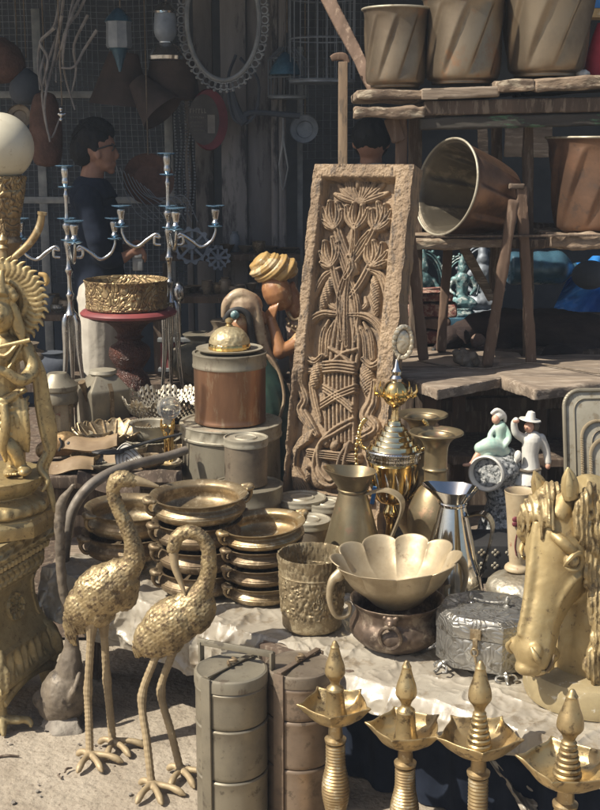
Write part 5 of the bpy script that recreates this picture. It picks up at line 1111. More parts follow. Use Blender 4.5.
# skirt folds, belt, scarf
q = MB()
for k in range(9): q.tube([W(-16 + 5*k, 402 - abs(k-4)*1, -12), W(-14 + 5*k, 418, -17), W(-6 + 4.2*k, 436, -16), W(-4 + 4*k, 452, -10)], [3.4*s_, 3.6*s_, 3.2*s_, 2*s_], 8, 4)
for k in range(6): q.tube([W(-22, 404 + k*5, -10), W(0, 410 + k*7, -21), W(22, 404 + k*6, -12), W(29, 396 + k*6, -2)], [2*s_, 2.6*s_, 2.4*s_, 1.5*s_], 8, 5)
q.tube([W(-24, 400, -8), W(0, 402, -18), W(26, 388, -8)], [4*s_, 5*s_, 4*s_], 10, 5)
for k in range(9): q.ell(W(-20 + k*5.4, 401 - max(0, k-4)*2.4, -20 + abs(k-4)*1.6), 2.4*s_, n=8)
q.tube([W(4, 404, -22), W(6, 425, -26), W(3, 446, -22), W(6, 462, -18)], [4*s_, 5*s_, 4.5*s_, 2*s_], 10, 4)
q.build('skirt', M['gold_statue'], t, vox=.003, smooth=2)
q = MB(); q.tube([W(30, 350, 2), W(40, 372, 4), W(44, 400, 4), (W(48, 425, 4)), W(50, 448, 4), W(44, 470, 0), W(50, 490, -4), W(55, 512, -6)], [x*s_ for x in (5, 6, 7, 9, 7, 5, 4, 3)], 12, 5, flat=.5)
q.tube([W(28, 352, -2), W(35, 380, 0), W(38, 410, 0), W(44, 440, 0), W(48, 452, 0)], [x*s_ for x in (3, 3, 3, 3, 2)], 8, 5)
q.tube([W(47, 452, 2), W(40, 468, -6), W(48, 480, -10), W(42, 492, -14)], [4*s_, 4*s_, 3*s_, 2*s_], 8, 5)
q.build('scarf', M['gold_statue'], t, vox=.003, smooth=2)
q = MB(); q.tube([W(-10, 346, -12), W(4, 356, -17), W(18, 344, -12)], [2*s_, 2.4*s_, 2*s_], 8, 5); q.tube([W(-14, 346, -10), W(4, 372, -18), W(22, 344, -8)], [1.6*s_, 2*s_, 1.6*s_], 8, 5); q.build('necklace', M['gold_statue'], t)

# ---- globe lamp with carved neck, and brass horn behind the statue
t = thing('globe_lamp', 'large cream frosted globe lamp on a pierced reddish carved neck, upper left', 'lamp', Vector((at(0, 3.95, 1.6).x, 3.95, .012))); O = Vector(t.location); s_ = S(3.95, 1.5); W = lambda px, py, d=0: P(px, py, 3.95 + d*s_) - O
zc = W(0, 147).z; zn = W(0, 236).z; q = MB(); q.ell((0, 0, zc), 33.5*s_, n=48); q.build('globe', M['glass_frost'], t)
z0_ = zc - 32*s_
q = MB(); q.lathe([(15*s_, zn), (16*s_, zn + (z0_-zn)*.3), (20*s_, zn + (z0_-zn)*.6), (23*s_, z0_-.01), (24*s_, z0_+.01), (18*s_, z0_+.012), (.001, z0_+.012)], 64, smooth=4, disp=lambda th, h, rr: .003*np.abs(np.sin(th*7 + np.sin(h*160)*1.5))); q.build('neck', M['brass_floral'], t)
q = MB(); q.lathe([(16*s_, zn-.03), (18*s_, zn-.02), (15*s_, zn), (.001, zn)], 48); q.lathe([(.10, 0), (.10, .03), (.03, .08), (.025, zn-.1), (.05, zn-.03)], 32); q.build('stand', M['brass_dark'], t)
t = thing('curved_horn', 'curved brass arm with a small ornate urn rising behind the sunburst halo', 'ornament', at(10, 3.7, .55)); O = Vector(t.location); s_ = S(3.7, 1.3); W = lambda px, py, d=0: P(px, py, 3.7 + d*s_) - O
q = MB(); q.tube([W(8, 262), W(16, 256), (W(30, 243)), W(39, 228), W(42, 214)], [3*s_, 3.6*s_, 4*s_, 4*s_, 3.4*s_], 12, 5); q.tube([W(42, 215), W(42.3, 212)], [4.6*s_, 4.8*s_], 12); q.build('arm', M['brass_old'], t)
z0_ = W(4, 262).z; q = MB(); q.lathe([(3*s_, z0_), (5*s_, z0_+3*s_), (4*s_, z0_+12*s_), (6*s_, z0_+14*s_), (3.5*s_, z0_+17*s_), (5.5*s_, z0_+22*s_), (2*s_, z0_+26*s_), (.8*s_, z0_+29*s_)], 20, smooth=3, M=Matrix.Translation((W(4, 262).x, 0, 0))); q.build('urn', M['brass_old'], t)
q = MB(); x0 = W(10, 262).x; q.tube([(x0, 0, 0.01), (x0, 0, z0_+.005)], [.02, .012], 12); q.lathe([(.07, 0), (.07, .012), (.02, .03)], 24, M=Matrix.Translation((x0, 0, 0))); q.tube([(x0, 0, z0_), (W(4,262).x, 0, z0_)], .01, 8); q.build('stem', M['brass_old'], t)
t = thing('orange_bangle', 'small orange curved piece peeking out behind the halo', 'ornament', P(43, 281, 3.5)); q = MB(); q.tube([(-.012, 0, .02), (.006, 0, .016), (.012, 0, 0), (.006, 0, -.014)], [.006, .008, .008, .004], 10, 4); q.build('curve', M['turban'], t)

# ---- grey bulbous ornament, stone, curved pipe
t = thing('grey_bulb_ornament', 'weathered grey gourd-bodied bird ornament with a long thin neck on the ground', 'ornament', G(66, 722, 0)); GYY = t.location.y; O = Vector(t.location); s_ = S(GYY, .2); W = lambda px, py, d=0: P(px, py, GYY + d*s_) - O
q = MB(); q.ell(W(65, 694), (25*s_, 24*s_, 30*s_), rot=Euler((0, R(12), 0)), n=28); q.ell(W(58, 704), (20*s_, 20*s_, 20*s_), n=20); q.ell(W(41, 699, -4), (8*s_, 7*s_, 10*s_), n=16)
q.tube([W(66, 690), W(70, 665), W(72, 645), W(70, 625), W(65, 600), W(61, 570), W(60, 535), (W(61, 505)), W(74, 484)], [x*s_ for x in (20, 13, 7.5, 5.5, 5, 5, 5, 5, 1.2)], 16, 6)
q.tube([W(66, 705, -20), W(74, 690, -22), W(80, 672, -16)], [2*s_, 3*s_, 2*s_], 8, 5)
q.build('body', M['plaster_grey'], t, vox=.0035, smooth=3, disp=fnoise(.0022, 40, 8))
q = MB(); q.add([tuple(W(x, y, d)) for x, y, d in ((38, 728, -14), (52, 738, -30), (86, 742, -24), (88, 722, 10), (46, 706, 10), (50, 716, -14), (78, 722, -20), (74, 705, 8))], [(0,1,5),(1,2,6,5),(2,3,7,6),(3,4,7),(4,0,5,7),(5,6,7),(0,4,3,2,1)]); q.build('stone_foot', M['stone'], t, vox=.006, smooth=2, disp=fnoise(.004, 30, 8))
t = thing('curved_pipe', 'long grey metal pipe arching from the left up over the bowls', 'pipe', at(66, 3.52, .36)); O = Vector(t.location); s_ = S(3.5, .6)
W = lambda px, py, Y: P(px, py, Y) - O
q = MB(); q.tube([W(64, 580, 3.50), W(66, 545, 3.50), W(72, 512, 3.52), W(88, 488, 3.55), W(112, 472, 3.62), W(140, 463, 3.7), W(165, 457, 3.78), W(186, 450, 3.84)], [x*s_ for x in (4.5, 5, 5.4, 5.6, 5.4, 5, 4.8, 4.6)], 16, 7); q.build('tube', M['pipe_grey'], t)

# ---- carved relief panel
W_, H_ = .33, 1.20
nu, nv = 260, 860
U0, V0 = np.meshgrid(np.linspace(0, 1, nu), np.linspace(0, 1, nv))          # V0 = 0 at top
sx, sy = U0 * 96.0, V0 * 345.0                                                # pixel-like plan coordinates
hm = np.full(U0.shape, .004)
def uvx(px, py): f = (py - 166) / 345.0; L_ = 320 - 34*f; return px - L_, (py - 166)
def stroke(pts, r, h=None, base=.004, sm=5, tex=None):
    global hm
    rr_ = r if hasattr(r, '__len__') else [r]*len(pts)
    pth = cr([uvx(*p) + (w,) for p, w in zip(pts, rr_)], sm); mr = max(rr_) + 1
    xs = [p[0] for p in pth]; ys = [p[1] for p in pth]; x0, x1, y0, y1 = min(xs)-mr, max(xs)+mr, min(ys)-mr, max(ys)+mr
    i0, i1 = max(0, int(y0/345*(nv-1))), min(nv, int(y1/345*(nv-1)) + 2); j0, j1 = max(0, int(x0/96*(nu-1))), min(nu, int(x1/96*(nu-1)) + 2)
    if i1 <= i0 or j1 <= j0: return
    X_, Y_ = sx[i0:i1, j0:j1], sy[i0:i1, j0:j1]; best = np.full(X_.shape, 9.); brad = np.ones(X_.shape)
    for i in range(len(pth) - 1):
        ax, ay, ar = pth[i]; bx, by, br_ = pth[i+1]; dx, dy = bx-ax, by-ay; L2 = dx*dx + dy*dy + 1e-9
        tt = np.clip(((X_-ax)*dx + (Y_-ay)*dy)/L2, 0, 1); dd = np.hypot(X_-ax-tt*dx, Y_-ay-tt*dy); rad = np.maximum(ar + (br_-ar)*tt, .3); nd = dd/rad
        m_ = nd < best; best = np.where(m_, nd, best); brad = np.where(m_, rad, brad)
    pf = np.maximum(1 - best**2, 0)**.4 - np.where(brad > 2.7, .30*np.exp(-(best/.20)**2) + .14*np.exp(-((best-.62)/.12)**2), 0)
    hgt = h if h is not None else brad*.0034
    hm[i0:i1, j0:j1] = np.maximum(hm[i0:i1, j0:j1], np.where(best < 1, base + hgt*pf, -1))
def petals(cx_, cy_, tips, r=3.2, h=None, base=.006):
    for tx, ty in tips:
        mx_, my_ = (cx_+tx)/2 + (ty-cy_)*.12*(1 if tx < cx_ else -1), (cy_+ty)/2
        stroke([(cx_, cy_), (mx_, my_), (tx, ty)], [r*.55, r*1.1, r*.6], h, base)
def dome(cx_, cy_, rx, ry, h, ang=0, tex=0):
    global hm
    a, b = uvx(cx_, cy_); c, s2 = math.cos(ang), math.sin(ang); X_ = (sx-a)*c + (sy-b)*s2; Y_ = -(sx-a)*s2 + (sy-b)*c
    k = 1 - (X_/rx)**2 - (Y_/ry)**2; v = .005 + h*np.sqrt(np.maximum(k, 0))
    if tex: v = v + .0022*np.sin(X_*tex + np.floor(Y_/1.9)*1.6)*np.sin(Y_*1.65)
    hm = np.where(k > 0, np.maximum(hm, v), hm)
petals(361, 200, [(337, 192), (341, 184), (348, 178), (355, 175), (361, 173), (368, 175), (376, 178), (384, 182), (388, 190)], 3.6)
dome(361, 181, 4, 8, .02)
for b, c, tips in (((357, 265), (338, 222), [(327, 206), (333, 200), (340, 201), (345, 208), (326, 218)]), ((352, 262), (378, 222), [(380, 200), (387, 202), (393, 207), (392, 216), (374, 207)]),
                   ((352, 268), (358, 222), [(350, 204), (357, 201), (365, 203), (371, 206)]), ((348, 300), (335, 258), [(324, 248), (328, 238), (336, 234), (342, 238), (325, 258)]), ((352, 290), (374, 256), [(376, 236), (384, 238), (390, 245), (389, 254), (370, 240)])):
    stroke([b, ((b[0]+c[0])/2, (b[1]+c[1])/2 + 3), c], [4.2, 4.4, 4.6], .022); petals(c[0], c[1] + 4, tips, 4.2, .022)
stroke([(345, 330), (343, 290), (352, 262), (362, 240), (372, 228)], 3.6, .024); stroke([(358, 330), (360, 295), (349, 265), (340, 240)], 3.6, .022); stroke([(351, 335), (351, 285), (357, 250), (358, 222)], 3.4, .026)
stroke([(353, 252), (356, 262), (350, 272)], 5, .028)
dome(330, 286, 5.5, 20, .020, R(14), 1.6); dome(377, 286, 5.5, 20, .020, R(-10), 1.6)
stroke([(343, 262), (328, 270), (318, 288), (316, 305)], [2, 4, 3, 1], .018); stroke([(369, 262), (382, 268), (388, 285), (387, 305)], [2, 4, 4, 1], .020)
for x in (337, 342, 347, 352, 357, 362): stroke([(x - 3, 355), (x, 330), (x*.5 + 175, 300), (350, 280)], 2.6, .020)
stroke([(340, 306), (326, 306), (314, 314), (308, 330), (310, 345), (318, 352), (326, 346)], [3, 4, 4.4, 4.4, 4, 4, 3], .024); stroke([(352, 306), (368, 306), (380, 314), (386, 328), (383, 345), (374, 352), (366, 346)], [3, 4, 4.4, 4.4, 4, 4, 3], .024)
stroke([(338, 300), (332, 296), (334, 288)], [3, 3, 1.5]); stroke([(360, 300), (367, 296), (366, 288)], [3, 3, 1.5])
for x in (324, 330, 368, 374): stroke([(x, 345), (x + (2 if x < 350 else -2), 325), (x + (8 if x < 350 else -8), 312)], [3, 3.4, 1.5], .016)
stroke([(336, 352), (348, 342), (360, 338)], 2.6, .028); stroke([(334, 338), (346, 344), (358, 354)], 2.6, .028)
for k in range(8): stroke([(329.5 + k*4.0, 356), (330 + k*3.9, 390), (331 + k*3.8, 424)], 2.3, .022, sm=3)
for y in (351, 354, 357, 360): stroke([(329, y + 1), (343, y - 1), (359, y)], 2.0, .031, sm=3)
for o_ in (-3, 0, 3): stroke([(327, 392 + o_), (342, 382 + o_), (359, 374 + o_)], 2.0, .030, sm=3); stroke([(329, 376 + o_), (345, 384 + o_), (357, 393 + o_)], 2.0, .029, sm=3)
dome(320, 362, 6.5, 17, .022, R(8), 1.4); dome(369, 364, 7.5, 17, .022, R(-12), 1.4)
stroke([(318, 360), (306, 362), (303, 374), (308, 388), (304, 398), (312, 410), (320, 420)], [3, 5, 5, 5, 6, 5, 3], .02)
stroke([(376, 366), (374, 384), (368, 398), (376, 408), (366, 416), (358, 420)], [3, 6, 7, 6, 5, 3], .02); stroke([(314, 372), (318, 392), (324, 408)], [3, 4, 2], .014)
for o_ in (0, 5): 
    stroke([(357 - o_*.3, 402 + o_), (340, 412 + o_), (325, 428), (319 + o_, 448), (324 + o_, 462 - o_), (336, 466 - o_), (346 - o_, 456), (350 - o_, 438), (354, 424)], 2.6, .028)
dome(339, 428, 5, 7, .024, R(30)); dome(352, 428, 6, 6, .024, R(-30)); dome(330, 426, 5, 6, .02)
for y in (436, 440): stroke([(313, y), (335, y), (362, y)], 2.8, .026, sm=2)
dome(322, 456, 13, 15, .022); dome(356, 458, 13, 15, .022); dome(373, 452, 6, 10, .02)
for x, y in ((314, 452), (346, 458)): dome(x, y, 2.6, 3, .034); dome(x, y + 8, 3.6, 7, .030, 0, 2.0)
for k in range(6): stroke([(318 - k, 416 + k*2), (304 - k*1.2, 428 + k*2), (298 - k*.5, 448), (300 + k*2.2, 470), (306 + k*3.6, 495)], [2.2, 3, 3, 3, 2], .020)
for k in range(5): stroke([(320 + k*9, 478), (318 + k*9, 490), (322 + k*9, 508)], [4, 5, 3], .02)
stroke([(310, 474), (340, 476), (372, 474)], 3, .022, sm=2)
rngn = np.stack([sx*.16, sy*.16, 0*sx], -1)
hm = hm + .0010*fbm(rngn*4, 3, 61)
fl = np.minimum(sx - 8.5 - 0, 0)
inside = (sx > 9.5) & (sx < 79) & (sy > 13) & (sy < 335)
inside2 = ((sx > 4.0) & (sx < 91) & (sy > 195))
edge = 1 / (1 + np.exp(-(np.minimum.reduce([sx - 10.5, 79 - sx, sy - 13.5, 345 - sy])) * 1.6))
lowr = 1 / (1 + np.exp(-(sy - 205) * .2)); edge_low = 1 / (1 + np.exp(-(np.minimum.reduce([sx - 3, 91 - sx, sy - 13.5])) * 1.6))
edge = edge * (1 - lowr) + np.maximum(edge, edge_low) * lowr
roughf = .052 + .002 * fbm(np.stack([sx*.3, sy*.3, 0*sx], -1), 3, 62) * 2 + .0020*fbm(np.stack([sx*1.2, sy*.9, 0*sx], -1), 3, 63)
hh = hm * edge + roughf * (1 - edge)
hh = np.maximum(hh, hm * 1.35 * (edge > .02)) * 1.1
psi, lean = R(24), R(14)
Nh = Vector((-math.sin(psi), -math.cos(psi), 0)); Rt = Vector((math.cos(psi), -math.sin(psi), 0)); Up = Vector((-Nh.x*math.sin(lean), -Nh.y*math.sin(lean), math.cos(lean))); Nn = Rt.cross(Up)
pTL = P(320, 168, 4.14); H_ = (pTL.z - TZ - .006)/Up.z; bl = pTL - Up*H_; W_ = .350
RL0 = Vector(((bl + Rt*W_/2).x, (bl + Rt*W_/2).y, TZ + .004)); org = pTL - RL0
t = thing('carved_relief', 'tall weathered wooden slab carved deep with lilies, corn and ribboned reeds', 'carving', RL0)
wob = .004*fbm(np.stack([sy*.08, sx*0, sx*0], -1), 3, 64)
P3 = np.array(org)[None, None] + (U0*W_ + wob*(np.abs(U0-.5) > .47)*2)[..., None]*np.array(Rt) - (V0*H_)[..., None]*np.array(Up) + hh[..., None]*np.array(Nn)
q = MB(); q.grid([tuple(p) for p in P3.reshape(-1, 3)], nu, nv)
# back and sides
bk = P3 - hh[..., None]*np.array(Nn) - .035*np.array(Nn)
bidx = [(0, j) for j in range(nu)] + [(i, nu-1) for i in range(1, nv)] + [(nv-1, j) for j in range(nu-2, -1, -1)] + [(i, 0) for i in range(nv-2, 0, -1)]
b0 = len(q.v); q.v += [tuple(bk[i, j]) for i, j in bidx]; m = len(bidx)
q.f += [(bidx[k][0]*nu + bidx[k][1], bidx[(k+1) % m][0]*nu + bidx[(k+1) % m][1], b0 + (k+1) % m, b0 + k) for k in range(m)] + [tuple(b0 + k for k in range(m))]
q.build('slab', M['wood_carved'], t, ang=75)

# ================================================================== FLUTED POTS ON THE RACK
GPF = 'swirl fluted metal pots on the timber rack'
def fluted(loc, rt, rb, h, m, label, rot=None, nfl=9, tw=1.1, grp=GPF, foot=True):
    t = thing('fluted_pot', label, 'pot', loc, grp, rot=rot)
    def ds(th, hh, rr):
        z = np.clip(hh/h, 0, 1); e = np.sin(np.clip((z-.10)/.80, 0, 1)*math.pi)**.5
        ph = th*nfl - tw*z*nfl*.75; s3 = ((ph/(2*math.pi)) % 1.0); saw = (s3**1.0)*(s3 < .86) + (1-s3)/.14*.86*(s3 >= .86)
        return -.0 + rr*.13*(saw - .5)*e*(rr > rb*.6)
    prof = [(rb*.80, 0), (rb*.84, .002), (rb*.84, h*.035), (rb*.88, h*.045), (rb*1.0, h*.09), (rb + (rt*.9-rb)*.35, h*.3), (rb + (rt*.9-rb)*.65, h*.55), (rt*.90, h*.80), (rt*.93, h*.93), (rt*.97, h*.985), (rt, h)]
    pp_ = [tuple(p) for p in cr(prof, 6)]
    MB().lathe([(.001, 0)] + pp_, 216, disp=ds, caps=False).build('body', M[m], t, ang=50)
    MB().lathe([(p[0] - .005 - (.002 if p[1] < h*.98 else 0), p[1]) for p in reversed(pp_) if p[1] > h*.06] + [(.001, h*.06)], 216, disp=ds, caps=False).build('lining', M['pot_lining'], t, ang=50)
    q = MB(); q.tube([((rt-.002)*math.cos(a), (rt-.002)*math.sin(a), h*1.002) for a in np.linspace(0, 2*math.pi, 72, endpoint=False)], .0042, 8, loop=True); q.build('rim', M['tin_lid'], t)
    return t
zs_ = P(396, 90, RY).z
def fpot(px, pyb, pyt, wr, wb, Y, m, label, rz):
    b = P(px, pyb, Y); h = P(px, pyt, Y).z - b.z; s_ = S(Y, b.z); tt = fluted(b, wr*s_, wb*s_, h, m, label); tt.rotation_euler = (0, 0, rz); return tt
fpot(395, 88.5, 10, 34, 29, RY + .20, 'pot_bronze', 'smallest bronze fluted pot at the left end of the top shelf', .5)
fpot(462, 85, -2, 43, 36, RY + .20, 'pot_bronze', 'middle bronze fluted pot on the top shelf', 1.9)
fpot(545, 78, -18, 50, 37, RY + .20, 'pot_bronze', 'largest bronze fluted pot with orange tinge at the right of the top shelf', 3.3)
fpot(592, 234, 138, 50, 37, RY + .16, 'copper_pot', 'reddish copper fluted pot standing on the trestle shelf at the right edge', 2.2)
# tilted copper pot, mouth towards the viewer's left
nv3 = Vector((-.84, -.50, .20)).normalized(); c0 = P(446, 187, RY - .02); hpt = .27; rt_ = .170
base = c0 - nv3*hpt
tt = fluted(base, rt_, .115, hpt, 'copper_pot', 'copper pot tipped on its side with its pale mouth facing left', nfl=9, tw=.25); tt.rotation_euler = nv3.to_track_quat('Z', 'Y').to_euler()

# ================================================================== THINGS AROUND THE RACK
t = thing('sleeping_dog', 'dark brown dog lying asleep on the low bench beneath the rack', 'dog', at(520, 4.66, zb)); t.location.z = zb + .006; O = Vector(t.location); DY = 4.66; s_ = S(DY, .9)
W = lambda px, py, d=0: P(px, py, DY + d*s_) - O
q = MB()
q.chain([W(585, 338, 0), W(555, 334, 0), W(520, 331, -2), W(492, 330, -4), W(475, 328, -6)], [24*s_, 25*s_, 22*s_, 21*s_, 15*s_], 20)
q.ell(W(588, 338, 4), (28*s_, 22*s_, 25*s_)); q.ell(W(497, 335, -6), (24*s_, 20*s_, 20*s_))
q.chain([W(478, 326, -8), W(462, 333, -14), W(452, 340, -18)], [14*s_, 12*s_, 11*s_], 16)
q.ell(W(450, 338, -20), (13*s_, 12*s_, 12*s_)); q.chain([W(446, 343, -26), W(436, 350, -34)], [8*s_, 5*s_], 12)
q.chain([W(500, 345, -20), W(482, 352, -34), W(470, 357, -42), W(458, 358, -46)], [9*s_, 6.5*s_, 5*s_, 4.6*s_], 12)
q.chain([W(506, 340, -20), W(500, 356, -30), W(482, 361, -38), W(466, 362, -48)], [9*s_, 6.5*s_, 5*s_, 4.6*s_], 12)
q.chain([W(588, 345, -16), W(570, 355, -34), (W(552, 350, -40)), W(540, 360, -42), W(524, 361, -46)], [14*s_, 11*s_, 6.5*s_, 5*s_, 4.6*s_], 12)
q.chain([W(600, 345, 0), W(612, 358, -10), W(590, 361, -30), W(575, 362, -34)], [6*s_, 4*s_, 3*s_, 1.6*s_], 10)
for dx in (-2, 1.5): q.ell(W(457 + dx, 360, -49 + dx), (3.4*s_, 2.4*s_, 2.2*s_), n=10)
q.build('body', M['dog_fur'], t, vox=.008, smooth=5, disp=fnoise(.004, 30, 9))
for dx, dd in ((-2, -10), (6, -22)):
    q = MB(); q.tube([W(452 + dx, 330, dd - 6), W(459 + dx, 336, dd - 10), W(461 + dx, 344, dd - 10)], [4*s_, 5*s_, 1.5*s_], 10, 4, flat=.35); q.build('ear', M['dog_fur'], t)
q = MB(); q.ell(W(434, 350, -38), (2.6*s_, 2.6*s_, 2.2*s_), n=12); q.build('nose', M['paint_black'], t)
q = MB(); q.ell(W(478, 341, -25), (8*s_, 4*s_, 8*s_)); q.build('pale_patch', M['dog_pale'], t, vox=.006, smooth=2)

t = thing('knotted_root', 'gnarled grey knot of driftwood on the bench edge before the trestle legs', 'driftwood', G(464, 366, zb)); O = Vector(t.location); DY = t.location.y; s_ = S(DY, .9); W = lambda px, py, d=0: P(px, py, DY + d*s_) - O
q = MB(); 
for px, py, d, r in ((458, 358, 0, 6), (456, 353, -2, 4.5), (465, 360, -2, 7), (472, 357, 0, 5.5), (475, 362, 2, 5), (463, 353, 2, 5), (468, 365, -3, 5)): q.ell(W(px, py, d), r*s_, n=12)
q.build('knot', M['plaster_grey'], t, vox=.004, smooth=2, disp=fnoise(.004, 50, 3))
t = thing('wire_loop', 'thin wire lying along the low bench planks', 'wire', G(470, 372, zb)); O = Vector(t.location)
q = MB(); q.tube([G(418, 363, zb) - O, G(440, 368, zb) - O + Vector((0,0,.003)), G(485, 371, zb) - O, G(530, 366, zb) - O + Vector((0,0,.003)), G(575, 372, zb) - O, G(600, 376, zb) - O], .003, 6, 5); q.v = [(x, y, z + .008) for x, y, z in q.v]; q.build('strand', M['rope'], t)
# red rugs
t = thing('folded_rugs', 'pile of folded reddish patterned rugs behind the trestle legs', 'rugs', at(424, 4.72, zb)); t.location.z = zb + .006; O = Vector(t.location)
for k, (h, w, m) in enumerate(((.055, .30, 'fabric_red'), (.05, .27, 'dog_pale'), (.055, .29, 'fabric_red'), (.04, .24, 'fabric_red'))):
    q = MB(); z0_ = sum((.055, .05, .055, .04)[:k]); q.box((.01*k - .05, 0, z0_ + h/2), (w, .22, h - .004)); q.build('rug', M[m], t, vox=.012, smooth=3, disp=fnoise(.006, 18, k))
# verdigris statuettes under the trestle shelf
def fig_small(px, Y, z0, H, m, label, seed, kind='statuette'):
    t = thing('statuette', label, 'statuette', (at(px, Y, z0 + H/2).x, Y, z0)); rs = random.Random(seed); q = MB(); u = H
    q.lathe([(u*.20, 0), (u*.21, u*.05), (u*.17, u*.08), (u*.19, u*.12), (.001, u*.13)], 24)
    q.ell((0, -u*.03, u*.22), (u*.22, u*.14, u*.10)); q.ell((-u*.12, -u*.08, u*.2), (u*.12, u*.09, u*.06)); q.ell((u*.12, -u*.08, u*.2), (u*.12, u*.09, u*.06))
    q.chain([(0, 0, u*.25), (0, 0, u*.42), (0, 0, u*.56)], [u*.10, u*.09, u*.12], 14); q.ell((0, -u*.01, u*.72), (u*.075, u*.075, u*.09)); q.tube([(0, 0, u*.8), (0, 0, u*.95), (0, 0, u)], [u*.06, u*.03, u*.005], 12)
    for s2 in (-1, 1): q.chain([(s2*u*.13, 0, u*.56), (s2*u*.2, -u*.03, u*.42), (s2*u*.12, -u*.12, u*.34)], [u*.045, u*.038, u*.028], 10)
    q.build('figure', M[m], t, vox=max(.003, u*.018), smooth=2, disp=fnoise(.003, 45, seed))
    q = MB()
    for k in range(3): q.tube([(u*(.22 + .03*k)*math.cos(a), u*.06, u*.5 + u*(.34 + .04*k)*math.sin(a)) for a in np.linspace(R(-30), R(210), 30)], u*.012, 6)
    for k in range(14): a = R(-20 + 220*k/13); q.ell((u*.30*math.cos(a), u*.06, u*.5 + u*.44*math.sin(a)), u*.022, n=8)
    q.build('arch', M[m], t)
    return t
fig_small(422, 4.95, zb + .03, .34, 'teal_paint', 'dark green statuette standing behind the rugs', 3)
fig_small(462, 4.98, zb + .07, .27, 'teal_paint', 'pale blue-green seated statuette with arch beside the diagonal brace', 5)
fig_small(482, 5.15, zb + .03, .36, 'mesh_wire', 'dim grey statuette with arch behind the pale seated one', 8)
t = thing('stand_block', 'blue painted box under the pale seated statuette', 'box', (at(462, 4.98, zb).x, 4.98, zb + .002)); q = MB(); q.box((0, 0, .034), (.20, .18, .066)); q.build('block', M['blue_glass'], t, bevel=.004)
t = thing('back_platform', 'dark platform behind the low bench holding the statuettes', 'platform', (.85, 5.3, 0)); q = MB(); q.box((0, 0, zb/2 + .0), (1.5, .95, zb - .01)); q.build('block', M['wood_brown'], t)
# water bottle, tarp
t = thing('water_bottle', 'big translucent teal water bottle on its side below the trestle shelf', 'water bottle', P(540, 268, 5.0)); t.rotation_euler = (0, R(90), R(8)); s_ = S(5, 1)
q = MB(); q.lathe([(.03, -.14), (.062, -.135), (.07, -.11), (.067, -.09), (.07, -.07), (.067, -.03), (.07, -.01), (.067, .03), (.07, .05), (.068, .09), (.03, .13), (.018, .14), (.018, .16), (.001, .16)], 32, smooth=3); q.build('body', M['blue_glass'], t)
q = MB(); q.lathe([(.02, .155), (.021, .175), (.001, .176)], 16); q.build('cap', M['blue_tarp'], t)
t = thing('blue_tarp', 'bright blue crumpled plastic tarp with a dark bag behind the dog', 'tarp', P(585, 290, 4.95)); O = Vector(t.location)
n = 50; U_, W2 = np.meshgrid(np.linspace(0, 1, n), np.linspace(0, 1, n)); q = MB(); pv = []
for i in range(n):
    for j in range(n):
        u, v = U_[i, j], W2[i, j]; xl_ = 566 - 14*v; px = xl_ + (630 - xl_)*u; top = 256 + 26*(1-min(u*2.4, 1)); py = top + (312 - top)*v
        d = .05*math.sin(u*9 + v*4) + .06*float(fbm(np.array([[u*4, v*4, 0]]), 3, 77)[0]); pv.append(P(px, py, 4.95 + d + .08*(1-v)) - O)
q.grid(pv, n, n); q.build('sheet', M['blue_tarp'], t, solid=.002)
q = MB(); q.ell(P(590, 275, 4.85) - O, (.075, .05, .06), n=20); q.build('dark_bag', M['wall_dark'], t, vox=.006, smooth=2)
t = thing('red_cloth', 'bright red cloth edge hanging at the upper right beside the largest fluted pot', 'cloth', P(600, 50, RY + .35)); O = Vector(t.location)
q = MB(); q.tube([P(603, 24, RY+.3) - O, P(600, 40, RY+.3) - O, P(596, 60, RY+.3) - O, P(594, 76, RY+.3) - O], [.02, .03, .035, .035], 12, 5); q.build('fold', M['cloth_red'], t)
t = thing('paper_bag', 'small crumpled white paper scrap at the foot of the red cloth', 'paper', P(582, 77, RY+.15)); q = MB(); q.ell((0, 0, .008), (.03, .02, .016)); q.build('scrap', M['paper_white'], t, vox=.004, smooth=1, disp=fnoise(.006, 40, 2))
t = thing('blue_box', 'blue and yellow edge of a box at the top right corner', 'box', P(602, 12, 5.2)); q = MB(); q.box((0, 0, .06), (.12, .1, .1)); q.build('carton', M['blue_tarp'], t); q = MB(); q.box((0, 0, -.01), (.14, .11, .035)); q.build('band', M['turban'], t)

# ================================================================== CERAMIC FIGURINE AND NEIGHBOURS
FY = 3.62; t = thing('mottled_rockery', 'black and white mottled ceramic rock base with a pipe-like opening', 'ceramic base', at(497, FY, TZ)); t.location.z = TZ + .004; O = Vector(t.location); s_ = S(FY); W = lambda px, py, d=0: P(px, py, FY + d*s_) - O
q = MB(); q.chain([W(506, 560, 4), W(502, 530, 2), W(503, 505, 0), W(500, 488, 0)], [34*s_, 26*s_, 17*s_, 15*s_], 18)
q.tube([W(512, 470, 6), W(503, 470, 0), W(494, 471, -8), W(488, 473, -14)], [15*s_, 18*s_, 17*s_, 17*s_], 24)
q.ell(W(515, 545, -8), (26*s_, 22*s_, 16*s_)); q.ell(W(486, 545, -8), (20*s_, 20*s_, 18*s_)); q.ell(W(505, 482, 4), (17*s_, 14*s_, 22*s_)); q.ell(W(530, 515, 4), (22*s_, 14*s_, 14*s_)); q.ell(W(505, 455, 4), (13*s_, 10*s_, 8*s_))
q.build('rock', M['rock_mottled'], t, vox=.005, smooth=3, disp=fnoise(.004, 40, 12))
nr = Vector((-.45, -.88, .05)).normalized(); Mx = Matrix.Translation(W(487, 473, -18)) @ nr.to_track_quat('Z', 'Y').to_matrix().to_4x4()
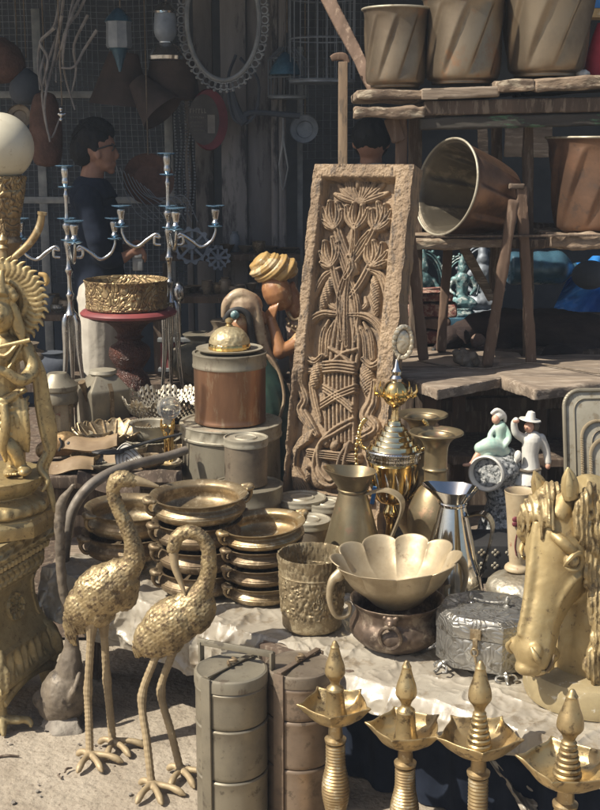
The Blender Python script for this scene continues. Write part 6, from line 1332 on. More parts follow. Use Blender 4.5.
q = MB(); r = 17.5*s_; q.lathe([(r*.84, -.02), (r*1.0, -.01), (r*1.04, .012), (r*.96, .016), (r*.86, .010), (r*.80, -.01), (r*.7, -.015), (.001, -.016)], 40, M=Mx); q.build('mouth_rim', M['porcelain_white'], t)
q = MB(); q.lathe([(r*.78, -.004), (.001, -.002)], 32, M=Mx); q.build('mouth_hollow', M['rock_mottled'], t)
WR = W
def figW(t):
    O = Vector(t.location); return lambda px, py, d=0: P(px, py, FY + d*s_) - O
t = thing('lady_figurine', 'porcelain lady in pale green dress sitting on the mottled rock base', 'figurine', P(500, 455, FY)); W = figW(t)
q = MB(); q.chain([W(500, 450, 0), W(499, 438, 0), W(500, 427, 0)], [8*s_, 6*s_, 6.5*s_], 14); q.chain([W(500, 450, -2), W(490, 445, -8), W(480, 448, -10)], [9*s_, 8*s_, 6*s_], 14); q.ell(W(486, 452, -6), (11*s_, 9*s_, 7*s_)); q.ell(W(500, 452, 0), (11*s_, 9*s_, 7*s_))
q.chain([W(505, 428, 0), W(509, 438, -4), W(504, 447, -8)], [3.4*s_, 3*s_, 2.4*s_], 10); q.chain([W(495, 428, 0), W(490, 436, -6), W(495, 442, -10)], [3.2*s_, 2.8*s_, 2.2*s_], 10)
q.build('dress', M['porcelain_green'], t, vox=.003, smooth=2)
q = MB(); q.ell(W(496, 419, -2), (4.4*s_, 4.6*s_, 5.4*s_), n=14); q.ell(W(493, 420, -4), (1.2*s_, 1.2*s_, 1.4*s_), n=8); q.chain([W(498, 424, 0), W(499, 428, 0)], [2.6*s_, 3*s_], 10); q.build('head', M['porcelain_skin'], t, vox=.0026, smooth=1); q = MB(); q.chain([W(482, 449, -9), W(475, 458, -12), W(470, 464, -13), W(464, 465, -15)], [3.6*s_, 2.8*s_, 2*s_, 1.6*s_], 10)
q.build('leg', M['porcelain_skin'], t, vox=.0026, smooth=1)
q = MB(); q.ell(W(498, 416, 0), (5.6*s_, 5.4*s_, 4.8*s_), n=14); q.tube([W(491, 414, -2), W(497, 410, -2), W(504, 415, 0), W(505, 422, 2)], [1.6*s_, 2.4*s_, 2.4*s_, 1.6*s_], 10, 4); q.build('bonnet', M['porcelain_white'], t, vox=.0026, smooth=1)
t = thing('gentleman_figurine', 'white porcelain man in broad hat shading his eyes beside the seated lady', 'figurine', P(528, 535, FY)); W = figW(t)
q = MB(); q.chain([W(531, 472, 0), W(530, 455, 0), W(532, 440, 0)], [10*s_, 8.5*s_, 10*s_], 16); q.lathe([(17*s_, 0), (15*s_, .015), (9*s_, .055), (.001, .06)], 30, M=Matrix.Translation(W(527, 482, 0)))
q.chain([W(523, 438, 0), (W(516, 433, -4)), W(514, 424, -6), W(516, 420, -8)], [4.6*s_, 4*s_, 3.4*s_, 3*s_], 12)
q.chain([W(541, 438, 0), W(546, 450, 0), W(548, 462, -2)], [4.8*s_, 4.2*s_, 3.4*s_], 12)
q.chain([W(524, 480, 0), W(518, 498, 0), W(513, 512, -2)], [6.5*s_, 5*s_, 3.8*s_], 12); q.chain([W(536, 480, 0), W(540, 500, 0), W(540, 520, 0)], [6.5*s_, 5*s_, 3.8*s_], 12); q.ell(W(508, 513, -6), (6*s_, 4*s_, 2.8*s_)); q.ell(W(518, 456, -9), (4*s_, 4*s_, 6*s_)); q.ell(W(511, 464, -8), (7*s_, 4*s_, 4*s_), rot=Euler((0, R(-30), 0)))
q.build('coat', M['porcelain_white'], t, vox=.003, smooth=2)
q = MB(); q.ell(W(529, 427, -2), (5*s_, 5.4*s_, 6*s_), n=14); q.ell(W(526, 428, -7), (1.3*s_, 1.5*s_, 1.6*s_), n=8); q.chain([W(531, 432, 0), W(532, 437, 0)], [3*s_, 3.4*s_], 10); q.build('head', M['porcelain_skin'], t, vox=.0026, smooth=1)
for c_, r_ in ((W(516, 421, -9), (3.4, 2, 2.4)), (W(548, 466, -3), (2.6, 2.4, 3.4))): q = MB(); q.ell(c_, tuple(x*s_ for x in r_)); q.build('hand', M['porcelain_skin'], t)
q = MB(); c = W(530, 420, -1); q.lathe([(10.5*s_, .003), (11*s_, .0), (6*s_, .001), (5.2*s_, .004), (4.6*s_, .016), (3.6*s_, .026), (.001, .030)], 32, M=Matrix.Translation(c) @ Matrix.Rotation(R(8), 4, 'Y')); q.build('hat', M['porcelain_white'], t)
q = MB(); q.ell(W(535, 426, 2), (4.6*s_, 5*s_, 6*s_), n=12); q.build('hair', M['plaster_grey'], t)
q = MB(); q.tube([W(520, 470, -10), W(530, 472, -12), W(541, 469, -9)], [1.6*s_]*3, 8, 4); q.build('sash', M['plaster_grey'], t)
t = thing('dark_fleur_tray', 'dark tray with pale fleur pattern under the mottled ceramic base', 'tray', at(480, 3.42, TZ)); t.location.z = TZ + .02; q = MB(); q.box((.02, 0, .05), (.26, .16, .10)); q.build('block', M['paint_black'], t, bevel=.004)
q = MB()
for k in range(6):
    for r_ in (0, 1): 
        c = Vector((-.09 + k*.04, -.082, .08 - r_*.04)); 
        for a in range(4): q.ell(c + Vector((.007*math.cos(a*math.pi/2), 0, .007*math.sin(a*math.pi/2))), (.005, .002, .005), n=8)
q.build('pattern', M['tin_lid'], t)
# round carved box and floral vase
Lc2 = at(520, 3.06, TZ); Lc2.z = TZ + .012; t = thing('round_carved_box', 'round grey brass box with concentric engraved lid behind the horse bust', 'box', Lc2); s_ = S(3.06); r = 34*s_; h = P(520, 572, 3.06).z - Lc2.z
q = MB(); q.lathe([(r*.80, 0), (r*.84, .004), (r*.98, h*.35), (r*1.0, h*.52), (r*.97, h*.6), (.001, h*.6)], 96, smooth=4, disp=lambda th, z, rr: .0016*np.sign(np.sin(th*22))*(z > h*.15)*(z < h*.5)); q.build('body', M['silver_filigree'], t, ang=60)
q = MB(); q.lathe([(r*1.02, h*.60), (r*1.04, h*.64), (r*1.03, h*.72), (r*.98, h*.80), (r*.80, h*.90), (r*.78, h*.905), (r*.5, h*.97), (r*.48, h*.965), (r*.25, h*1.0), (.001, h*1.0)], 96, disp=lambda th, z, rr: .0015*np.sin(rr*700 + np.sin(th*16)*2)); q.build('lid', M['silver_filigree'], t, ang=60)
hb_ = h
t = thing('floral_vase', 'tapered beige vase painted with a dark red flower standing on the engraved round box', 'vase', Vector((at(520, 3.06, .65).x, 3.07, TZ + .012 + hb_ + .003))); s_ = S(3.07); h = P(521, 491, 3.07).z - t.location.z
q = MB(); q.lathe([(12*s_, 0), (13*s_, .004), (12*s_, .012), (8.5*s_, .018), (8.5*s_, .03), (10*s_, h*.3), (12.5*s_, h*.7), (15*s_, h*.96), (15.6*s_, h), (15*s_, h*1.0), (13*s_, h*.9), (9*s_, h*.4), (.001, h*.3)], 48, smooth=3); q.build('body', M['ceramic_floral'], t)
q = MB(); 
for k in range(5):
    a = 2*math.pi*k/5; q.ell((-3*s_ + 4*s_*math.cos(a), -12.0*s_, h*.66 + 4*s_*math.sin(a)), (3*s_, 1.2*s_, 3*s_), n=10)
q.tube([(-3*s_, -10.8*s_, h*.55), (-5*s_, -9.8*s_, h*.35), (-3*s_, -9.6*s_, h*.22)], .0016, 6, 3); q.build('flower', M['sign_red'], t)

# trays leaning at the right
def rrect(w, h, r, n=8):
    o_ = []
    for cx_, cz_, a0 in ((w/2-r, h-r, 0), (-w/2+r, h-r, 90), (-w/2+r, r, 180), (w/2-r, r, 270)):
        for k in range(n+1): a = R(a0 + 90*k/n); o_.append((cx_ + r*math.cos(a), cz_ + r*math.sin(a)))
    return o_
for px, Y, ptop, w, lab, rope in ((618, 3.58, 391, .33, 'largest rounded tray leaning at the back of the three trays at the right edge', False), (625, 3.48, 421, .26, 'middle tray with roped rim leaning before the largest tray', True), (628, 3.40, 438, .22, 'smallest tray with roped rim leaning in front of the trays', True)):
    L0 = at(px, Y, TZ); L0.z = TZ + .005; h = (P(px, ptop, Y + .08).z - L0.z); t = thing('leaning_tray', lab, 'tray', L0); t.rotation_euler = (R(-13), 0, R(6)); h = h / math.cos(R(13))
    q = MB(); q.prism(rrect(w, h, .05), .006); q.build('plate', M['tin_lid'], t, bevel=.002)
    q = MB(); q.tube([(x, -.004, z) for x, z in rrect(w - .006, h - .003, .05, 14)], .007, 8, loop=True, twist=.5); 
    if rope:
        pth = rrect(w - .006, h - .003, .05, 30); q = MB()
        ptc = []
        for i in range(len(pth)):
            a, b = Vector((pth[i][0], -.006, pth[i][1])), Vector((pth[(i+1) % len(pth)][0], -.006, pth[(i+1) % len(pth)][1])); m_ = max(1, int((b-a).length/.007))
            for k in range(m_): q.ell(a + (b-a)*k/m_, (.0065, .006, .0045), rot=Euler((0, .7, 0)), n=8)
    q.build('rim', M['scallop' if rope else 'tin_grey'], t)
    q = MB(); q.tube([(x, -.004, z + .03) for x, z in rrect(w - .07, h - .06, .035, 10)], .003, 6, loop=True); q.build('groove', M['tin_grey'], t)

# ================================================================== PAINTED WOODEN COUPLE
VY = 4.30; t = thing('veiled_woman_figure', 'painted wooden bust of a woman with cream veil and dark green robe', 'wooden figure', at(250, VY, .42)); t.location.z = TZ + .0; t.location.z = .355; O = Vector(t.location); s_ = S(VY, 1.0); W = lambda px, py, d=0: P(px, py, VY + d*s_) - O
q = MB(); q.chain([W(268, 500, 0), W(268, 450, 0), W(264, 400, 0), W(252, 365, 0), W(246, 345, 0)], [30*s_, 30*s_, 28*s_, 20*s_, 12*s_], 20); q.build('robe', M['paint_green'], t, vox=.006, smooth=4)
q = MB(); q.ell(W(238, 328, -9), (11*s_, 12*s_, 16*s_), rot=Euler((0, R(14), 0))); q.ell(W(229, 331, -16), (3*s_, 3.5*s_, 5*s_)); q.ell(W(236, 336, -14), (4*s_, 3*s_, 2.4*s_)); q.chain([W(246, 335, 0), W(250, 352, 0)], [8*s_, 10*s_], 14)
q.build('face', M['wood_figure'], t, vox=.004, smooth=3)
q = MB(); q.ell(W(235, 315, -22), (4.5*s_, 3*s_, 4.5*s_), n=14); q.build('nose_ring', M['teal_paint'], t)
q = MB(); q.tube([W(225, 320, -15), W(231, 312, -18), W(241, 310, -18), W(249, 317, -17), W(251, 332, -14), W(255, 350, -12)], [3.2*s_]*6, 10, 5, flat=.8); q.build('hair', M['paint_black'], t)
q = MB(); q.tube([W(224, 318, -10), W(227, 303, -11), W(240, 294, -9), W(254, 303, -8), W(258, 325, -8), W(263, 345, -6), W(272, 362, -4), W(284, 392, -2), W(292, 420, 2), W(296, 445, 2)], [x*s_ for x in (3, 5, 6, 6, 6.5, 6, 5, 4.5, 4, 4)], 14, 5)
q.ell(W(243, 306, 0), (20*s_, 19*s_, 16*s_)); q.ell(W(247, 318, 8), (17*s_, 14*s_, 20*s_)); q.chain([W(249, 316, 8), W(256, 340, 8), W(266, 370, 8)], [15*s_, 15*s_, 13*s_], 14)
q.build('veil', M['veil'], t, vox=.004, smooth=3)
q = MB(); q.tube([W(258, 352, -22), W(270, 358, -24), W(280, 375, -24), W(284, 400, -24), W(276, 425, -26), W(262, 440, -28)], [1.6*s_]*6, 8, 5); q.build('trim', M['veil'], t)
TY = 4.36; t = thing('turbaned_man_figure', 'painted wooden man with swirled ochre turban bowing his blank face beside the veiled woman', 'wooden figure', at(296, TY, .42)); t.location.z = .355; O = Vector(t.location); W = lambda px, py, d=0: P(px, py, TY + d*s_) - O
q = MB(); q.ell(W(277, 292, -4), (15*s_, 16*s_, 20*s_), rot=Euler((0, R(-22), 0))); q.ell(W(284, 301, -6), (9*s_, 10*s_, 9*s_)); q.chain([W(288, 292, 4), W(297, 312, 4)], [10*s_, 11*s_], 16); q.ell(W(293, 287, 0), (3*s_, 5*s_, 6*s_))
q.build('head', M['wood_figure'], t, vox=.004, smooth=4)
q = MB(); q.chain([W(302, 335, 4), W(306, 370, 4), W(308, 420, 4), W(308, 500, 4)], [16*s_, 17*s_, 19*s_, 22*s_], 18); q.ell(W(302, 326, 4), (17*s_, 12*s_, 14*s_)); q.build('robe', M['robe'], t, vox=.006, smooth=3)
q = MB(); q.chain([W(308, 328, -6), W(296, 344, -16), W(280, 352, -22)], [8.5*s_, 8*s_, 6.5*s_], 14); q.chain([W(280, 352, -22), W(276, 336, -18), W(271, 320, -14)], [7.5*s_, 6*s_, 5*s_], 14)
q.tube([W(266, 318, -14), W(270, 312, -14), W(274, 309, -14)], [3*s_, 4*s_, 1.5*s_], 10, 4, flat=.5)
for k in range(4): q.tube([W(268 + k*2, 318, -14 - k), W(269 + k*2.6, 311 - k, -15 - k), W(271 + k*2.6, 306 - k, -14 - k)], [1.8*s_, 1.7*s_, 1.2*s_], 8, 3)
q.tube([W(266, 324, -14), W(262, 317, -15), W(263, 311, -15)], [2.2*s_, 2*s_, 1.3*s_], 8, 3)
q.build('arms', M['wood_figure'], t, vox=.0034, smooth=2)
q = MB()
q.ell(W(274, 269, 0), (24*s_, 20*s_, 14.5*s_), rot=Euler((0, R(-4), 0)), n=40); q.ell(W(268, 266, -2), (15*s_, 16*s_, 13*s_), n=30)
tc_ = np.array(W(274, 269, 0))
def twist_(co):
    x, z = co[:, 0] - tc_[0], co[:, 2] - tc_[2]; u = (x*.9 - z*1.0 + 5.5*x*z + .15*(co[:, 1]-tc_[1]))/.047*math.pi
    return .0135*(np.abs(np.cos(u))**.55 - .6) + .0015*np.sin(u*5)
q.build('turban', M['turban'], t, vox=.0035, smooth=2, disp=twist_, ang=60)
q = MB(); q.tube([W(288, 312, -10), W(294, 320, -12), W(304, 316, -10)], [1.6*s_]*3, 8, 4); q.tube([W(286, 318, -12), W(296, 332, -14), W(310, 322, -12)], [1.4*s_]*3, 8, 4)
for k in range(6): q.ell(W(289 + k*3.6, 324 + 3*math.sin(k*.9), -14), 1.8*s_, n=8)
q.build('necklace', M['brass_dark'], t)

# ================================================================== BACK LEFT BENCH WARES
def bz(px, Y): return Vector((at(px, Y, BZ).x, Y, BZ + .001))
# carved stand with red top, brass bowl
EY = 4.82; s_ = S(EY, .9); zt_ = P(129, 309, EY).z; Lx2 = Vector((at(129, EY, .9).x, EY, BZ + .001)); t = thing('carved_stand', 'dark carved pedestal stand with a red round top carrying the floral brass bowl', 'stand', Lx2); h = zt_ - Lx2.z
zz = lambda py: P(129, py, EY).z - Lx2.z
q = MB(); q.lathe([(22*s_, 0), (24*s_, .008), (18*s_, zz(378)), (12*s_, zz(370)), (14*s_, zz(366)), (20*s_, zz(356)), (19*s_, zz(347)), (12*s_, zz(342)), (11*s_, zz(339)), (14*s_, zz(337)), (11*s_, zz(334)), (16*s_, zz(326)), (26*s_, zz(320)), (38*s_, zz(318)), (40*s_, zz(312)), (.001, zz(311))], 96, smooth=3, disp=lambda th, z, rr: .003*np.abs(np.sin(th*11 + z*60))); q.build('pedestal', M['wood_rosewood'], t, ang=60)
q = MB(); q.lathe([(44*s_, h - .026), (47*s_, h - .022), (48*s_, h - .013), (46*s_, h - .004), (44*s_, h), (.001, h)], 64); q.build('top', M['paint_red'], t)
t = thing('floral_bowl', 'panelled brass bowl with embossed flowers on the red stand top', 'bowl', Lx2 + Vector((-.006, 0, h + .002))); h = P(127, 279, EY).z - t.location.z; r = 41*s_
q = MB(); q.lathe([(r*.94, 0), (r*.98, .004), (r*.99, h*.12), (r*.97, h*.16)] + [(r*.97, h*(.2+.06*k)) for k in range(11)] + [(r*1.0, h*.92), (r*1.02, h*.98), (r*1.0, h), (r*.94, h*.9), (r*.92, h*.3), (.001, h*.2)], 160, disp=lambda th, z, rr: (.0035*(np.abs(np.sin(th*7))**.4 - .6) + .0025*(np.abs(np.sin(th*35))*np.abs(np.sin(z/h*9)) )*(z > h*.2)*(z < h*.85)*(np.abs(np.sin(th*7)) > .6))*(rr > r*.95)); q.build('body', M['brass_floral'], t, ang=60)

# silver candelabras
def candelabra(px, Y, label, ytop, s2=1.0, rz=0., arms=3):
    z0_ = .57; L0 = Vector((at(px, Y, 1.2).x, Y, BZ + .001)); t = thing('candelabra', label, 'candelabra', L0, 'tall silver candelabras', rz=rz); s_ = S(Y, 1.3); zz = lambda py: P(px, py, Y).z - L0.z; d = ytop - 150
    q = MB(); pr = [(.0225, zz(300+d)), (.012, zz(294+d)), (.009, zz(286+d)), (.014, zz(280+d)), (.008, zz(276+d)), (.0075, zz(262+d)), (.012, zz(258+d)), (.014, zz(255+d)), (.009, zz(251+d)), (.007, zz(244+d)), (.010, zz(236+d)), (.015, zz(229+d)), (.012, zz(224+d)), (.007, zz(220+d)), (.015, zz(214+d)), (.017, zz(210+d)), (.008, zz(204+d)), (.0065, zz(186+d)), (.009, zz(181+d)), (.005, zz(175+d)), (.013, zz(168+d)), (.011, zz(163+d)), (.014, zz(158+d)), (.012, zz(153+d)), (.001, zz(152+d))]
    pr = [(r_*1.2, z_) for r_, z_ in pr]; q.lathe(pr, 20, smooth=3); q.build('stem', M['silver_cand'], t)
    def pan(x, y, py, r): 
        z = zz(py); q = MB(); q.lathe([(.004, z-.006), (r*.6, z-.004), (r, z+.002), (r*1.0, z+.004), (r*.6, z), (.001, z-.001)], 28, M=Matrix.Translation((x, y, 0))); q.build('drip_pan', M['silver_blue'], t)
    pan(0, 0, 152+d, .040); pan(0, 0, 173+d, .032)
    def cup(x, y, py, q):
        z = zz(py); q.lathe([(.008, z-.004), (.019, z+.008), (.012, z+.020), (.016, z+.040), (.020, z+.058), (.016, z+.066), (.001, z+.066)], 18, smooth=3, M=Matrix.Translation((x, y, 0)))
    for k in range(arms):
        a = R(180*k) if arms == 2 else R((178, 4, 285, 95)[k]); ln = 47*s_; c, sn = math.cos(a), math.sin(a); D = Vector((c, sn, 0))
        V3 = lambda o_, py: D*o_ + Vector((0, 0, zz(py+d)))
        q = MB(); q.tube([V3(8*s_, 243), V3(14*s_, 242), V3(14*s_, 235), V3(9*s_, 236), V3(12*s_, 232), V3(22*s_, 238), V3(32*s_, 245), V3(42*s_, 240), V3(46.5*s_, 231), V3(47*s_, 226)], [.006, .007, .007, .006, .007, .0085, .0085, .0075, .006, .005], 10, 5); cup(D.x*ln, D.y*ln, 223+d, q); q.build('arm', M['silver_cand'], t)
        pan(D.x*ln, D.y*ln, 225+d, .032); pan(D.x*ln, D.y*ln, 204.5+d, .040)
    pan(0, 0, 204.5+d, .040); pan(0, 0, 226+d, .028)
    for a in (100, 220, 340):
        D = Vector((math.cos(R(a)), math.sin(R(a)), 0)); q = MB(); zb_ = zz(300+d)
        q.tube([D*.010 + Vector((0, 0, zb_+.01)), D*.028 + Vector((0, 0, zb_ - .03)), D*.032 + Vector((0, 0, zb_*.55)), D*.055 + Vector((0, 0, .02)), D*.062 + Vector((0, 0, .006))], [.010, .0155, .012, .006, .008], 12, 5); q.build('leg', M['silver_cand'], t)
    return t
candelabra(169, 5.0, 'tall silver candelabra standing clear of the person, right of the carved stand', 152, rz=R(0), arms=3)
candelabra(68, 5.02, 'tall silver candelabra partly hidden between the sunburst statue and the person', 164.5, rz=R(4), arms=3)

# box lantern
t = thing('square_lantern', 'brass and glass lantern with slotted rim beside the statue scarf', 'lantern', bz(60, 4.35)); t.rotation_euler = (0, 0, R(20)); s_ = S(4.35, .7); zz = lambda py: P(60, py, 4.35).z - BZ
q = MB(); 
for a in range(6): c, sn = math.cos(a*math.pi/3), math.sin(a*math.pi/3); q.box((17*s_*c, 17*s_*sn, zz(412)/2 + .02), (.008, .008, zz(405)))
q.lathe([(18*s_, 0), (18*s_, .012), (.001, .012)], 6); q.build('frame', M['brass_dark'], t)
q = MB(); q.lathe([(15*s_, .012), (15*s_, zz(402)), (.001, zz(402))], 6); q.build('pane', M['ceramic_floral'], t)
q = MB(); q.lathe([(19*s_, zz(402)), (20*s_, zz(399)), (18*s_, zz(391)), (20*s_, zz(389)), (20*s_, zz(385)), (15*s_, zz(380)), (13*s_, zz(378)), (11*s_, zz(375)), (9*s_, zz(373)), (.001, zz(373))], 72, disp=lambda th, z, rr: -.005*(np.sin(th*14) > .2)*(z > zz(399))*(z < zz(391.5))); q.build('cap', M['tin_grey'], t, ang=35)
# milk-can teapot
t = thing('square_teapot', 'grey shouldered metal pot with strap and spout among the baskets', 'teapot', bz(105, 4.42)); t.rotation_euler = (0, 0, R(30)); s_ = S(4.42, .7); zz = lambda py: P(105, py, 4.42).z - BZ
def sqp(q, prof, n=4, M=None, rot=45): q.lathe(prof, n, M=(M or Matrix.Identity(4)) @ Matrix.Rotation(R(rot), 4, 'Z'))
q = MB(); sqp(q, [(25*s_, 0), (27*s_, .02), (29*s_, zz(392)), (29.5*s_, zz(388)), (18*s_, zz(377)), (15*s_, zz(374)), (.001, zz(374))]); q.build('body', M['tin_grey'], t, bevel=.006, ang=30)
q = MB(); q.lathe([(12*s_, zz(375)), (14*s_, zz(373)), (13*s_, zz(370)), (8*s_, zz(369)), (.001, zz(368.5))], 28); q.build('lid', M['tin_lid'], t)
q = MB(); q.tube([(-16*s_, -4*s_, zz(400)), (-23*s_, -8*s_, zz(385)), (-26*s_, -10*s_, zz(378))], [.014, .012, .014], 12, 4); q.build('spout', M['brass_dark'], t)
q = MB(); q.beam((.002, -21*s_, zz(420)), (.002, -21*s_, zz(388)), .016, .005); q.beam((.002, -21*s_, zz(389)), (.002, -11*s_, zz(376)), .016, .005, up=(0, 0, 1)); q.build('strap', M['brass_dark'], t)
# leafy openwork baskets
def petal_bowl(px, py0, Y, r, h, n, label, m, curl=.02, z0=BZ + .001, name='leaf_basket', lift=0):
    t = thing(name, label, 'basket', Vector((at(px, Y, z0).x, Y, z0)))
    q = MB()
    for k in range(n):
        a = 2*math.pi*k/n; Mx = Matrix.Rotation(a, 4, 'Z')
        V = []; nu_, nv_2 = 7, 9
        for i in range(nv_2):
            f = i/(nv_2-1); w = r*.40*math.sin(math.pi*min(.15 + f*.78, 1))**.8 * (2*math.pi/n*1.25)
            for j in range(nu_):
                g_ = (j/(nu_-1) - .5)*2; rad = r*(.35 + .65*f); V.append((rad, w*g_*1.4, h*f**1.3 + .006*g_*g_ + curl*max(0, f-.7)*math.sin(k*2.1)))
        q.grid([Mx @ Vector(v) for v in V], nu_, nv_2)
        q.tube([Mx @ Vector((r*(.35+.65*f), 0, h*f**1.3 + .004)) for f in (0, .3, .6, .95)], .003, 6)
    q.lathe([(r*.40, -.0), (r*.42, .006), (r*.3, .010), (.001, .01)], 24)
    q.build('petals', M[m], t, solid=.003, ang=50)
    q = MB(); q.tube([(r*1.0*math.cos(a)*(1+.03*math.sin(a*n)), r*1.0*math.sin(a)*(1+.03*math.sin(a*n)), h + .006*math.sin(a*n)) for a in np.linspace(0, 2*math.pi, n*6, endpoint=False)], .0035, 6, loop=True); q.build('rim', M[m], t)
    return t
petal_bowl(112, 415, 4.18, .135, .075, 16, 'dull brass basket of upright leaves below the shouldered pot', 'brass_mid')
def crown_dish(px, Y, r, h, n, label, z0):
    t = thing('openwork_dish', label, 'dish', Vector((at(px, Y, z0).x, Y, z0)))
    q = MB(); N_ = n*24; V = []; th = np.linspace(0, 2*math.pi, N_, endpoint=False)
    for i in range(10):
        f = i/9; crest = (np.abs(np.cos(th*n/2))**.8)*.34 + .12*np.abs(np.cos(th*n*2)) ; hh2 = h*(f*(.50 + .8*crest*f) if f > 0 else 0*crest); rr2 = r*(.62 + .38*f**.7) + 0*th
        V += [(float(a), float(b), float(c)) for a, b, c in zip(rr2*np.cos(th), rr2*np.sin(th), hh2)]
    b0 = len(q.v); q.v += V
    for i in range(9):
        for j in range(N_):
            ph = (j % 8); 
            if 2 <= i <= 7 and ((j % 6) in (1, 2) if i % 2 else (j % 6) in (4, 5)): continue
            q.f.append((b0 + i*N_ + j, b0 + i*N_ + (j+1) % N_, b0 + (i+1)*N_ + (j+1) % N_, b0 + (i+1)*N_ + j))
    q.build('openwork_wall', M['silver_filigree'], t, solid=.0028, ang=50)
    q = MB(); q.lathe([(r*.2, -.02), (r*.35, -.012), (r*.63, 0), (r*.63, .004), (.001, .004)], 48); q.build('base', M['silver_filigree'], t)
    q = MB(); q.lathe([(r*.34, -.06), (r*.36, -.055), (r*.10, -.035), (r*.2, -.018), (.001, -.018)], 32); q.build('foot', M['brass_dark'], t)
crown_dish(165, 4.45, .170, .105, 12, 'crown-edged silver openwork dish behind the crystal ball', BZ + .065)
# crystal ball on small figure
t = thing('crystal_ball', 'clear crystal ball held up by small golden figures', 'crystal ball', Vector((at(170, 3.95, BZ).x, 3.95, BZ + .001))); s_ = S(3.95, .7); zz = lambda py: P(170, py, 3.95).z - BZ
q = MB(); q.ell((0, 0, zz(408)), 12*s_, n=40); q.build('ball', M['glass'], t)
q = MB(); zs3 = zz(420)
for a in (60, 180, 300):
    D = Vector((math.cos(R(a)), math.sin(R(a)), 0)); q.chain([D*.012, D*.010 + Vector((0, 0, zs3*.45)), D*.014 + Vector((0, 0, zs3*.7))], [.007, .009, .008], 10); q.chain([D*.014 + Vector((0, 0, zs3*.7)), D*.026 + Vector((0, 0, zs3*.82)), D*.026 + Vector((0, 0, zs3*1.0))], [.005, .0045, .004], 8); q.ell(D*.013 + Vector((0, 0, zs3*.86)), (.008, .008, .009), n=12)
q.lathe([(.024, 0), (.026, .006), (.018, .012), (.001, .012)], 24); q.build('holder', M['gold_polish'], t, vox=.0028, smooth=1)
# oval enamel dishes and leaf-shaped dish
for px, Y, r, h, z, lab in ((152, 4.12, .095, .055, 0, 'grey enamel basin nearest the crystal ball'), (152, 4.16, .075, .06, .04, 'smaller enamel dish set inside the basin by the crystal ball'), (98, 3.98, .07, .02, .0, 'pale shallow dish lying by the leaf basket')):
    t = thing('enamel_dish', lab, 'dish', Vector((at(px, Y, BZ).x, Y, BZ + .002 + z))); q = MB(); q.lathe([(r*.6, 0), (r*.85, h*.3), (r*.92, h*.8), (r*1.05, h*.95), (r*1.05, h), (r*.9, h*.92), (r*.8, h*.35), (.001, h*.15)], 56, smooth=3); q.build('body', M['tin_lid' if h > .03 else 'paper_white'], t)
    q = MB()
    for k in range(48): a = 2*math.pi*k/48; q.ell((r*1.04*math.cos(a), r*1.04*math.sin(a), h*.985), .0035, n=6)
    q.build('beaded_rim', M['tin_lid'], t)
t = thing('leaf_dish', 'white engraved leaf-shaped dish standing on edge by the arched pipe', 'dish', Vector((at(131, 3.82, BZ).x, 3.82, BZ + .03))); t.rotation_euler = (R(-38), 0, R(10)); s_ = S(3.86, .6)
lf = [(-14*s_, .0), (-15*s_, .05), (-10*s_, .075), (-4*s_, .088), (2*s_, .075), (9*s_, .045), (16*s_, .008), (10*s_, -.002), (0, -.004)]
q = MB(); q.prism([tuple(p) for p in cr([p + (0,) for p in lf], 3)] and [(float(p[0]), float(p[1])) for p in cr(lf, 3)], .006); q.build('leaf', M['paper_white'], t, bevel=.002)
q = MB()
for k in range(4): q.tube([((-14+3.2*k)*s_, -.0045, .004), ((-14+3.4*k)*s_, -.0045, .05 - .006*k), ((-4 + .5*k)*s_, -.0045, .082 - .018*k), ((8-2.4*k)*s_, -.0045, .044 - .010*k), ((14-3.4*k)*s_, -.0045, .008)], .0013, 5, 4)
q.build('engraving', M['tin_brown'], t)
for px, Y, r, h, m, lab in ((80, 4.20, .05, .05, 'tin_grey', 'little grey cup between the lantern and the leaf basket'), (140, 4.28, .055, .03, 'brass_mid', 'small brass saucer behind the leaf basket'), (182, 4.25, .05, .06, 'brass_dark', 'small dark brass cup right of the crystal ball'), (120, 4.02, .06, .022, 'silver_filigree', 'small silver saucer before the leaf basket'), (176, 4.12, .06, .03, 'brass_dark', 'dark brass saucer behind the crystal ball'), (72, 4.08, .045, .035, 'brass_mid', 'little brass bowl by the bronze fish'), (186, 4.55, .06, .09, 'copper_dark', 'squat copper pot behind the crown-edged dish')):
    t = thing('small_dish', lab, 'dish', Vector((at(px, Y, BZ).x, Y, BZ + .002))); q = MB(); q.lathe([(r*.5, 0), (r*.6, h*.1), (r*.95, h*.6), (r*1.0, h*.97), (r*.97, h), (r*.88, h*.6), (r*.5, h*.2), (.001, h*.18)], 40, smooth=3); q.build('body', M[m], t)
rs = random.Random(33); nmz = ['brass', 'grey', 'dark', 'silvery']; mz = ['brass_mid', 'tin_grey', 'brass_dark', 'silver_filigree']
spots_ = [(86, 3.93, 'beside the upper ochre shell'), (104, 3.88, 'under the dark ladle tip'), (150, 3.86, 'just above the arched pipe'), (165, 3.90, 'by the foot of the crystal ball holder'), (178, 4.02, 'against the big grey tin'), (134, 4.00, 'behind the white leaf dish'), (62, 4.22, 'in front of the slotted lantern'), (96, 4.28, 'in front of the shouldered pot'), (184, 4.40, 'at the right end of the crown-edged dish'), (128, 4.50, 'left of the crown-edged dish')]
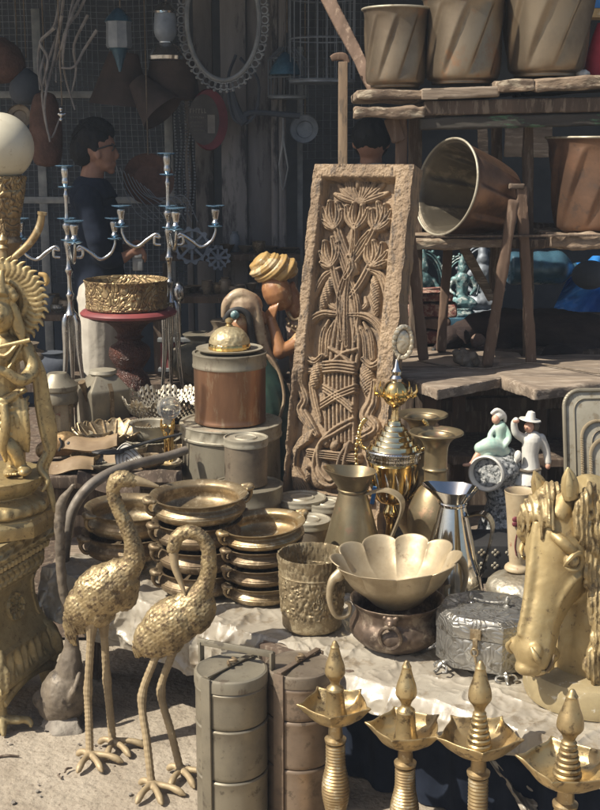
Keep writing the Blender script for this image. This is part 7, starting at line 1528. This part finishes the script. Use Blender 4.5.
for k, (px, Y, wh) in enumerate(spots_):
    r = rs.uniform(.035, .06); h = rs.uniform(.02, .055); i_ = k % 4; t = thing('trinket_cup', 'small %s cup %s' % (nmz[i_], wh), 'cup', Vector((at(px, Y, BZ).x, Y, BZ + .002)), rz=k)
    q = MB(); q.lathe([(r*.55, 0), (r*.6, h*.1), (r*.45, h*.25), (r*.9, h*.6), (r*1.02, h*.97), (r*.98, h), (r*.85, h*.65), (r*.3, h*.35), (.001, h*.33)], 44, smooth=3, disp=lambda th, z, rr: .0018*np.sin(th*14)*(z > .3*h)); q.build('body', M[mz[i_]], t)
for k, (px, Y, r, n) in enumerate(((110, 4.75, .085, 3), (200, 4.62, .08, 4))):
    z = BZ + .002
    for j in range(n):
        t = thing('stacked_saucer', '%s saucer of the low pile %s' % (['lowest', 'second', 'third', 'fourth'][j], ('behind the shouldered pot', 'right of the crown-edged dish')[k]), 'saucer', Vector((at(px, Y, BZ).x + .004*(j % 2), Y, z)), 'saucers piled on the back bench')
        q = MB(); q.lathe([(r*.5, 0), (r*.6, .004), (r, .016), (r*1.02, .018), (r*.98, .018), (r*.55, .007), (.001, .006)], 44); q.build('body', M[mz[(j + k) % 4]], t); z += .013
# fish figure and shells along the front of the bench
t = thing('bronze_fish', 'brown bronze fish head lying behind the statue scarf', 'ornament', Vector((at(62, 4.0, BZ).x, 4.0, BZ + .03))); q = MB(); q.chain([(-.06, 0, .01), (0, 0, .035), (.045, -.01, .03), (.07, -.015, .015)], [.03, .045, .036, .016], 18); q.build('body', M['bronze_face'], t, vox=.004, smooth=3)
q = MB(); q.ell((.035, -.044, .045), .008, n=12); q.tube([(.0, -.045, .02), (.012, -.05, .045), (.004, -.046, .065)], .004, 8, 4); q.build('eye_and_gill', M['paint_black'], t)
rs = random.Random(21)
def slab(px0, py0, px1, py1, Y, w, m, label, seed, th=.03, name='bark_shell', cat='shell'):
    a = P(px0, py0, Y); b = P(px1, py1, Y); t = thing(name, label, cat, (a + b)/2); O = Vector(t.location); q = MB(); n = 24; V = []
    for i in range(n):
        f = i/(n-1); c = a + (b-a)*f; ww = w*(.35 + .65*math.sin(math.pi*min(max(f, .06), .94))**.6)
        for j in range(14):
            g_ = (j/13 - .5)*2; z = -.032*g_*g_ + .006*math.sin(f*6+seed); V.append(c - O + Vector((0, g_*ww, z)))
    q.grid(V, 14, n); q.build('shell', M[m], t, solid=.012, disp=fnoise(.0022, 22, seed), ang=60); return t
slab(62, 440, 118, 436, 3.98, .045, 'shell', 'curved ochre bark shell just in front of the pale shallow dish', 1)
slab(50, 462, 94, 458, 3.86, .035, 'shell', 'pale ended ochre shell lying on the bench edge by the statue base', 4)
slab(104, 452, 172, 462, 3.95, .045, 'shell', 'brown bark shell lying under the enamel basin', 6)
slab(78, 474, 140, 486, 3.80, .03, 'wood_brown', 'dark brown plank piece hanging over the bench edge', 8)
slab(118, 476, 182, 470, 3.82, .03, 'wood_brown', 'dark brown plank piece just under the arched pipe', 11)
t = thing('dark_spoon', 'dark flat ladle blade lying by the white leaf dish', 'ladle', P(108, 452, 3.84)); q = MB(); q.ell((0, 0, 0), (.055, .024, .008), n=20); q.tube([(.04, 0, .004), (.15, .02, .035), (.24, .05, .05)], [.006, .005, .004], 8, 3); q.build('blade', M['paint_black'], t)
t = thing('pale_flask', 'small pale wax-like bulb poking above the left bowl pile', 'ornament', P(128, 478, 3.66)); q = MB(); q.chain([(-.012, 0, 0), (.012, 0, .008), (.05, 0, -.012)], [.014, .010, .005], 12); q.build('bulb', M['scallop'], t)
t = thing('silver_shards', 'heap of small pale silver scraps between the lantern and the leaf basket', 'scrap', bz(92, 4.1)); q = MB()
for k in range(46):
    c = Vector((rs.uniform(-.10, .12), rs.uniform(-.08, .10), rs.uniform(0, .028))); q.box(c + Vector((0, 0, .008)), (rs.uniform(.02, .05), rs.uniform(.012, .03), .004), rot=Euler((rs.uniform(-.6, .6), rs.uniform(-.6, .6), rs.uniform(0, 3))))
q.build('scraps', M['paper_white'], t, bevel=.001); t['kind'] = 'stuff'
t = thing('conical_vase', 'dull flared metal vase standing left of the shouldered pot', 'vase', bz(86, 4.55)); q = MB(); q.lathe([(.055, 0), (.05, .02), (.03, .08), (.018, .13), (.022, .16), (.04, .18), (.015, .17), (.001, .16)], 28, smooth=3, disp=lambda th, z, rr: .0015*np.sin(th*12)); q.build('body', M['tin_grey'], t)
t = thing('wooden_crate', 'low pale framed box standing behind the right candelabra legs', 'box', (at(195, 5.0, .8).x, 5.12, BZ - .02)); s_ = S(5.1, .8)
q = MB(); q.box((-.02, 0, .14), (.30, .05, .012)); q.box((-.02, 0, .27), (.30, .05, .012)); q.box((.125, 0, .2), (.012, .05, .14)); q.build('frame', M['pale_metal'], t); q = MB(); q.box((-.02, .01, .20), (.28, .02, .11)); q.build('panel', M['paint_red'], t)
t = thing('blue_orb', 'bluish shiny orb glimpsed behind the right candelabra stem', 'ornament', P(179, 292, 5.25)); q = MB(); q.ell((0, 0, 0), (.028, .028, .045), n=20); q.tube([(0, 0, -.04), (0, 0, -.24)], .008, 8); q.build('orb', M['silver_cand'], t)

# ================================================================== PEOPLE
HYp = 5.32; t = thing('person', 'person in dark navy shirt, glasses and pale trousers standing in profile behind the candelabras', 'person', at(100, HYp, 0)); t.location.z = .014; O = Vector(t.location); s_ = S(HYp, 1.2); W = lambda px, py, d=0: P(px, py, HYp + d*s_) - O
q = MB()
q.ell(W(95, 144, 0), (19*s_, 16*s_, 21*s_), rot=Euler((0, R(-8), 0))); q.ell(W(103, 152, 0), (12.5*s_, 13*s_, 18*s_)); q.ell(W(107, 165, 0), (8*s_, 9*s_, 6.5*s_))       # skull, face, jaw
q.tube([W(112, 143, 0), W(116, 152, 0), W(117.2, 156.6, 0), W(114.6, 159.3, 0)], [1.8*s_, 2.0*s_, 2.3*s_, 1.6*s_], 10, 4)                                                # nose
q.ell(W(114, 163.5, 0), (2.6*s_, 4*s_, 1.5*s_)); q.ell(W(113.4, 166.5, 0), (2.4*s_, 3.6*s_, 1.4*s_)); q.ell(W(111, 171, 0), (4*s_, 4.6*s_, 3.4*s_)); q.ell(W(111, 143, 0), (4*s_, 9*s_, 2.6*s_))
q.chain([W(94, 165, 2), W(91, 182, 2)], [10.5*s_, 12*s_], 16)
q.ell(W(97.5, 155, -14.5), (3.2*s_, 1.6*s_, 5*s_)); q.ell(W(97.5, 155, 14.5), (3.2*s_, 1.6*s_, 5*s_))
q.chain([W(94, 200, 4), W(97, 240, 4), W(101, 285, 4)], [18*s_, 19*s_, 17*s_], 18); q.ell(W(92, 196, 4), (20*s_, 32*s_, 13*s_))
q.chain([W(89, 202, -26), W(96, 234, -27), W(104, 258, -24)], [10*s_, 8.5*s_, 7.5*s_], 14); q.chain([W(104, 258, -24), W(120, 259, -24), W(131, 253, -22)], [7.5*s_, 6*s_, 4.4*s_], 14)
q.chain([W(95, 202, 30), W(104, 234, 30), W(112, 252, 26), W(126, 248, 18)], [10*s_, 8.5*s_, 7*s_, 4.6*s_], 14)
q.ell(W(136, 252, -22), (7*s_, 4*s_, 5*s_)); q.ell(W(131, 248, 14), (6*s_, 4*s_, 5*s_))
for sd, dd in ((-1, -22), (1, 14)):
    x0, y0 = (137, 252) if sd < 0 else (133, 248)
    for k in range(4): q.chain([W(x0 + 2, y0 - 3.6 + k*2.3, dd), W(x0 + 8 - abs(k-1.5), y0 - 2 + k*2.6, dd - 1), W(x0 + 9.5 - abs(k-1.5), y0 + 3 + k*2.4, dd + 1)], [1.9*s_, 1.7*s_, 1.3*s_], 8, 3)
    q.chain([W(x0 - 2, y0 - 3, dd - 3), W(x0 + 3, y0 - 6.5, dd - 4), W(x0 + 7, y0 - 6, dd - 4)], [2.3*s_, 2*s_, 1.5*s_], 8, 3)
for dy, dx in ((-13, -3), (13, 5)):
    q.chain([W(100 + dx, 295, dy), W(101 + dx, 360, dy), W(100 + dx, 445, dy), W(100 + dx, 500, dy)], [14*s_, 12*s_, 10*s_, 8*s_], 14)
    f_ = W(100 + dx, 500, dy); q.ell(Vector((f_.x + .05, f_.y, .04)), (.12, .045, .04))
q.build('body', M['skin'], t, vox=.0055, smooth=3)
q = MB(); q.ell(W(92, 139, 0), (20*s_, 18*s_, 18*s_)); q.ell(W(84, 150, 0), (14*s_, 16*s_, 17*s_)); q.tube([W(82, 131, 0), W(96, 128, 0), W(107, 131, 0), W(112, 138, 0)], [10*s_, 11*s_, 8*s_, 3*s_], 14, 4); q.ell(W(95, 146, -13.5), (5*s_, 3.5*s_, 7*s_))
q.build('hair', M['hair'], t, vox=.0055, smooth=2, disp=lambda co: .006*fbm(co*np.array([60, 60, 25.]), 3, 3))
q = MB(); rs = random.Random(4)
for k in range(150):
    th_, ph_ = rs.uniform(R(-175), R(-35)), rs.uniform(-1, 1); n_ = Vector((math.cos(th_), ph_*.9, -math.sin(th_))).normalized(); c = W(93, 141, 0) + Vector((n_.x*20*s_, n_.y*18*s_, n_.z*19*s_)); d_ = (Vector((.9, 0, .25)) - n_*Vector((.9, 0, .25)).dot(n_)).normalized()
    q.tube([c - n_*.004 - d_*.016, c + n_*.003, c + n_*.004 + d_*.018], [.003, .0036, .0008], 5, 3)
q.build('hair_tufts', M['hair'], t, ang=70)
q = MB()
for dd in (-11, 11): q.tube([W(110.5 + 3.6*math.cos(a), 147.5 + 4*math.sin(a), dd*.62) for a in np.linspace(0, 2*math.pi, 14, endpoint=False)], .7*s_, 6, loop=True); q.tube([W(112, 145.5, dd*.62), W(108, 146, dd*1.25), W(97, 149.5, dd*1.42)], .8*s_, 6)
q.tube([W(114.5, 147, -5), W(115.5, 146, 0), W(114.5, 147, 5)], .7*s_, 6); q.build('glasses', M['paint_black'], t)
q = MB()
q.chain([W(93, 196, 4), W(95, 215, 4), W(97, 250, 4), W(100, 280, 4), W(101, 298, 4)], [20*s_, 24.5*s_, 25.5*s_, 25*s_, 25*s_], 20); q.ell(W(92, 199, 4), (22*s_, 35*s_, 14.5*s_)); q.tube([W(93, 177, 2), W(92, 184, 2), W(92, 196, 2)], [13.5*s_, 19*s_, 26*s_], 16)
q.chain([W(88, 200, -26), W(96, 234, -28), W(105, 258, -25), W(117, 260, -24)], [13.5*s_, 12*s_, 10.5*s_, 8.5*s_], 14); q.chain([W(94, 200, 32), W(104, 234, 32), W(112, 250, 27)], [13*s_, 12*s_, 10*s_], 14)
q.build('shirt', M['cloth_navy'], t, vox=.007, smooth=3, disp=lambda co: .010*fbm(co*np.array([9, 9, 14.]), 3, 5) + .012*(.3-np.abs(fbm(co*np.array([7, 7, 11.])+3, 2, 15))))
q = MB()
for dy, dx in ((-12, -2), (13, 8)): q.chain([W(101 + dx*.4, 296, dy*.7), W(102 + dx, 360, dy), W(101 + dx, 445, dy), W(101 + dx, 485, dy)], [23*s_, 20*s_, 16*s_, 14*s_], 16)
q.ell(W(101, 298, 0), (25*s_, 26*s_, 16*s_)); q.build('trousers', M['cloth_trouser'], t, vox=.007, smooth=3, disp=lambda co: .008*fbm(co*np.array([12, 12, 6.]), 3, 6))
q = MB(); q.box(W(98, 338, -22), (.15, .012, .14)); q.build('pocket', M['cloth_trouser'], t, bevel=.005)
q = MB(); q.box(W(138, 262, -20), (.045, .03, .075)); q.box(W(138, 256, -24), (.035, .008, .02)); q.build('held_item', M['pale_metal'], t, bevel=.004)
# second person behind panel, seen from behind
QY = 5.2; t = thing('person', 'person with short black hair and pale shirt seen from behind above the carved panel', 'person', at(371, QY, 0)); t.location.z = .014; O = Vector(t.location); s_ = S(QY, 1.5); W = lambda px, py, d=0: P(px, py, QY + d*s_) - O
q = MB(); q.ell(W(371, 141, 0), (16*s_, 18*s_, 20*s_)); q.chain([W(371, 158, 2), W(371, 172, 2)], [11*s_, 12*s_], 14); q.chain([W(372, 190, 2), W(372, 300, 2)], [22*s_, 22*s_], 16); q.ell(W(371, 188, 2), (38*s_, 15*s_, 12*s_))
for sg_ in (-1, 1):
    q.chain([W(371 + sg_*33, 192, 2), W(371 + sg_*38, 245, 0), W(371 + sg_*30, 290, -14)], [10*s_, 8*s_, 6*s_], 12); q.ell(W(371 + sg_*29, 296, -16), (5*s_, 4*s_, 7*s_)); q.chain([W(371 + sg_*10, 300, 2), W(371 + sg_*11, 380, 2), W(371 + sg_*11, 490, 2)], [17*s_, 13*s_, 9*s_], 12)
    for k in range(4): q.chain([W(371 + sg_*29 - 3 + k*2, 300, -16), W(371 + sg_*29 - 3 + k*2, 309, -17)], [1.7*s_, 1.3*s_], 8, 2)
    q.ell(W(371 + sg_*17, 144, 0), (2*s_, 3*s_, 5*s_))
q.build('body', M['skin'], t, vox=.006, smooth=3)
q = MB(); q.ell(W(371, 137, 1), (20*s_, 21*s_, 20*s_)); q.ell(W(371, 146, 5), (17*s_, 17*s_, 14*s_)); q.build('hair', M['hair'], t, vox=.006, smooth=2, disp=fnoise(.004, 40, 3))
q = MB(); q.chain([W(372, 188, 2), W(372, 240, 2), W(372, 305, 2)], [25*s_, 26*s_, 27*s_], 18); q.ell(W(371, 186, 2), (41*s_, 18*s_, 16*s_)); q.tube([W(371, 163, 2), W(371, 176, 2)], [15*s_, 20*s_], 16)
for sg_ in (-1, 1): q.chain([W(371 + sg_*34, 192, 2), W(371 + sg_*38, 235, 0)], [13*s_, 11.5*s_], 12)
q.build('shirt', M['pale_metal'], t, vox=.007, smooth=3, disp=fnoise(.006, 14, 3))
q = MB()
for sg_ in (-1, 1): q.chain([W(371 + sg_*9, 300, 2), W(371 + sg_*11, 380, 2), W(371 + sg_*11, 485, 2)], [20*s_, 16*s_, 13*s_], 12)
q.build('trousers', M['cloth_navy'], t, vox=.008, smooth=2)

# ================================================================== ADDED HAZE VOLUME, VEILS THE DARK BACKGROUND
q = MB(); q.box((0, 0, 1.05), (124, 124, 4.1)); hz = bpy.data.materials.new('haze'); hz.use_nodes = True; hn = hz.node_tree.nodes; hn.remove(hn['Principled BSDF'])
pv_ = hn.new('ShaderNodeVolumePrincipled'); pv_.inputs['Density'].default_value = .0048; pv_.inputs['Color'].default_value = (.72, .85, 1, 1); pv_.inputs['Anisotropy'].default_value = 0.1
hz.node_tree.links.new(pv_.outputs[0], hn['Material Output'].inputs['Volume'])
o = q.build('haze', hz, ang=0); tag(o, 'thin bluish haze added over the whole stall to lift the dark background', 'haze', kind='stuff')
